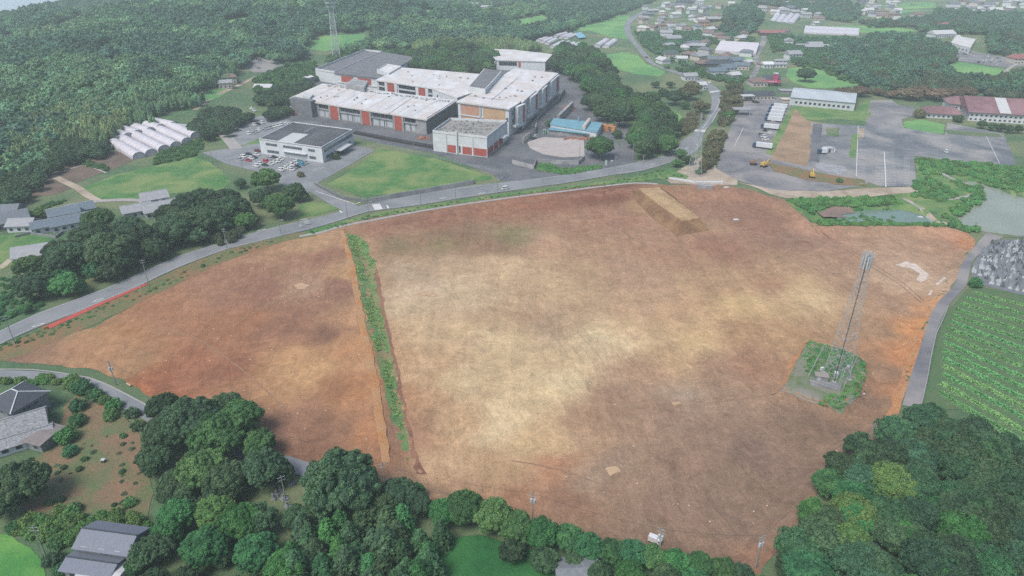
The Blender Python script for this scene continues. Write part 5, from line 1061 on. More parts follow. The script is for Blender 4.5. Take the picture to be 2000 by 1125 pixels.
# office
zO = 9.0
of = mass('office_building', [(506,272),(628,289),(689,254),(574,239)], zO, 'two-storey white office building with dark roof beside the car park', roof=Mroofd, par=.5, thick=.3)
MB().prism(roofpoly([(543,276),(574,280),(603,263),(572,260)], zO), zO+.01, zO+.25).build('pale_roof_area', Mtilew, of, of.location)
MB().prism(roofpoly([(592,258),(597,259),(618,249),(612,248)], zO), zO+.01, zO+.2).build('roof_strip', Mroofg, of, of.location)
F = Face(of, (506,272), (628,289), zO)
for a, b, n in ((.1,.29,5),(.385,.685,8),(.785,.89,3)): F.window(a, b, 6.0, 7.4, Mgl2, n=n)
for a, b, n in ((.11,.30,5),(.79,.89,3)): F.window(a, b, 1.6, 3.2, Mgl2, n=n)
for k in range(4): F.panel('shutter_door', Mpale, .40+k*.085, .475+k*.085, .2, 3.6, .06)
F.panel('canopy', Mw, .38, .76, 4.0, 4.3, 1.6)
F = Face(of, (628,289), (689,254), zO)
F.window(.06, .95, 5.6, 7.3, Mgl2, n=10); F.window(.1, .3, 1.4, 3.2, Mgl2, n=3); F.window(.72, .9, 1.4, 3.2, Mgl2, n=3); F.panel('porch_roof', Mtilew, .33, .7, 3.6, 3.9, 5); F.panel('entrance_door', Mglass, .4, .6, .1, 3.1, .1)
# generic low structures around the factory
t_ = mass('blue_roofed_shed', [(1075,243),(1165,258),(1176,240),(1082,231)], 5.0, 'long shed with pale blue tin roof and round duct', roof=Mteal, over=.4, thick=.25)
MB().prism(roofpoly([(1070,253),(1150,262),(1153,256),(1076,248)], 3.4), 3.2, 3.4).build('lean_to_roof', Mteal, t_, t_.location)
dm = MB(); a, b = H(1140,249,6.2), H(1151,234,6.2)
dm.tube(a, b, 1.3, n=12); dm.build('round_duct', Mcream, t_, t_.location); q = H(1130,237,5); MB().tube((q.x,q.y,5),(q.x,q.y,8),.7,n=10).build('vent', Mteal, t_, t_.location)
tk = empty('orange_tanks_bay', H(1190,250,0), 0, 'open bay with orange storage tanks beside the blue-roofed shed', 'shed')
for i, (px, py) in enumerate([(1180,246),(1186,249),(1193,247),(1199,250)]):
    q = H(px, py, 2.5); MB().tube((q.x,q.y,0),(q.x,q.y,3.6),1.6,n=12).build('tank', Mor, tk, tk.location)
fm = MB(); pts = [H(1174,247,3),H(1200,252,3),H(1206,240,3)]
for a in pts: fm.tube((a.x,a.y,0),(a.x,a.y,4.5),.12)
for a, b in zip(pts[:-1], pts[1:]):
    for z in (1, 2.5, 4.4): fm.bar((a.x,a.y,z), (b.x,b.y,z), .15)
fm.build('frame', Mconc, tk, tk.location)
def wall(name, pts, h, m, label, t=.35, cat='wall', dz=0):
    root = empty(name, P(*pts[0]), 0, label, cat); mb = MB(); w = PL(pts)
    for a, b in zip(w[:-1], w[1:]):
        a, b = np.array(a), np.array(b); n = max(1, int(np.linalg.norm(b-a)/8)); 
        for k in range(n):
            p, q = a+(b-a)*k/n, a+(b-a)*(k+1)/n; z = min(float(hf(*p)), float(hf(*q)))+dz; d = (q-p); L = np.linalg.norm(d); nn = np.array([-d[1], d[0]])/L*t
            mb.obox((p[0], p[1], z-.5), (d[0], d[1], 0), (nn[0], nn[1], 0), (0, 0, h+.5))
    mb.build('wall_face', m, root, root.location); return root
wall('retaining_wall', [(722,398),(780,386),(850,374),(925,360),(926,357)], 2.6, Mconc, 'long grey concrete retaining wall between grass field and main road')
wall('retaining_wall', [(614,362),(668,390),(718,396)], 1.6, Mconcd, 'low dark retaining wall along the office access road')
wall('retaining_wall', [(1000,320),(1043,331),(1048,318),(1065,320),(1130,322),(1142,312)], 2.4, Mconc, 'stepped concrete wall round the sandy lot')
wall('concrete_wall', [(1069,262),(1100,266),(1142,270),(1160,262)], 3.2, Mconc, 'tall bare concrete wall below the blue-roofed shed')
wall('concrete_wall', [(1022,281),(1046,262),(1048,250)], 4.0, Mcream, 'pale wall beside the two parked cars')
wall('concrete_wall', [(690,262),(760,276),(850,292)], 1.6, Mblk and mat('black netting', (66,66,72), (54,54,60), .6, rough=.9), 'dark embankment wall below the long factory block', t=3.4)
wall('white_site_barrier', [(1306,350),(1330,353),(1356,358),(1412,358)], 1.0, Mw, 'white boarded barrier below the pylon', t=.8, cat='barrier')
wall('box_culvert', [(1360,368),(1378,370),(1392,370)], 2.0, Mconc, 'grey concrete box set in the bank below the pylon', t=3, cat='culvert')
wall('basin_wall', [(1768,392),(1800,412),(1836,438)], 1.0, Mpale, 'curved pale rim of the settling basin', t=.3)
wall('lane_block_wall', [(1800,790),(1812,735),(1818,700),(1828,655),(1842,625),(1852,600)], .7, Mtilel, 'low pale block wall between lane and crop rows', t=.25)
wall('concrete_wall', [(1050,235),(1092,200),(1104,180)], 3.5, Mconcd, 'grey wall stepping down behind the tall factory block')
wall('concrete_yard_wall', [(1092,240),(1110,222),(1120,212)], 5, Mconc, 'ruined concrete walls beside the dark trees', t=2)
wall('hedge_wall', [(30,465),(60,458),(110,466),(125,455)], 1.2, Mgrw, 'grey garden wall below the white-walled farm buildings')
# fences: posts and rails
def fence(pts, h, label, m=Msteel, sp=2.5, rails=2, name='fence'):
    w = PL(pts); root = empty(name, (w[0][0], w[0][1], float(hf(*w[0]))), 0, label, 'fence'); pm = None; rb = MB()
    for a, b in zip(w[:-1], w[1:]):
        a, b = np.array(a), np.array(b); L = np.linalg.norm(b-a); n = max(1, int(L/sp))
        for k in range(n+1):
            p = a+(b-a)*k/n; z = float(hf(*p))
            if pm is None:
                mb = MB(); mb.box(0, 0, 0, .09, .09, h); pm = mb.build('post', m, root).data; root.children[0].location = Vector((p[0], p[1], z))-root.location
            else: mesh_obj('post', pm, root, Vector((p[0], p[1], z))-root.location)
            if k < n:
                q = a+(b-a)*(k+1)/n; z2 = float(hf(*q))
                for r in range(rails): zz = h*(.96-.46*r); rb.bar((p[0], p[1], z+zz), (q[0], q[1], z2+zz), .07)
    rb.build('rail', m, root, root.location); return root
fence([(614,360),(660,330),(738,284),(742,284),(800,298),(880,318),(985,342)], 2.0, 'pale steel fence round the upper sides of the grass field')
fence([(616,362),(668,386),(718,396),(726,394)], 1.8, 'pale steel fence above the office access road')
fence([(870,376),(920,369),(968,361),(985,345)], 1.6, 'pale fence along the road beside the parked van')
fence([(668,441),(740,427),(850,407),(1000,385),(1100,373)], .8, 'low rail along the gravel track above the bare site', mat('dull rail', (120,118,116), rough=.8), 4, 1, 'guardrail')
fence([(1580,748),(1632,766)], 2.2, 'front wire fence of the mast plot'); fence([(1577,742),(1607,684)], 2.2, 'long side fence of the mast plot nearest the cut orange face'); fence([(1645,765),(1673,703)], 2.2, 'long side fence of the mast plot beside the green weeds'); fence([(1612,683),(1672,702)], 2.2, 'rear wire fence of the mast plot')
fence([(1500,372),(1560,388),(1690,386)], 1.0, 'light rail fence between dirt track and basin', sp=5, rails=1)

# ------------------------------------------------------------------ houses
HXY = []
def gable(mb, w, d, z, rise, over, hip=0.0, th=.18):
    """roof over a w x d body, ridge along x, local"""
    W2, D2 = w/2+over, d/2+over; R2 = max(.3, W2-hip)
    v = [(-W2,-D2,z),(W2,-D2,z),(W2,D2,z),(-W2,D2,z),(-R2,0,z+rise),(R2,0,z+rise)]
    lo = [(a, b, c-th) for a, b, c in v[:4]]
    mb.add(v+lo, [(0,1,5,4),(2,3,4,5),(1,2,5),(3,0,4),(0,6,7,1),(1,7,8,2),(2,8,9,3),(3,9,6,0),(9,8,7,6)])
def house(px, py, w, d, hgt, rz, roof, wallm, label, hip=0, rise=None, parts=None, over=.7, name='house', cat='house', win=True, lowz=None, at=None, ridge=None):
    p = P(px, py, 2.5) if at is None else at
    root = empty(name, (p.x, p.y, p.z-.2), rz, label, cat); HXY.append((p.x, p.y))
    rise = rise if rise is not None else d*.26
    blocks = parts or [(0, 0, w, d, hgt, rise)]
    for i, (bx, by, bw, bd, bh, br) in enumerate(blocks):
        mb = MB(); mb.box(bx, by, 0, bw, bd, bh+.02); 
        if not hip: mb.add([(bx-bw/2, by-bd/2, bh), (bx-bw/2, by+bd/2, bh), (bx-bw/2, by, bh+br*.96), (bx+bw/2, by-bd/2, bh), (bx+bw/2, by+bd/2, bh), (bx+bw/2, by, bh+br*.96)], [(0,2,1),(3,4,5)])
        mb.build('wall', wallm, root)
        rb = MB(); gable(rb, bw, bd, bh+.05, br, over, min(hip, bw*.45)); o = rb.build('roof', roof, root); o.location = (bx, by, 0)
        if ridge is not None:
            R2 = max(.3, bw/2+over-min(hip, bw*.45)); rg = MB(); rg.bar((-R2, 0, bh+br+.1), (R2, 0, bh+br+.1), .3)
            if hip:
                for sx in (-1, 1):
                    for sy in (-1, 1): rg.bar((sx*R2, 0, bh+br+.08), (sx*(bw/2+over), sy*(bd/2+over), bh+.12), .26)
            rg.build('ridge', ridge, o)
        if win:
            n = max(2, int(bw/3)); 
            for st in range(1 if bh < 4.5 else 2):
                for k in range(n):
                    x = bx-bw/2+(k+.5)*bw/n
                    f = MB(); f.box(x, by-bd/2-.02, 1.0+2.7*st, 1.5, .12, 1.3); fo = f.build('window', Mpale, root); g = MB(); g.box(x, by-bd/2-.06, 1.1+2.7*st, 1.3, .12, 1.1); g.build('pane', Mglass, fo)
    return root
R = math.radians
house(1292,53,13,9,5.4,R(8),Mtileb,Mcream,'cream two-storey house with brown roof beside the road curve',3)
VILL = [(1256,36,13,9,3.2,20,Mtilel,Mcream,'low greyish house at the top of the road curve'),(1266,28,14,7,3,15,Mtile,Mgrw,'grey-roofed low shed strip at the top of the road curve'),(1275,21,16,8,3,10,Mtilel,Mgrw,'flat-looking grey building where the road bends away'),
 (1294,34,9,7,5,30,Mtileb,Mcream,'small brownish house between two pale ones above the cream house'),(1319,31,12,9,5,15,Mtilew,Mw,'bright white house above the cream house'),(1328,20,10,8,5,60,Mtileb,Mcream,'brown-roofed house behind the bright white one'),(1350,23,11,8,5,20,Mtilel,Mw,'pale grey house with white gables in the upper village'),
 (1338,6,26,10,4,2,Mtiled,Mgrw,'long dark workshop at the top of the village'),(1366,7,9,10,7,4,Mtilew,Mw,'white block house beside the long dark workshop'),(1374,17,13,9,4,12,Mtile,Mgrw,'grey house under the white block house'),
 (1374,47,12,9,5.2,0,Mtileb,Mredp,'pinkish two-storey house next to the long grey sheds'),(1399,38,22,9,3.4,-4,Mtilel,Mwood,'long shed with stripes of pale and dark roofing'),(1398,52,9,6,3,5,Mtileb,Mcream,'small brown shed below the striped long shed'),
 (1314,76,16,10,3.6,15,Mtilel,Mcream,'wide grey-roofed house by the roadside trees'),(1306,88,10,7,3,30,Mtilel,Mcream,'small house below the wide grey-roofed one'),(1352,86,13,9,3.4,25,Mtile,Mgrw,'old grey tiled farmhouse in the middle of the village'),(1364,90,12,8,3.2,-15,Mtilel,Mwood,'old barn joined to the grey tiled farmhouse'),(1341,90,9,7,3,20,Mtilel,Mwood,'small barn on the road side of the old farmhouse'),
 (1311,111,12,10,6,0,Mgreen,Mcream,'cream two-storey house with dark green hip roof'),(1331,115,9,7,3.4,0,Mtilew,Mw,'small white flat house beside the green hip roof'),(1348,108,14,8,4,0,Mtileb,Mwood,'brown-roofed long house in the village'),(1366,112,13,11,4.5,35,Mtilel,Mcream,'pale grey gabled house beside the brown long house'),
 (1374,124,12,9,3.2,8,Mtileb,Mwood,'brown open barn below the pale gabled house'),(1403,118,20,9,4,0,Mtile,Mgrw,'long grey hall with a double roof'),(1403,125,22,7,3,0,Mtiled,Mwood,'dark lean-to in front of the long grey hall'),(1437,120,12,9,4,20,Mtile2,Mgrw,'blue-grey tiled house below the big white greenhouse'),(1448,130,12,8,4,-10,Mtile2,Mcream,'blue-grey tiled house beside the dark hedge'),
 (1398,141,13,9,4,10,Mtile2,Mw,'blue-tiled house with white walls nearest the road bend'),(1419,137,13,10,5,20,Mtile2,Mw,'blue-tiled two-storey house in the lower row'),(1433,147,9,7,3.4,25,Mtilew,Mw,'small white gabled house at the end of the lower row'),(1461,122,6,6,3.5,30,Mtilew,Mcream,'tiny pale gabled shed by the green field'),
 (1488,125,7,6,3,5,Mtileb,Mcream,'small tan hut beside the village road'),(1498,127,8,7,3.6,5,Mw,Mw,'white box hut beside the village road'),(1514,126,18,5,3,0,Mtilel,Mw,'long low white shed by the meadow'),(1506,65,26,9,3.4,0,Mtiler,Mwood,'long open barn with faded red roof'),
 (1528,63,14,9,4,25,Mtileb,Mcream,'tan gabled building behind the red-roofed barn'),(1540,84,10,8,5.2,75,Mtilel,Mw,'white two-storey house with double gable'),(1548,110,12,10,5.2,10,Mtilel,Mw,'white gabled house beside the pale lane wall'),(1524,118,10,4,2.6,0,Mtilel,Mw,'tiny grey-roofed shelter behind the low white shed'),
 (1567,88,12,3,3,0,Mtilel,Mgrw,'narrow shed at the end of the long grey barn'),(1590,92,13,10,5,0,Mtilel,Mw,'white-walled house in front of the long grey barn'),(1617,93,44,8,3.6,-2,Mtilel,Mgrw,'very long pale grey barn'),(1487,19,12,9,5,0,Mtilel,Mw,'pale house at the left of the upper hamlet'),
 (1508,20,13,9,5,10,Mtileb,Mcream,'brown and cream house with white roof box in the upper hamlet'),(1528,23,12,9,5,0,Mtilel,Mcream,'grey and cream house in the upper hamlet'),(1544,18,12,9,5,20,Mtile,Mw,'grey gabled house behind its neighbours in the upper hamlet'),(1551,26,12,9,5,10,Mtilel,Mcream,'cream gabled house above the four small tunnels'),
 (1573,31,13,9,5,5,Mtilel,Mw,'white gabled house beside the four small tunnels'),(1559,10,9,7,4,0,Mtilel,Mcream,'small grey house at the top of the upper hamlet'),(1593,45,7,6,3,20,Mtilew,Mw,'white flat hut by the big pale greenhouse'),(1598,36,14,10,3.4,-15,Mtileb,Mcream,'tan roofed sheds by the upper hamlet lane'),
 (1609,24,10,9,4,10,Mtiled,Mw,'dark-roofed house with white edge in the upper hamlet'),(1694,21,14,9,4,-10,Mtilew,Mcream,'house with bright white roof near the hilltop field'),(1684,5,14,10,6,0,Mtile,Mgrw,'grey building at the top edge near the hilltop field'),(1711,14,12,8,4,0,Mtilel,Mw,'small pale house by the hilltop field'),(1722,24,16,8,4,-12,Mtileb,Mcream,'row of brown houses below the hilltop field'),(1740,30,16,8,4,-12,Mtileb,Mredp,'pinkish row of houses below the hilltop field'),
 (1792,29,13,8,4,0,Mtileb,Mcream,'brown house at the end of the hilltop field'),(1806,51,13,9,4,25,Mtileb,Mwood,'brown cottage on the ridge'),(1846,54,14,10,6,20,Mtiler,Mw,'white house with red hip roof on the ridge'),(1838,68,24,12,4,12,Mtilew,Mw,'wide low white house below the red hip roof'),
 (1698,96,15,10,4,5,Mtilel,Mwood,'old grey-roofed house in the trees'),(1991,118,16,12,5,0,Mtiler,Mcream,'red-roofed building beside the full car park'),
 (1043,16,12,9,5,0,Mtile,Mgrw,'lone grey-roofed house in the far fields'),(930,12,14,10,5,10,Mtilel,Mcream,'grey roofed house at the far hamlet'),(950,17,14,9,5,-10,Mtilel,Mcream,'pale house at the far hamlet'),(1187,4,22,16,11,0,Mtiler,Mredp,'tall reddish building at the top edge'),(1208,0,18,10,6,0,Mtilel,Mcream,'pale building beside the tall reddish one'),
 (1483,166,0,0,0,0,None,None,None)]
for r in VILL:
    if r[8]: house(r[0], r[1], r[2]*1.15, r[3]*1.15, r[4]*1.1, R(r[5]), r[6], r[7], r[8], hip=3 if r[6] in (Mtileb, Mtiler, Mgreen) and r[2] < 18 else 0)
for k in range(26):
    px, py = 1866+(k % 9)*16+random.uniform(-5,5), -2+(k//9)*11+random.uniform(-3,3)
    house(px, py, random.uniform(12,20), random.uniform(9,13), random.uniform(4,9), random.random()*3, random.choice([Mtilel, Mtilew, Mtile, Mtileb]), random.choice([Mw, Mcream, Mgrw]), 'one of the pale tightly packed houses of the town at the hazy horizon', win=False).__setitem__('group', 'houses of the distant town')
HXY += [tuple(G0(1440,97)), tuple(G0(1425,100)), tuple(G0(1458,100)), tuple(G0(1440,90))]
for n_, x0, y0, x1, y1, lb in ((32,1255,8,1430,60,'pale village house'),(13,1485,8,1600,36,'pale small house in the upper hamlet'),(14,1685,0,1770,34,'pale hilltop house'),(12,1290,66,1470,130,'tiled village house')):
    k = 0
    for _ in range(300):
        px, py = random.uniform(x0, x1), random.uniform(y0, y1); q = P(px, py, 2.5)
        if min(math.hypot(q.x-a, q.y-b) for a, b in HXY) < 15: continue
        house(px, py, random.uniform(10,15), random.uniform(8,10), random.choice([4,5,6]), random.random()*3, random.choice([Mtilel, Mtilew, Mtile, Mtileb]), random.choice([Mw, Mcream, Mw]), lb, hip=random.choice([0,3]))['group'] = lb+'s'; k += 1
        if k >= n_: break
    relabel(lb+'s', [('curving road',1240,80),('white greenhouse',1440,97),('hill greenhouse',1622,64),('hilltop field',1760,18),('four tunnels',1530,38),('red barn',1506,64)], lb)
def away(a):
    a = np.array(a); hx = np.array(HXY); d = np.hypot(a[:, 0][:, None]-hx[None, :, 0], a[:, 1][:, None]-hx[None, :, 1]).min(1); return a[d > 10.5]
scatter('village_greenery', away(clear(multi([[(1245,60),(1290,60),(1400,50),(1480,55),(1560,70),(1700,70),(1830,90),(1830,125),(1880,150),(1700,180),(1560,130),(1500,60),(1470,80),(1380,75),(1390,130),(1480,140),(1440,160),(1390,150),(1300,110),(1260,90)]], 7, 3), VH)), ['far'], 'farg', (2.6, 4.2), (.9, 1.3), 'bushy greenery between the village houses')
scatter('village_greenery', away(multi([[(1380,80),(1470,70),(1475,80),(1390,84)], [(1500,60),(1540,62),(1560,90),(1510,100)], [(1240,60),(1300,66),(1320,95),(1280,100),(1255,85)], [(1320,56),(1420,60),(1400,78),(1330,72)], [(1380,130),(1300,128),(1390,150),(1440,160),(1460,148)], [(1560,90),(1620,100),(1680,130),(1690,165),(1640,150),(1600,130),(1560,125)], [(1700,128),(1760,150),(1745,168),(1700,168)]], 6.5, 3)), ['round'], 'mid', (2.2, 3.6), (.9, 1.3), 'green gardens and thickets among the village houses')
relabel('houses of the distant town', [('ridge house with red roof',1846,54),('hilltop field',1790,12),('dark ridge wood',1930,40),('picture corner',1995,0)], 'pale distant town house')
# farmsteads on the left
house(447,156,12,9,5.5,R(20),Mtileb,Mcream,'two-storey house with brown roof on the hill track',3); house(440,165,10,8,4.5,R(20),Mtilel,Mcream,'lower house in front of the two-storey one on the hill track')
house(300,121,40,8,3,R(14),Mtilel,Mgrw,'long pale shed roof deep in the woods',win=False,name='shed',cat='shed')
house(222,165,6,5,3,0,Mtilew,Mw,'tiny white hut at the woodland edge',name='hut',cat='hut',win=False); house(210,178,30,2,1.5,R(12),Mtilew,Mw,'thin pale wall roof at the woodland edge',name='shed',cat='shed',win=False)
house(516,172,14,8,4,R(-4),Mtilew,Mw,'white barrel shed between rear car park and woods',name='shed',cat='shed',win=False); house(556,105,16,10,4,R(8),Mtiler,Mcream,'red-roofed building among trees behind the factory')
house(94,301,17,6,2.8,R(22),Mtilel,Mgrw,'pale-roofed open shed above the farm plots',name='shed',cat='shed'); house(137,282,7,5,3,R(10),Mtilel,Mgrw,'little grey shed in the bamboo edge',name='shed',cat='shed',win=False); house(356,246,10,4,3,R(-20),Mtilel,Mteal,'small blue and grey shed behind the polytunnels',name='shed',cat='shed',win=False)
house(0,0,18,9,0,R(33),Mtilel,Mw,'large farmhouse with pale grey tile roofs below the grass field',over=.8,at=P(290,404,3),parts=[(4,7,11,9,5.6,2.5),(-5,1,12,9,3.2,2.2),(5,-3,15,11,3.2,2.8)],ridge=Mridge)
house(0,0,1,1,0,R(36),Mtile2,Mw,'farmhouse with blue-grey tile roofs and white gables at the farm lane',at=P(128,425,3),parts=[(0,2,12,8,5.4,2.4),(3,-5,19,9,3.2,2.4),(7,10,11,9,3.4,2.3),(-10,-3,7,8,3,2.0)],ridge=Mridge)
house(45,437,10,8,3.2,R(6),Mtilel,Mw,'small white-walled house between farmhouse and grey barns',ridge=Mridge); house(4,432,20,12,3.4,R(40),Mtile,Mgrw,'weathered grey farm buildings cut by the frame edge'); house(0,416,18,11,4,R(10),Mtile,Mgrw,'long tiled roof at the frame edge behind the weathered barns')
house(62,492,12,11,3,R(25),Mtilel,Mw,'grey-roofed shed in the bright meadow',name='shed',cat='shed')
# village at the lower left
hz = house(0,0,9.6,9.6,5.6,R(-24),Mtiled,Mgrw,'large two-storey house with dark hip roof and white ridges',hip=6,rise=2.4,at=P(40,790,3),ridge=Mw,over=.9)
g = MB(); g.box(4.86,0,3.8,.12,5,1.1); g.build('window', Mpale, hz); g = MB(); g.box(4.9,0,3.9,.12,4.6,.9); g.build('pane', Mgl2, hz)
house(0,0,1,1,0,R(33),mat('weathered tile', (176,180,186), (92,98,106), 1.4, rough=.8, stretch=(1.2, 4, 1, .58)),Mw,'old farmhouse with pale mottled corrugated tile roof',at=P(2,838,3),parts=[(0,0,20,9,3.2,2.6),(2,-6,18,5,2.6,1.2)],ridge=Mtilel)
house(0,0,8,7,3,R(-18),mat('brown-grey sheet', (142,136,136), (126,120,120), .8, rough=.8),Mgrw,'lean-to annex with flat brown-grey roof',rise=.5,at=P(78,844,3))
house(0,0,1,1,0,R(-9),mat('blue slate roof', (126,134,150), (108,116,132), 1.5, rough=.6, stretch=(3, .6, 1, 0)),Mgrw,'grey tiled barn with stepped roof by the rice field',at=P(212,1062,4),parts=[(0,1.2,11.6,6.6,4.6,1.9),(-.8,-4.2,10.5,4.4,2.9,1.0)],ridge=Mtiled,name='barn',cat='barn')
house(0,0,8,5,2.6,R(-9),Mtilew,Mw,'white carport roof cut by the bottom edge below the tiled barn',rise=.5,at=P(200,1120,2),win=False,name='carport',cat='carport')
house(0,0,8,6,2.8,R(5),mat('ribbed grey roof', (136,142,148), (116,122,128), 1, rough=.7),Mgrw,'ribbed grey roof half hidden by the hedge at the bottom edge',rise=.8,at=P(1128,1118,2),win=False,name='shed',cat='shed')
# right side large buildings
wh = mass('warehouse', [(1541,205),(1667,216),(1671,182),(1546,171)], 6.0, 'long pale grey warehouse with a row of small dark windows', cat='warehouse', wall=mat('pale sheet wall', (206,214,218), (190,200,206), .3, rough=.7), roof=Mtin, base=-1, poly=[tuple(H(a, b, 0)[:2]) for a, b in [(1541,205),(1667,217),(1670,197),(1547,186)]])
F = Face(wh, (1541,205), (1667,217), 0)
for k in range(12): F.window(.085+k*.073, .085+k*.073+.04, 1.7, 3.3)
pl = [Vector((*H(a, b, 0)[:2], 6.0)) for a, b in [(1541,205),(1667,217),(1670,197),(1547,186)]]; rdg = [(pl[0]+pl[3])/2+Vector((0,0,2.2)), (pl[1]+pl[2])/2+Vector((0,0,2.2))]
e = (pl[0]-pl[3]).normalized()*.8
mb = MB(); mb.add([pl[0]+e, pl[1]+e, rdg[1], rdg[0], pl[3]-e, pl[2]-e], [(0,1,2,3),(3,2,5,4)]); mb.build('pitched_roof', Mtin, wh, wh.location)
mb = MB(); mb.add([pl[0], pl[3], rdg[0]], [(0,2,1)]); mb.add([pl[1], pl[2], rdg[1]], [(0,1,2)]); mb.build('gable', Mw, wh, wh.location)
house(0,0,10,7,2.8,R(-5),Mtilel,Mtilel,'small flat grey annex beside the warehouse',rise=.4,at=P(1535,177,2),win=False,name='annex',cat='building'); house(0,0,8,6,2.8,R(-5),Mcream,Mcream,'pale pink flat shed beside the warehouse and trucks',rise=.3,at=P(1536,194,2),win=False,name='shed',cat='shed')
house(0,0,24,9,3.8,R(6),Mtiled,Mcream,'dark-roofed petrol station office',at=P(1480,188,2),name='station_office',cat='building'); house(0,0,5,6,3.5,R(6),Mtilew,Mcream,'white hut at the end of the petrol station office',rise=.4,at=P(1500,186,2),win=False,name='hut',cat='hut')
def canopy(px, py, w, d, rz, label, m):
    p = P(px, py, 4); r = empty('canopy', (p.x, p.y, p.z), rz, label, 'canopy'); mb = MB(); mb.box(0, 0, 4, w, d, .5); mb.build('canopy_roof', m, r)
    for sx in (-.42, .42):
        for sy in (-.38, .38): t = MB(); t.tube((sx*w, sy*d, 0), (sx*w, sy*d, 4), .15); t.build('post', Mw, r)
canopy(1460,187,10,6,R(8),'small white canopy with posts beside the dark-roofed office', Mtilew); canopy(1449,213,13,7,R(-4),'pale flat canopy on posts at the truck yard edge', Mtilel)
house(0,0,13,11,4.2,R(-10),Mtiled,Mwood,'dark gabled restaurant with magenta trim',at=P(1506,158,3),rise=4,win=True,name='restaurant',cat='restaurant')
q = P(1506,163,3); rr_ = empty('restaurant_sign', (q.x, q.y, q.z), R(-4), 'magenta roof sign and little tower on the dark restaurant', 'sign'); m_ = MB(); m_.box(0, 2, 3.2, 17, .5, 2.2); m_.build('sign_board', Mpink, rr_); m_ = MB(); m_.box(4, 4, 4, 3, 3, 6.5); m_.build('tower', Mpink, rr_); m_ = MB(); m_.box(4, 4, 10.5, 3.6, 3.6, .5); m_.build('tower_cap', Mw, rr_)
for k in range(5): m_ = MB(); m_.box(-6+k*2.6, 1.7, 3.8, 1.2, .12, .8); m_.build('letter', Mw, rr_)
for k in range(5): m_ = MB(); m_.box(-4+k*2.2, 1.72, 3.7, .25, .14, 1.0); m_.build('letter', Mw, rr_)
house(0,0,13,12,4,R(5),Mtileb,Mcream,'brown cluttered building beside the magenta restaurant',at=P(1480,160,3),hip=3)
house(0,0,12,9,4,R(10),Mtilel,Mw,'grey gabled shop where the road straightens',at=P(1346,151,2)); house(0,0,9,8,4.5,R(10),Mtilew,Mw,'small white shop at the bend above the crossing',at=P(1366,170,2))
# hall with mauve roof at the right
def hallroof(name, cx, cy, w, d, h, rise, rz, label, m, hip=5, wallm=Mw):
    return house(0,0,w,d,h,rz,m,wallm,label,hip=hip,rise=rise,at=P(cx, cy, h*.6),name=name,cat='hall',over=1.2,ridge=Mtileb)
b1 = hallroof('hall', 1838,221,22,15,3.6,3.6,R(-16),'small hall wing with mauve hip roof nearest the lawn',Mtilem)
b2 = hallroof('hall', 1892,207,30,18,7.0,4,R(-16),'two-storey middle wing of the mauve-roofed hall',Mtilem)
b3 = house(0,0,84,40,6.5,R(-17),Mtilem,Mw,'long main wing of the mauve-roofed hall',rise=7,at=P(2004,231,0),name='hall',cat='hall',over=1.5,ridge=Mtileb)
sk = MB(); sk.add([(-24,-20.8,6.9),(-17,-20.8,6.9),(-17,-.6,13.5),(-24,-.6,13.5)], [(0,1,2,3)]); sk.build('pale_roof_panel', Mtilew, b3)
# white terraced building
wb = mass('white_building', [(1857,84),(1895,94),(1910,70),(1870,64)], 9.0, 'large white block with small windows above the full car park', par=.5)
F = Face(wb, (1857,84), (1895,94), 9.0)
for k in range(5): F.window(.1+k*.18, .16+k*.18, 5, 6.5)
for k in range(3): F.window(.1+k*.3, .2+k*.3, 1.5, 3.2)
# greenhouses
def tunnel(a, b, w, h, label, group=None, ribs=9, m=None, name='polytunnel'):
    """arched film tunnel whose axis runs between two world points"""
    a, b = np.array(a), np.array(b); L = float(np.linalg.norm(b-a)); rz = math.atan2(b[1]-a[1], b[0]-a[0]); c = (a+b)/2
    root = empty(name, (c[0], c[1], float(hf(*c))), rz, label, 'polytunnel', group); n = 14; mb = MB(); vs = []
    prof = [(-w/2*math.cos(PI*i/n), (h-1.1)*math.sin(PI*i/n)+1.1) for i in range(n+1)]; prof = [(-w/2, 0)]+prof+[(w/2, 0)]
    m_ = 12
    for k in range(m_+1): vs += [(-L/2+L*k/m_, p[0]*(1+(.01 if k % 2 else 0)), p[1]-(.05 if k % 2 else 0)) for p in prof]
    q = len(prof); mb.v = vs; mb.f = [(k*q+i, (k+1)*q+i, (k+1)*q+i+1, k*q+i+1) for k in range(m_) for i in range(q-1)]; o = mb.build('film', m or Mplast, root)
    for s_ in (-1, 1):
        e = MB(); e.add([(s_*(L/2-.3), p[0]*.97, p[1]*.97) for p in prof], [tuple(range(q))]); e.build('end_sheet', Mplast, root)
        hb = MB()
        for i in range(q-1): hb.bar((s_*L/2, prof[i][0], prof[i][1]), (s_*L/2, prof[i+1][0], prof[i+1][1]), .12)
        for yy in (-.22, .22): hb.bar((s_*L/2, yy*w, 0), (s_*L/2, yy*w, h*.88), .1)
        hb.build('end_hoop', Msteel, root)
    rb = MB()
    for k in range(1, ribs):
        x = -L/2+L*k/ribs
        for i in range(1, q-2): rb.bar((x, prof[i][0]*1.004, prof[i][1]*1.004), (x, prof[i+1][0]*1.004, prof[i+1][1]*1.004), .05)
    rb.build('hoops', Msteel, root); return root
FR = [((222,278),(273,306)),((238,270),(297,300)),((263,263),(322,292)),((285,257),(345,285)),((308,250),(367,277)),((332,244),(384,266))]
BR = [((203,258),(232,275)),((203,247),(255,268)),((222,243),(274,262)),((245,239),(298,257)),((268,235),(318,251)),((291,231),(345,246))]
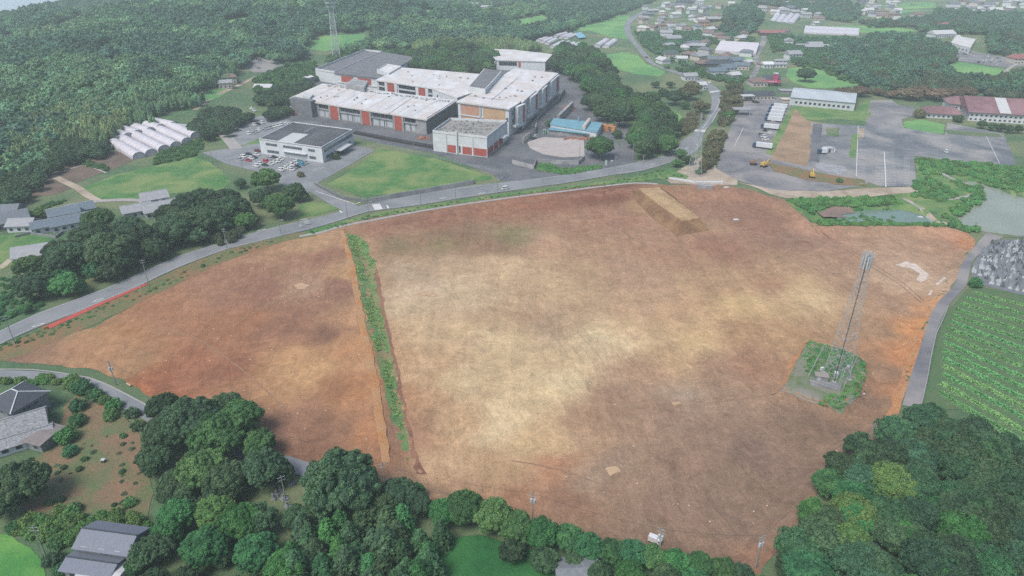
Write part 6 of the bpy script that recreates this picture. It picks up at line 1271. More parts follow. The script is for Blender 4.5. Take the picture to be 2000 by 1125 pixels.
for i, (a, b) in enumerate(FR):
    A, B = PL([(a[0]+2, a[1]+4), (b[0], b[1]+4)]); tunnel(A, B, 7.2, 4.0, f'long white film polytunnel in the front block, {ORD[i]} counted from the ploughed plots', 'polytunnels of the front block')
for i, (a, b) in enumerate(BR):
    A, B = PL([(a[0], a[1]+6), (b[0]-3, b[1]+4)]); tunnel(A, B, 7.2, 4.0, f'white film polytunnel in the rear block, {ORD[i]} counted from the ploughed plots', 'polytunnels of the rear block', 7)
for i, (a, b) in enumerate([((1051,82),(1068,76)),((1059,85),(1077,77)),((1068,88),(1085,79)),((1078,95),(1100,84)),((1086,96),(1110,85)),((1096,97),(1120,87)),((1107,97),(1131,88)),((1118,97),(1143,89)),((1085,73),(1105,67)),((1095,76),(1115,69)),((1105,77),(1125,70))]):
    A, B = PL([a, b]); tunnel(A, B, 6, 3.4, f'small far polytunnel beside the blue netting, {ORD[i]} in the cluster', 'far polytunnels by the blue netting', 4)
for i, (a, b) in enumerate([((1165,93),(1184,81)),((1182,94),(1200,82))]):
    A, B = PL([a, b]); tunnel(A, B, 8, 4, f'{["first","second"][i]} of the paired polytunnels near the road curve', 'paired polytunnels near the road curve', 4)
for i in range(4):
    A, B = PL([(1507+i*12,41+i*1.5), (1520+i*12,31+i*1.5)]); tunnel(A, B, 9, 4.5, f'white tunnel in the group of four below the upper hamlet, {ORD[i]} from the wood', 'four tunnels below the upper hamlet', 4)
for i, x in enumerate((1615,1636,1652)): 
    A, B = PL([(x-4,38),(x+5,36)]); tunnel(A, B, 8, 4, f'{ORD[i]} of three small white tunnels in the trees', 'three small tunnels in the trees', 3)
A, B = PL([(1615,102),(1622,96)]); tunnel(A, B, 10, 4.5, 'short white tunnel in front of the very long barn', None, 3)
def multispan(px, z, n, label):
    p = [Vector((*H(a, b, 0)[:2], 0)) for a, b in px]; c = sum(p, Vector())/4; root = empty('greenhouse', c, 0, label, 'greenhouse'); mb = MB()
    for k in range(n):
        for t0, t1, z0, z1 in ((k/n, (k+.5)/n, z, z+1.3), ((k+.5)/n, (k+1)/n, z+1.3, z)):
            a0 = p[0].lerp(p[3], t0); b0 = p[1].lerp(p[2], t0); a1 = p[0].lerp(p[3], t1); b1 = p[1].lerp(p[2], t1)
            mb.add([(*a0[:2], z0), (*b0[:2], z0), (*b1[:2], z1), (*a1[:2], z1)], [(0,1,2,3)])
    mb.build('roof', Mplast, root, c); w_ = MB(); w_.prism([tuple(v[:2]) for v in p], -.5, z, False); w_.build('wall', Mplast, root, c); 
    for k in range(1, n):
        a0 = p[0].lerp(p[3], k/n); b0 = p[1].lerp(p[2], k/n); g_ = MB(); g_.bar((*a0[:2], z+.12), (*b0[:2], z+.12), .3); g_.build('gutter', Msteel, root, c)
    return root
multispan([(1396,104),(1476,109),(1482,90),(1407,86)], 3.2, 6, 'wide white multi-bay greenhouse beside the village road')
multispan([(1569,68),(1676,73),(1677,60),(1572,55)], 3.4, 2, 'very long white greenhouse on the hillside')
nt = MB(); a = PL([(1120,68),(1135,66),(1145,76),(1130,78)]); nt.add([(x, y, 2+float(hf(x, y))) for x, y in a], [(0,1,2,3)]); 
for x, y in a: nt.tube((x, y, float(hf(x, y))), (x, y, 2+float(hf(x, y))), .1)
tag(nt.build('blue_netting', mat('blue net', (128,182,206), rough=.8)), 'blue crop netting on poles between the far polytunnels', 'netting')
# earth mound on the site
def mound():
    z = 4.2; b = [H(x, y, -2.3) for x, y in [(1226,374),(1262,414),(1322,461),(1384,449),(1338,405),(1298,366)]]
    t = [H(x, y, z-2.4) for x, y in [(1246,368),(1284,398),(1332,431),(1366,426),(1322,392),(1288,366)]]
    n = len(b); mb = MB(); N = 7; rings = []
    def ring(f, k):
        out = []
        for i in range(n):
            for j in range(10):
                u = j/10; p = (b[i].lerp(t[i], f)).lerp(b[(i+1) % n].lerp(t[(i+1) % n], f), u)
                wv = .35*(fbm(np.array(p.x/2.2+k), np.array(p.y/2.2), 3)-.5)*(1 if 0 < k < N else .6); out.append((p.x+wv, p.y-wv, p.z+wv*.8))
        return out
    for k in range(N+1): rings.append(ring(k/N, k))
    m = len(rings[0])
    for r in rings: mb.v += r
    mb.f = [(k*m+i, k*m+(i+1) % m, (k+1)*m+(i+1) % m, (k+1)*m+i) for k in range(N) for i in range(m)]
    top = rings[-1]; c = (sum(v[0] for v in top)/m, sum(v[1] for v in top)/m, top[0][2]+.25); mb.v.append(c); ci = len(mb.v)-1
    mb.f += [(N*m+i, N*m+(i+1) % m, ci) for i in range(m)]
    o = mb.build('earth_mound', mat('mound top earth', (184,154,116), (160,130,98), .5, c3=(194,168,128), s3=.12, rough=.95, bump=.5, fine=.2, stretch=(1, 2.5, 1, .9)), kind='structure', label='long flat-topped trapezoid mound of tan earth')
    o.data.materials.append(mat('mound slope painted shade', (140,108,80), (116,88,66), .5, c3=(154,122,90), s3=.12, rough=.95, bump=.5, fine=.2))  # shade painted into the slopes: darker brown than the mound's top
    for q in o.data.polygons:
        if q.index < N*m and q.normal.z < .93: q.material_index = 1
    return o
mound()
# ------------------------------------------------------------------ towers, poles
Mwire = mat('cable', (60,62,66), rough=.6, fine=0)
def lattice(root, base_w, top_w, h, n, r, m, members=('leg','brace'), z0=0):
    """four legs with crossed braces, local to root"""
    def cor(z): 
        w = (base_w+(top_w-base_w)*z/h)/2; return [Vector((sx*w, sy*w, z0+z)) for sx, sy in ((-1,-1),(1,-1),(1,1),(-1,1))]
    for k in range(4):
        mb = MB(); mb.tube(cor(0)[k], cor(h)[k], r*1.5, n=6); mb.build('leg', m, root)
    zs = [h*(1-(1-i/n)**1.25) for i in range(n+1)]; mb = MB()
    for i in range(n):
        a, b = cor(zs[i]), cor(zs[i+1])
        for k in range(4):
            j = (k+1) % 4; mb.bar(a[k], b[j], r*.9); mb.bar(a[j], b[k], r*.9); mb.bar(b[k], b[j], r*.9)
    tag(mb.build('brace', m, root), kind='stuff')
p = P(1633,735); mast = empty('telecom_mast', (p.x, p.y, p.z), R(12), 'tall tapering lattice phone mast standing in its fenced green plot', 'mast')
lattice(mast, 5.2, 1.5, 37.5, 16, .062, Msteel)
mb = MB(); mb.tube((-2.6, -2.6, 0), (-.78, -.78, 37.5), .1, n=6); mb.build('cable_bundle', Mwire, mast)
for k in range(12):
    a = 2*PI*k/12; mb = MB(); mb.box(1.4*math.cos(a), 1.4*math.sin(a), 36.6, .3, .18, 4.6 if k % 2 else 3.8, a+PI/2); mb.build('antenna', Mtilew if k % 3 else Mpale, mast)
mb = MB()
for z in (36.9, 38.5, 40):
    for k in range(12):
        a, b = 2*PI*k/12, 2*PI*(k+1)/12; mb.bar((1.2*math.cos(a), 1.2*math.sin(a), z), (1.2*math.cos(b), 1.2*math.sin(b), z), .1); mb.bar((.3*math.cos(a), .3*math.sin(a), z), (1.4*math.cos(a), 1.4*math.sin(a), z), .07)
mb.tube((0,0,37),(0,0,41.5),.3); mb.build('antenna_ring', Msteel, mast)
mb = MB()
for a_, b_ in (((-2.1,-2.1),(2.1,-2.1)),((2.1,-2.1),(2.1,2.1)),((2.1,2.1),(-2.1,2.1)),((-2.1,2.1),(-2.1,-2.1))): mb.bar((*a_,14.6),(*b_,14.6),.12)
mb.build('platform_ring', Msteel, mast)
mb = MB(); [mb.box(x, y, -.1, 1.2, 1.2, .4) for x in (-2.6, 2.6) for y in (-2.6, 2.6)]; mb.build('concrete_base', Mconc, mast)
def simple(name, px, py, label, cat, parts, rz=0, group=None):
    p = P(px, py); r = empty(name, (p.x, p.y, p.z), rz, label, cat, group)
    for nm, m, fn in parts: mb = MB(); fn(mb); mb.build(nm, m, r)
    return r
simple('equipment_cabin', 1603, 741, 'low grey-brown flat equipment cabin inside the mast fence', 'cabin', [('body', Mgrw, lambda b: b.box(0,0,0,3.6,2.2,1.6)), ('roof', mat('taupe roof', (156,150,146), rough=.8), lambda b: b.box(0,0,1.6,4.0,2.6,.16)), ('door', Mpale, lambda b: b.box(-.8,-1.12,.1,.8,.08,1.3))], R(-14))
simple('equipment_cabinet', 1631, 738, 'white equipment cabinet at the foot of the mast', 'cabinet', [('body', Mw, lambda b: b.box(0,0,.1,1.0,1.3,2.0)), ('plinth', Mconc, lambda b: b.box(0,0,0,1.3,1.6,.12)), ('door', Mpale, lambda b: b.box(0,-.66,.3,.8,.05,1.6))], R(-12))
simple('equipment_cabinet', 1604, 725, 'small pale meter cabinet near the fence corner of the mast plot', 'cabinet', [('body', Mw, lambda b: b.box(0,0,.4,1.1,.5,1.0)), ('stand', Msteel, lambda b: b.box(0,0,0,.9,.3,.4))], R(20))
simple('equipment_cabinet', 1655, 721, 'small white box on the weedy side of the mast', 'cabinet', [('body', Mw, lambda b: b.box(0,0,.5,.9,.5,.9)), ('stand', Msteel, lambda b: b.box(0,0,0,.7,.3,.5))], 0)
simple('concrete_slab', 1612, 752, 'grey concrete slab behind the front fence of the mast plot', 'slab', [('slab_face', M_ASPH2, lambda b: b.box(0,0,.05,8.5,3.2,.16))], R(-14))
simple('cable_pole', 1637, 762, 'slim double pole with cable tray at the gate of the mast plot', 'pole', [('pole', Msteel, lambda b: (b.tube((-.3,0,0),(-.3,0,8),.08), b.tube((.3,0,0),(.3,0,8),.08))), ('rung', Msteel, lambda b: [b.bar((-.3,0,z*.8),(.3,0,z*.8),.06) for z in range(1,10)])], 0)
p = P(1355,344); py_ = empty('power_pylon', (p.x, p.y, p.z), R(20), 'slender lattice power pylon below the road junction', 'pylon')
lattice(py_, 5.8, 1.1, 27, 11, .08, Msteel); 
def ext(b):
    for k, (sx, sy) in enumerate(((-1,-1),(1,-1),(1,1),(-1,1))): b.tube((sx*.55, sy*.55, 27), (sx*.08, sy*.08, 34.5), .1)
    for z in range(8): b.bar((-.5+z*.06, -.5, 27+z), (.5-z*.06, .5, 27.9+z), .09); b.bar((.5-z*.06, -.5, 27+z), (-.5+z*.06, .5, 27.9+z), .09)
mb = MB(); ext(mb); mb.build('peak', Msteel, py_)
for z in (27.5, 30, 32.5): mb = MB(); mb.bar((-2.2,0,z),(2.2,0,z),.16); mb.bar((-2.2,0,z),(0,0,z+.8),.1); mb.bar((2.2,0,z),(0,0,z+.8),.1); mb.build('cross_arm', Msteel, py_)
p = P(658,118); tw = empty('far_tower', (p.x, p.y, p.z), R(15), 'tall pale antenna tower rising from the trees behind the factory', 'tower')
lattice(tw, 7.5, 3.6, 50, 17, .24, mat('pale tower paint', (196,206,208), rough=.6))
for z, w in ((50,8.5),(53.5,9.5),(57,8)): 
    mb = MB(); mb.box(0,0,z,w,w,.35); mb.build('platform', Msteel, tw)
    mb = MB()
    for k in range(10): a = k*.628; mb.tube((w*.45*math.cos(a), w*.45*math.sin(a), z), (w*.45*math.cos(a), w*.45*math.sin(a), z+2.4), .16)
    tag(mb.build('railing', Msteel, tw), kind='stuff')
mb = MB(); mb.tube((0,0,50),(0,0,64),.4); mb.build('spire', Msteel, tw)
Mpole = mat('concrete pole', (158,160,158), (140,142,142), 1, rough=.85, fine=.06)
def pole(px, py, h, label, arms=2, box=False, lamp=False, name='utility_pole', lean=0):
    p = P(px, py); r = empty(name, (p.x, p.y, p.z-.1), R(random.uniform(-40,40)), label, 'pole'); r.rotation_euler[1] = lean
    MB().tube((0,0,0),(0,0,h),.17,.11,8).build('pole', Mpole, r)
    for k in range(arms):
        mb = MB(); z = h-.5-k*.9; mb.bar((-.9,0,z),(.9,0,z),.1)
        for x in (-.8,-.3,.3,.8): mb.tube((x,0,z),(x,0,z+.25),.06,.03)
        mb.build('cross_arm', Msteel, r)
    if box: mb = MB(); mb.tube((.35,0,h-3.2),(.35,0,h-2.2),.28,n=10); mb.tube((-.35,0,h-3.2),(-.35,0,h-2.2),.28,n=10); mb.build('transformer', Mpale, r)
    if lamp: mb = MB(); mb.bar((0,0,h-.1),(1.6,0,h+.25),.08); mb.box(1.8,0,h+.18,.8,.3,.14); mb.build('lamp_head', Mtilew, r)
    return r
POLES = [(291,557,11,'utility pole at the end of the red painted kerb'),(444,486,9.5,'utility pole beside the road above the left half of the site'),(30,672,11,'utility pole at the lower left end of the main road'),(227,752,8.6,'pole with crossarms leaning over the village lane'),
 (549,458,7,'thin pole on the road verge by the small sign'),(679,428,9,'pole on the verge across from the office access road'),(720,418,6,'short pole on the verge by the zebra crossing'),(822,404,10,'pole with crossarms before the concrete retaining wall'),(890,394,9,'thin dark pole on the grass verge'),(972,378,9,'pole on the verge opposite the van'),
 (1060,366,10,'pole on the verge below the factory entrance'),(1200,346,12,'pole on the verge by the wooded lane mouth'),(1255,332,9,'pole with crossarms on the verge near the road bend'),(1289,326,8,'thin pole on the verge before the pylon'),(1132,307,9,'green-grey pole at the sandy lot corner'),(1213,311,8,'pole on the pavement of the wooded lane'),(1235,314,10,'pole on the far side of the wooded lane'),
 (808,294,9,'floodlight pole at the top corner of the grass field'),(700,252,7,'pole before the red panels of the long block'),(760,268,7,'second pole before the red panels of the long block'),(95,336,9,'tall twin pole at the farm plots'),(86,334,6,'stub pole beside the tall twin pole'),(208,297,7,'crooked pole at the corner of the polytunnels'),(415,318,7,'lamp pole at the edge of the office car park'),(425,328,6,'short pole on the grass below the office car park'),(475,335,6,'thin pole in the office car park'),
 (405,196,8,'pole beside the hill track'),(307,220,9,'pole in the clearing behind the polytunnels'),(415,166,7,'pole by the brown-roofed hill house'),(536,221,8,'pole at the rear car park'),(1227,236,9,'pole inside the trees by the wooded lane'),(1415,255,10,'slim lamp post at the truck yard entrance'),(1624,173,12,'bare tall pole behind the warehouse'),(1786,180,10,'bare tall pole above the cherry trees'),(1315,178,9,'thick pole among trees above the road'),(1434,176,8,'pole between road and petrol station'),(1423,338,6,'short post on the gravel apron')]
for i, (a, b, h, l) in enumerate(POLES): pole(a, b, h, l, 2 if i in (0,1,2,3,7,9,10,11,12,20) else 0, i in (3,), i in (4,5,6,17,23,31))
for a, b, h, l in [(756,985,13,'bent pole with thin crossarms rising beside the huge dome tree'),(1040,1020,9.5,'pole with transformers rising out of the hedge'),(1284,1092,9.5,'pole beside the white truck at the hedge'),(1475,1110,10,'tall pole at the lowest corner of the site'),(1692,880,9,'pole top with crossarms above the corner wood'),(560,985,9,'pale pole top among the graves below the lane'),(90,1085,9,'pole at the edge of the bright rice field')]:
    pole(a, b, h, l, 2, a in (1040, 1284, 1475))
def wire(a, b, ha, hb, label, n=14, w=.035):
    p, q = P(*a), P(*b); p.z += ha; q.z += hb; mb = MB(); L = (q-p).length; pr = None
    for k in range(n+1):
        t = k/n; v = p.lerp(q, t); v.z -= L*.025*4*t*(1-t)
        if pr is not None: mb.bar(pr, v, w)
        pr = v
    return mb.build('cable', Mwire, label=label)
for i, (a, b, ha, hb, l) in enumerate([((227,752),(756,985),8,12,'power cable running from the village lane pole to the bent pole'),((756,985),(1040,1020),12,9,'power cable from the bent pole to the transformer pole'),((1040,1020),(1284,1092),9,9,'power cable between transformer pole and the truck pole'),((1284,1092),(1475,1110),9,9.6,'power cable from the truck pole to the corner pole'),((1475,1110),(1692,880),9.6,8.6,'power cable from the corner pole to the corner wood'),((30,672),(291,557),10,10.4,'power cable along the lower main road'),((291,557),(444,486),10.4,9,'power cable between the two roadside poles above the site')]):
    tag(wire(a, b, ha, hb, l), cat='cable')
# ------------------------------------------------------------------ vehicles
CP = {}
for nm, c in dict(white=(232,236,238), silver=(170,176,182), black=(44,46,52), navy=(52,66,104), red=(190,44,60), maroon=(120,44,52), blue=(80,160,196), green=(40,74,60), grey=(120,124,130)).items(): CP[nm] = mat(nm+' car paint', c, rough=.25, spec=.6, fine=0)
def loft(mb, secs):
    """secs: list of (x, halfwidth, zlow, zhigh)"""
    for x, w, a, b in secs: mb.v += [(x,-w,a),(x,w,a),(x,w*.92,b),(x,-w*.92,b)]
    n = len(secs)
    mb.f += [(4*i+k, 4*i+(k+1) % 4, 4*(i+1)+(k+1) % 4, 4*(i+1)+k)[::-1] for i in range(n-1) for k in range(4)]+[(0,1,2,3),(4*n-1,4*n-2,4*n-3,4*n-4)]
def car_proto(van):
    L = 2.15 if not van else 2.0; r = empty('parked_car', (0,0,0)); mb = MB()
    if van: loft(mb, [(-L,.78,.35,1.15),(-L+.1,.82,.25,1.2),(L-.6,.82,.25,1.15),(L,.76,.3,.85)])
    else: loft(mb, [(-L,.72,.4,.85),(-L+.15,.84,.25,.95),(-1.2,.86,.22,.98),(.9,.86,.22,.96),(L-.15,.82,.25,.82),(L,.7,.35,.65)])
    mb.build('body', CP['white'], r)
    g = MB(); loft(g, [(-L+.06,.70,1.12,1.16),(-L+.3,.70,1.12,1.66),(L-1.1,.70,1.1,1.66),(L-.45,.72,1.05,1.1)] if van else [(-L+.2,.70,.93,.96),(-1.35,.72,.93,1.42),(.3,.72,.93,1.42),(1.15,.74,.93,.96)]); g.build('window', Mglass, r)
    t = MB(); 
    if van: t.box(-.35,0,1.6,2.6,1.3,.16)
    else: t.box(-.5,0,1.34,1.7,1.28,.13)
    t.build('roof', CP['white'], r)
    w = MB(); w.tube((0,-.1,0),(0,.1,0),.31,n=10); wm = None
    for sx in (-1.3, 1.3):
        for sy in (-.78, .78):
            if wm is None: o = w.build('wheel', Mblk, r); wm = o.data
            else: o = mesh_obj('wheel', wm, r)
            o.location = (sx, sy, .31)
    for sy in (-.55, .55): h = MB(); h.box(L-.02, sy, .6, .08, .3, .14); h.build('headlight', Mtilew, r)
    for o in r.children:
        if o.name.startswith(('body','roof')): o.material_slots[0].link = 'OBJECT'; o.material_slots[0].material = CP['white']
    return r
P0, P1 = car_proto(False), car_proto(True); used = [False, False]
def car(px, py, colr, ang, label, van=False, group=None):
    i = int(van); proto = (P0, P1)[i]
    if used[i]: o = copy_tree(proto)
    else: o = proto; used[i] = True
    p = P(px, py, .6); o.location = (p.x, p.y, p.z+.1); o.rotation_euler = (0, 0, ang); tag(o, label, 'car', group)
    for ch in o.children:
        if ch.name.startswith(('body','roof')): ch.material_slots[0].material = CP[colr]
    return o
def heading(a, b):
    p, q = PL([a, b]); return math.atan2(q[1]-p[1], q[0]-p[0])
hA = heading((500,320),(520,324)); hB = heading((490,252),(506,257))
CARS = [((469,311),'silver'),((476,306),'white'),((485,313),'red'),((486,301),'black'),((491,309),'white'),((497,307),'black'),((501,302),'white'),((503,295),'maroon')]
for i, ((x, y), c) in enumerate(CARS): car(x, y, c, hA, f'{c} car parked in the office lot group nearest the exit lane, {ORD[i]} back', i % 3 == 1, 'cars in the office lot')
CARS = [((501,324),'white'),((509,319),'white'),((518,322),'green'),((520,315),'red'),((528,320),'white'),((536,316),'white'),((528,310),'silver'),((536,307),'black'),((548,311),'white'),((543,315),'white')]
for i, ((x, y), c) in enumerate(CARS): car(x, y, c, hA, f'{c} car parked in the middle group of the office lot, {ORD[i]} from the trees', i % 3 == 0, 'cars in the office lot')
CARS = [((549,332),'white'),((558,328),'white'),((569,331),'white'),((574,328),'silver'),((581,325),'black'),((562,324),'white'),((570,321),'white'),((576,318),'white'),((581,314),'white'),((590,321),'blue'),((597,318),'silver'),((587,316),'blue')]
for i, ((x, y), c) in enumerate(CARS): car(x, y, c, hA, f'{c} car parked in the group below the office corner, {ORD[i]} from the trees', i % 3 == 0, 'cars in the office lot')
CARS = [((454,243),'white'),((462,243),'grey'),((470,240),'grey'),((477,238),'grey'),((485,236),'silver'),((491,234),'silver')]
for i, ((x, y), c) in enumerate(CARS): car(x, y, c, hB, f'{c} car under the trees in the rear car park, {ORD[i]} from the ramp', i == 0, 'cars in the rear car park')
CARS = [((497,244),'white'),((505,242),'black'),((512,240),'white'),((526,237),'navy'),((534,235),'navy'),((519,228),'white'),((526,225),'white'),((497,216),'white'),((492,213),'white')]
for i, ((x, y), c) in enumerate(CARS): car(x, y, c, hB, f'{c} car in the middle row of the rear car park, {ORD[i]} along', i % 2 == 0, 'cars in the rear car park')
CARS = [((486,261),'white'),((495,260),'silver'),((501,257),'silver'),((507,254),'white'),((515,254),'silver'),((521,251),'silver'),((528,249),'silver'),((535,247),'white'),((542,245),'white'),((549,243),'white'),((560,240),'white')]
for i, ((x, y), c) in enumerate(CARS): car(x, y, c, hB, f'{c} car in the row behind the office building, {ORD[i]} from the ramp', i % 3 == 0, 'cars in the rear car park')
for i, (x, y) in enumerate([(1860,105),(1875,106),(1885,106),(1894,106),(1881,115)]): car(x, y, ['white','silver','grey','white','white'][i], R(10), f'{["white","silver","grey","white","white"][i]} car at the top of the full hall car park, {ORD[i]} along', False, 'cars by the hall')
for i, (x, y) in enumerate([(1911,122),(1919,123),(1927,119),(1934,121),(1931,111),(1940,115),(1947,114),(1921,118),(1951,120),(1948,127),(1938,118)]): car(x, y, ['black','silver','white','silver','white','white','silver','white','silver','white','white'][i], R(35), f'{["black","silver","white","silver","white","white","silver","white","silver","white","white"][i]} car crowded before the red-roofed building, {ORD[i]} in the crowd', i % 2 == 0, 'cars by the red-roofed building')
for i, (x, y, c) in enumerate([(1496,255,'black'),(1503,260,'white'),(1487,262,'grey'),(1492,267,'white'),(1495,272,'white'),(1512,236,'white')]): car(x, y, c, R(-4), f'{c} car parked between the box trucks, {ORD[i]} from the top', i % 2 == 1, 'cars between the trucks')
car(987,368,'white',heading((980,370),(1000,366)),'white van driving alone on the main road',True); car(1042,270,'green',R(50),'dark green car parked by the pale wall of the sandy lot'); car(1046,267,'white',R(50),'white car parked beside the dark green one',True); car(1847,296,'white',R(80),'lone white car in the middle of the gravel field',True)
car(1262,112,'maroon',R(125),'small dark red car on the curving road'); car(1385,161,'white',R(150),'white car by the shop at the bend',True); car(1127,157,'white',R(60),'white car parked behind the factory beside the dark trees'); car(1454,127,'white',R(70),'white car standing in the village',True); car(1500,323-100,'silver',R(-4),'silver car tucked among the box trucks')
car(1500,188,'silver',R(20),'silver car by the hut of the petrol station'); car(1474,199,'black',R(10),'black car at the petrol station'); car(1478,200,'black',R(10),'second black car at the petrol station')
for i, (x, y) in enumerate([(478,121),(485,122),(492,121),(500,119),(507,118),(496,132),(505,133)]): car(x, y, ['white','silver','white','white','grey','white','silver'][i], R(20), f'{["white","silver","white","white","grey","white","silver"][i]} car in the small lot hidden in the woods, {ORD[i]} along', i % 2 == 0, 'cars in the wooded lot')
Mcab = mat('teal cab paint', (64,156,188), rough=.3, spec=.6, fine=0); Mcabb = mat('navy cab paint', (52,84,120), rough=.3, fine=0); Mbox = mat('white truck body', (228,232,238), (212,218,226), .3, rough=.5, fine=.03)
def truck_proto(L, cab, nm='box_truck'):
    r = empty(nm, (0,0,0)); mb = MB(); mb.box(.9,0,1.0,L-2.4,2.4,2.6); mb.build('cargo_box', Mbox, r)
    mb = MB(); loft(mb, [(-L/2,1.1,.5,1.6),(-L/2+.05,1.15,.45,2.9),(-L/2+2.0,1.15,.45,3.0)]); mb.build('cab', cab, r)
    g = MB(); g.box(-L/2-.01,0,1.7,.12,2.0,.85); g.build('windscreen', Mglass, r)
    for s in (-1, 1): g = MB(); g.box(-L/2+.9,s*1.12,1.7,.9,.12,.75); g.build('side_window', Mglass, r)
    g = MB(); g.box(.4,0,.7,L-1.0,1.0,.3); g.build('chassis', Mblk, r)
    wm = None
    for x in ([-L/2+1.2, L/2-2.6, L/2-1.4] if L > 8 else [-L/2+1.0, L/2-1.2]):
        for s in (-1, 1):
            if wm is None: w = MB(); w.tube((0,-.16,0),(0,.16,0),.48,n=12); o = w.build('wheel', Mblk, r); wm = o.data
            else: o = mesh_obj('wheel', wm, r)
            o.location = (x, s*1.0, .48)
    return r
hT = heading((1470,282),(1508,287)); TP = truck_proto(12.0, Mcab); first = True
for i, (x, y, l) in enumerate([(1490,284,'navy-cabbed white box truck standing alone at the lower end of the yard'),(1504,247,'teal-cabbed white box truck with clear space below it'),(1511,232,'teal-cabbed box truck, lowest of the packed row'),(1513,226,'teal-cabbed box truck, second up in the packed row'),(1516,219,'teal-cabbed box truck in the middle of the packed row'),(1518,213,'teal-cabbed box truck, second from the top'),(1522,207,'large white box truck at the top of the row beside the warehouse')]):
    o = TP if first else copy_tree(TP); first = False; p = P(x, y, 2); o.location = (p.x, p.y, p.z+.1); o.rotation_euler = (0,0,hT); tag(o, l, 'truck', 'box trucks in the yard')
    if i in (0,):
        for ch in o.children:
            if ch.name.startswith('cab'): ch.material_slots[0].link = 'OBJECT'; ch.material_slots[0].material = Mcabb
t2 = truck_proto(6.5, Mbox, 'small_truck'); p = P(1279,1052,1.2); t2.location = (p.x, p.y, p.z); t2.rotation_euler = (0,0,R(152)); t2.scale = (.48,.52,.52); tag(t2, 'white box truck half hidden behind the hedge at the near site edge', 'truck')
t3 = truck_proto(5.5, Mcabb, 'small_truck'); p = P(1606,296,1.5); t3.location = (p.x, p.y, p.z); t3.rotation_euler = (0,0,R(-3)); tag(t3, 'small blue-cabbed truck parked against the site cabins', 'truck')
simple('site_cabin', 1615, 297, 'pale grey site cabin with dark doorway on the gravel lot', 'cabin', [('body', Mpale, lambda b: b.box(0,0,0,5.5,3,2.8)), ('roof', Mtilew, lambda b: b.box(0,0,2.8,5.7,3.2,.15)), ('door', Mglass, lambda b: b.box(.8,-1.52,.1,1.2,.08,2.1))], R(-3))
simple('site_cabin', 1624, 297, 'white site cabin at the end of the gravel lot cabins', 'cabin', [('body', Mw, lambda b: b.box(0,0,0,3,2.8,2.5)), ('roof', Mtilel, lambda b: b.box(0,0,2.5,3.2,3,.15)), ('window', Mglass, lambda b: b.box(0,-1.42,1,1,.08,.9))], R(-3))
simple('portable_toilet', 1063, 262, 'small pale green portable toilet by the concrete wall', 'toilet', [('body', mat('mint plastic', (150,212,190), rough=.5), lambda b: b.box(0,0,0,1.6,1.6,3.0)), ('roof', Mtilew, lambda b: b.box(0,0,3.0,1.8,1.8,.15)), ('door', mat('green door', (84,160,130), rough=.5), lambda b: b.box(0,-.82,.2,.9,.08,2.4))], R(10))
Myel = mat('excavator yellow', (226,190,92), (206,170,84), 1, rough=.5, fine=.05)
def excavator(px, py, rz, label):
    def up(b): b.box(-.5,0,1.25,3.0,2.5,1.1); b.box(-1.7,0,1.3,.8,2.4,1.5)
    def arm(b): b.obox((.8,-.7,1.8),(2.6,0,2.0),(0,.4,0),(-.3,0,.5)); b.obox((3.1,-.68,3.9),(1.4,0,-2.2),(0,.36,0),(.4,0,.2)); b.box(4.4,-.5,1.0,.9,1.0,.9)
    return simple('excavator', px, py, label, 'excavator', [('track', Mblk, lambda b: (b.box(0,-1.05,0,3.8,.6,.8), b.box(0,1.05,0,3.8,.6,.8))), ('turntable', Mblk, lambda b: b.tube((0,0,.7),(0,0,1.25),.8,n=12)), ('body', Myel, up), ('cab', Myel, lambda b: b.box(.5,.65,1.3,1.4,1.1,1.7)), ('window', Mglass, lambda b: b.box(.55,.7,1.9,1.45,1.15,.8)), ('arm', Myel, arm)], rz)
excavator(1492,326,R(35),'yellow excavator with raised arm at the slope foot'); excavator(1585,347,R(75),'yellow excavator parked beside the track to the basin'); excavator(1471,322,R(-10),'dull rusty machine low at the yard edge')
for ch in bpy.data.objects['excavator.002'].children:
    if ch.name.startswith(('body','cab','arm')): ch.data.materials[0] = mat('rusty machine', (150,124,112), rough=.8)
simple('pump_raft', 1801, 429, 'grey pump raft with white machinery in the basin corner', 'raft', [('deck', Mconc, lambda b: b.box(0,0,-.6,6.5,4.5,.7)), ('pump', Mw, lambda b: (b.box(-1,.5,.1,2.2,1.2,1.2), b.box(1.2,-.4,.1,1.4,1.4,.8))), ('rail', Msteel, lambda b: [b.tube((x,y,.1),(x,y,1.3),.06) for x in (-3,0,3) for y in (-2,2)])], R(-10))
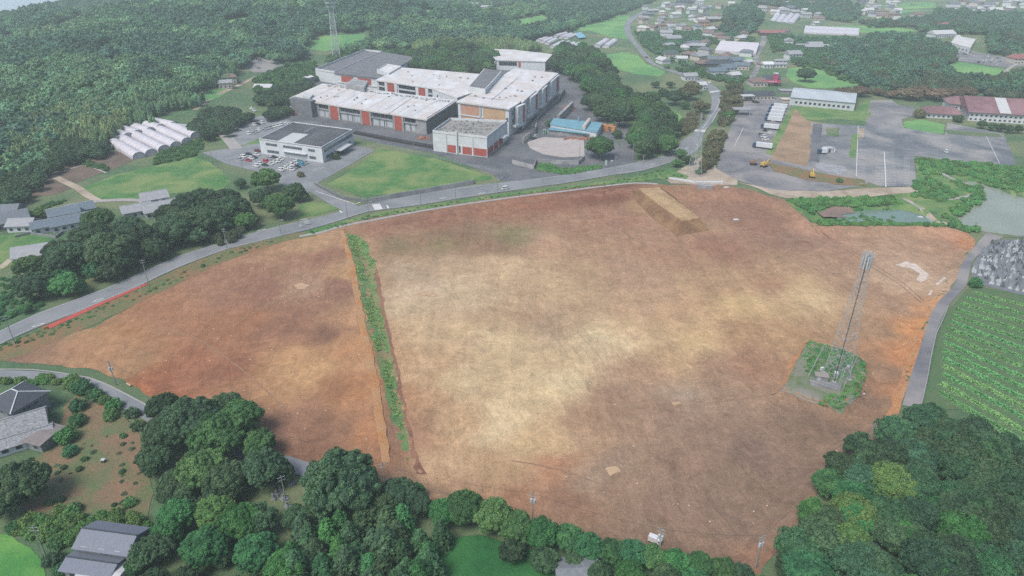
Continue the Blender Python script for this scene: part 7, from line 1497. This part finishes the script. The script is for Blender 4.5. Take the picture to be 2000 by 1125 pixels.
# person standing by the mast plot
def person(px, py):
    p = P(px, py); r = empty('person', (p.x, p.y, p.z), R(200), 'person in dark clothes carrying something white beside the mast plot', 'person')
    sk = [((0,0,.92),.15),((0,0,1.15),.14),((0,0,1.42),.17),((0,0,1.52),.06),((0,.02,1.62),.1),((0,.03,1.74),.09),((.1,0,.85),.1),((.13,.12,.47),.07),((.13,.1,.06),.05),((.13,.24,.04),.04),((-.1,0,.85),.1),((-.13,-.14,.47),.07),((-.13,-.22,.06),.05),((-.13,-.08,.04),.04),((.22,0,1.4),.07),((.28,.05,1.12),.05),((.3,.2,.9),.04),((-.22,0,1.4),.07),((-.3,-.05,1.12),.05),((-.3,.05,.88),.04)]
    ed = [(0,1),(1,2),(2,3),(3,4),(4,5),(0,6),(6,7),(7,8),(8,9),(0,10),(10,11),(11,12),(12,13),(2,14),(14,15),(15,16),(2,17),(17,18),(18,19)]
    me = bpy.data.meshes.new('body'); me.from_pydata([s[0] for s in sk], ed, []); o = mesh_obj('body', me, r); sm = o.modifiers.new('skin', 'SKIN'); me.skin_vertices[0].data[0].use_root = True
    for i, s in enumerate(sk): me.skin_vertices[0].data[i].radius = (s[1], s[1])
    o.modifiers.new('sub', 'SUBSURF').levels = 1; me.materials.append(mat('dark clothes', (40,40,46), rough=.9, fine=0))
    h = MB()
    v, f = blob(0, .02, 1.72, .12, .13, 0, 10, 6); h.add(v.tolist(), f); h.build('hair', Mblk, r); b = MB(); b.box(.32,.3,.8,.3,.45,.5,.3); b.build('bag', Mw, r); return r
person(1686,773)
# the gravestones
Mst = mat('gravestone granite', (160,168,176), (126,134,142), .8, rough=.5); Mst2 = mat('dark gravestone', (106,114,122), (84,92,100), .8, rough=.4); Mst3 = mat('pale gravestone', (206,212,216), (178,186,192), .8, rough=.5)
def grave_mesh(k):
    mb = MB(); w = [1.7, 1.3, 2.0][k % 3]; mb.box(0,0,0,w,w,.4); mb.box(0,.15,.4,w*.62,w*.55,.35); mb.box(0,.2,.75,w*.42,w*.38,.25); mb.box(0,.2,1.0,.42,.42,.95+.2*(k % 2)); mb.box(-w*.36,-w*.3,.4,.2,.2,.55); mb.box(w*.36,-w*.3,.4,.2,.2,.55)
    if k == 2: mb.box(w*.3,.5,.4,.12,.7,1.1)
    me = bpy.data.meshes.new('gravestone'); me.from_pydata(mb.v, [], mb.f); me.update(); me.materials.append(Mst); return me
def gravegrid(poly):
    b = np.array(poly); c = b.mean(0); u = np.array([math.cos(ga_), math.sin(ga_)]); v = np.array([-u[1], u[0]]); out = []
    for i in range(-45, 46):
        if i % 5 == 4: continue
        for j in range(-45, 46):
            p = c+u*(i*1.95+.3*math.sin(j))+v*j*2.05+RNG.normal(0, .16, 2)
            if random.random() < .93 and bool(inside(poly, p[0], p[1])): out.append((float(p[0]), float(p[1])))
    return out
ga_ = heading((1905,545),(1920,478))
GM = [grave_mesh(k) for k in range(3)]; ga = heading((1905,545),(1920,478))
gp = gravegrid(PL([(1906,546),(1900,530),(1912,505),(1926,484),(1945,470),(2010,472),(2060,474),(2060,590),(2005,574),(1940,556)]))
NG = 0
gp.sort(key=lambda q: q[0]**2+q[1]**2)
for x, y in gp[:295]:
    o = mesh_obj('gravestone', GM[random.randrange(3)], None, (x, y, float(hf(x, y))+.06)); o.rotation_euler = (0,0,ga+R(90)*random.choice((0,0,1,2))+random.gauss(0,.05)); o.scale = [random.uniform(.72,.98)]*3
    o.material_slots[0].link = 'OBJECT'; o.material_slots[0].material = random.choices([Mst, Mst2, Mst3], [5,3,3])[0]; tag(o, 'grey granite gravestone in the crowded cemetery beside the lane', 'gravestone', 'gravestones of the cemetery'); NG += 1
for i, (x, y) in enumerate([(540,968),(548,960),(556,975),(562,990),(535,975),(568,945)]):
    p = P(x, y); o = mesh_obj('gravestone', GM[i % 3], None, (p.x, p.y, p.z)); o.rotation_euler = (0,0,.4*i); o.scale = (.8,)*3; o.material_slots[0].link = 'OBJECT'; o.material_slots[0].material = Mst; tag(o, f'grey gravestone in the small plot under the village trees, {ORD[i]} from the lane', 'gravestone', 'gravestones under the village trees')
relabel('gravestones of the cemetery', [('green bush',1905,552),('lane corner',1925,480),('pond road',1990,470),('top crop row',1960,575),('frame edge',2030,520),('lane bend',1895,530)], 'grey granite gravestone')
# signs, cones, small things
def board(px, py, w, h, z, label, m, cat='sign', name='sign'):
    return simple(name, px, py, label, cat, [('post', Msteel, lambda b: (b.tube((-w*.35,0,0),(-w*.35,0,z),.06), b.tube((w*.35,0,0),(w*.35,0,z),.06))), ('panel', m, lambda b: b.box(0,-.05,z-h,w,.08,h))], R(5))
board(600,440,2.2,1.6,2.4,'small pale notice board on the verge beside the site corner',Mtilew); board(588,445,1.4,1.0,1.6,'smaller white sign beside the notice board',Mtilew); board(1183,327,1.2,3.0,4.2,'pale green upright sign by the road at the hedge',mat('mint sign', (178,214,200), rough=.6)); board(1194,323,1.6,.8,3,'small white direction sign behind the upright sign',Mtilew)
for x, y, l in ((1187,348,'orange and white marker post on the verge'),(1212,345,'second orange marker post on the verge by the lane'),(276,566,'white marker post on the red kerb')): simple('marker_post', x, y, l, 'post', [('post', Mor if x > 500 else Mtilew, lambda b: b.tube((0,0,0),(0,0,2.2),.12)), ('cap', Mtilew, lambda b: b.tube((0,0,2.2),(0,0,2.6),.15))])
for x, y, l in ((1437,429,'white sheet lying on the bare soil'),(1418,366,'small white block by the bank below the pylon')): simple('white_sheet', x, y, l, 'sheet', [('cover', Mtilew, lambda b: b.add([(-1.6,-1,.12),(.2,-1.3,.22),(1.8,-.2,.1),(.8,1.2,.2),(-1.0,.9,.12)], [(0,1,2,3,4)])), ('edge', Mtilel, lambda b: b.box(0,0,0,1.8,1.2,.1))])
simple('wooden_plank', 252, 752, 'short yellowish plank lying beside the village lane', 'plank', [('board', Mtanp, lambda b: b.box(0,0,0,2.6,.5,.25)), ('end_block', Mwood, lambda b: b.box(1.2,0,0,.3,.7,.3))], R(-35))
simple('beehive_box', 203, 903, 'small white crate on legs in the dry clearing', 'box', [('lid', Mtilew, lambda b: b.box(0,0,.8,1.0,.8,.25)), ('body', Mwood, lambda b: b.box(0,0,0,.8,.7,.8))])
for k in range(7):
    p = P(552+k*3.4-random.random(), 216-k*.5, 1); o = MB(); v, f = blob(0,0,1.3,1.4,1.4,.15,10,6,k); o.add(v.tolist(), f); o = o.build('bulk_bag', Mtilew); o.location = (p.x, p.y, p.z); tag(o, f'white bulk bag beside the rear car park, {ORD[k]} towards the red panels', 'bag', 'white bulk bags by the rear car park')
MB().box(*P(572,213,2)[:2],0,3.5,3.5,4).build('tank_cube', Mtilew); tag(bpy.data.objects['tank_cube'], 'white cubic water tank at the end of the bulk bags', 'tank'); bpy.data.objects['tank_cube'].name = 'water_tank'
# rubble beside the annex and factory end
rb = MB()
for k in range(160):
    c = random.choice([(828,271,12,3),(575,222,8,3),(1128,272,26,2),(1110,215,10,8)]); p = P(c[0]+random.uniform(-1,1)*c[2], c[1]+random.uniform(-1,1)*c[3]); rb.box(p.x, p.y, p.z, random.uniform(.4,1.6), random.uniform(.4,1.4), random.uniform(.3,1.4), random.random()*3)
tag(rb.build('rubble', mat('brick rubble', (196,140,120), (170,120,104), .8, rough=.95)), 'orange brick rubble heaps around the factory', kind='stuff')
pi = MB()
for k in range(9):
    a, b = H(1030+random.uniform(0,30), 262-random.uniform(0,30), 4), H(1060+random.uniform(0,40), 225-random.uniform(0,20), 5); pi.tube(a, b, random.uniform(.1,.22), n=6)
    pi.tube((a.x, a.y, 0), a, .15)
    pi.tube((b.x, b.y, 0), b, .15)
tag(pi.build('pipe_rack', Mconcd), 'tangle of grey pipes beside the tall factory block', kind='stuff')
# ------------------------------------------------------------------ haze
hz = bpy.data.materials.new('haze'); hz.use_nodes = True; ht = hz.node_tree; ht.nodes.clear()
ho = ht.nodes.new('ShaderNodeOutputMaterial'); hp = ht.nodes.new('ShaderNodeVolumePrincipled'); hp.inputs['Color'].default_value = (.80, .95, .99, 1); hp.inputs['Density'].default_value = HAZE; hp.inputs['Anisotropy'].default_value = .0
ht.links.new(hp.outputs[0], ho.inputs['Volume'])
mb = MB(); mb.obox((-12500,-600,-45), (25000,0,0), (0,15000,0), (0,0,45+CAMH+14)); tag(mb.build('haze', hz), 'thin pale summer haze hanging over the valley', kind='stuff')
print('objects', len(bpy.data.objects), 'graves', NG)
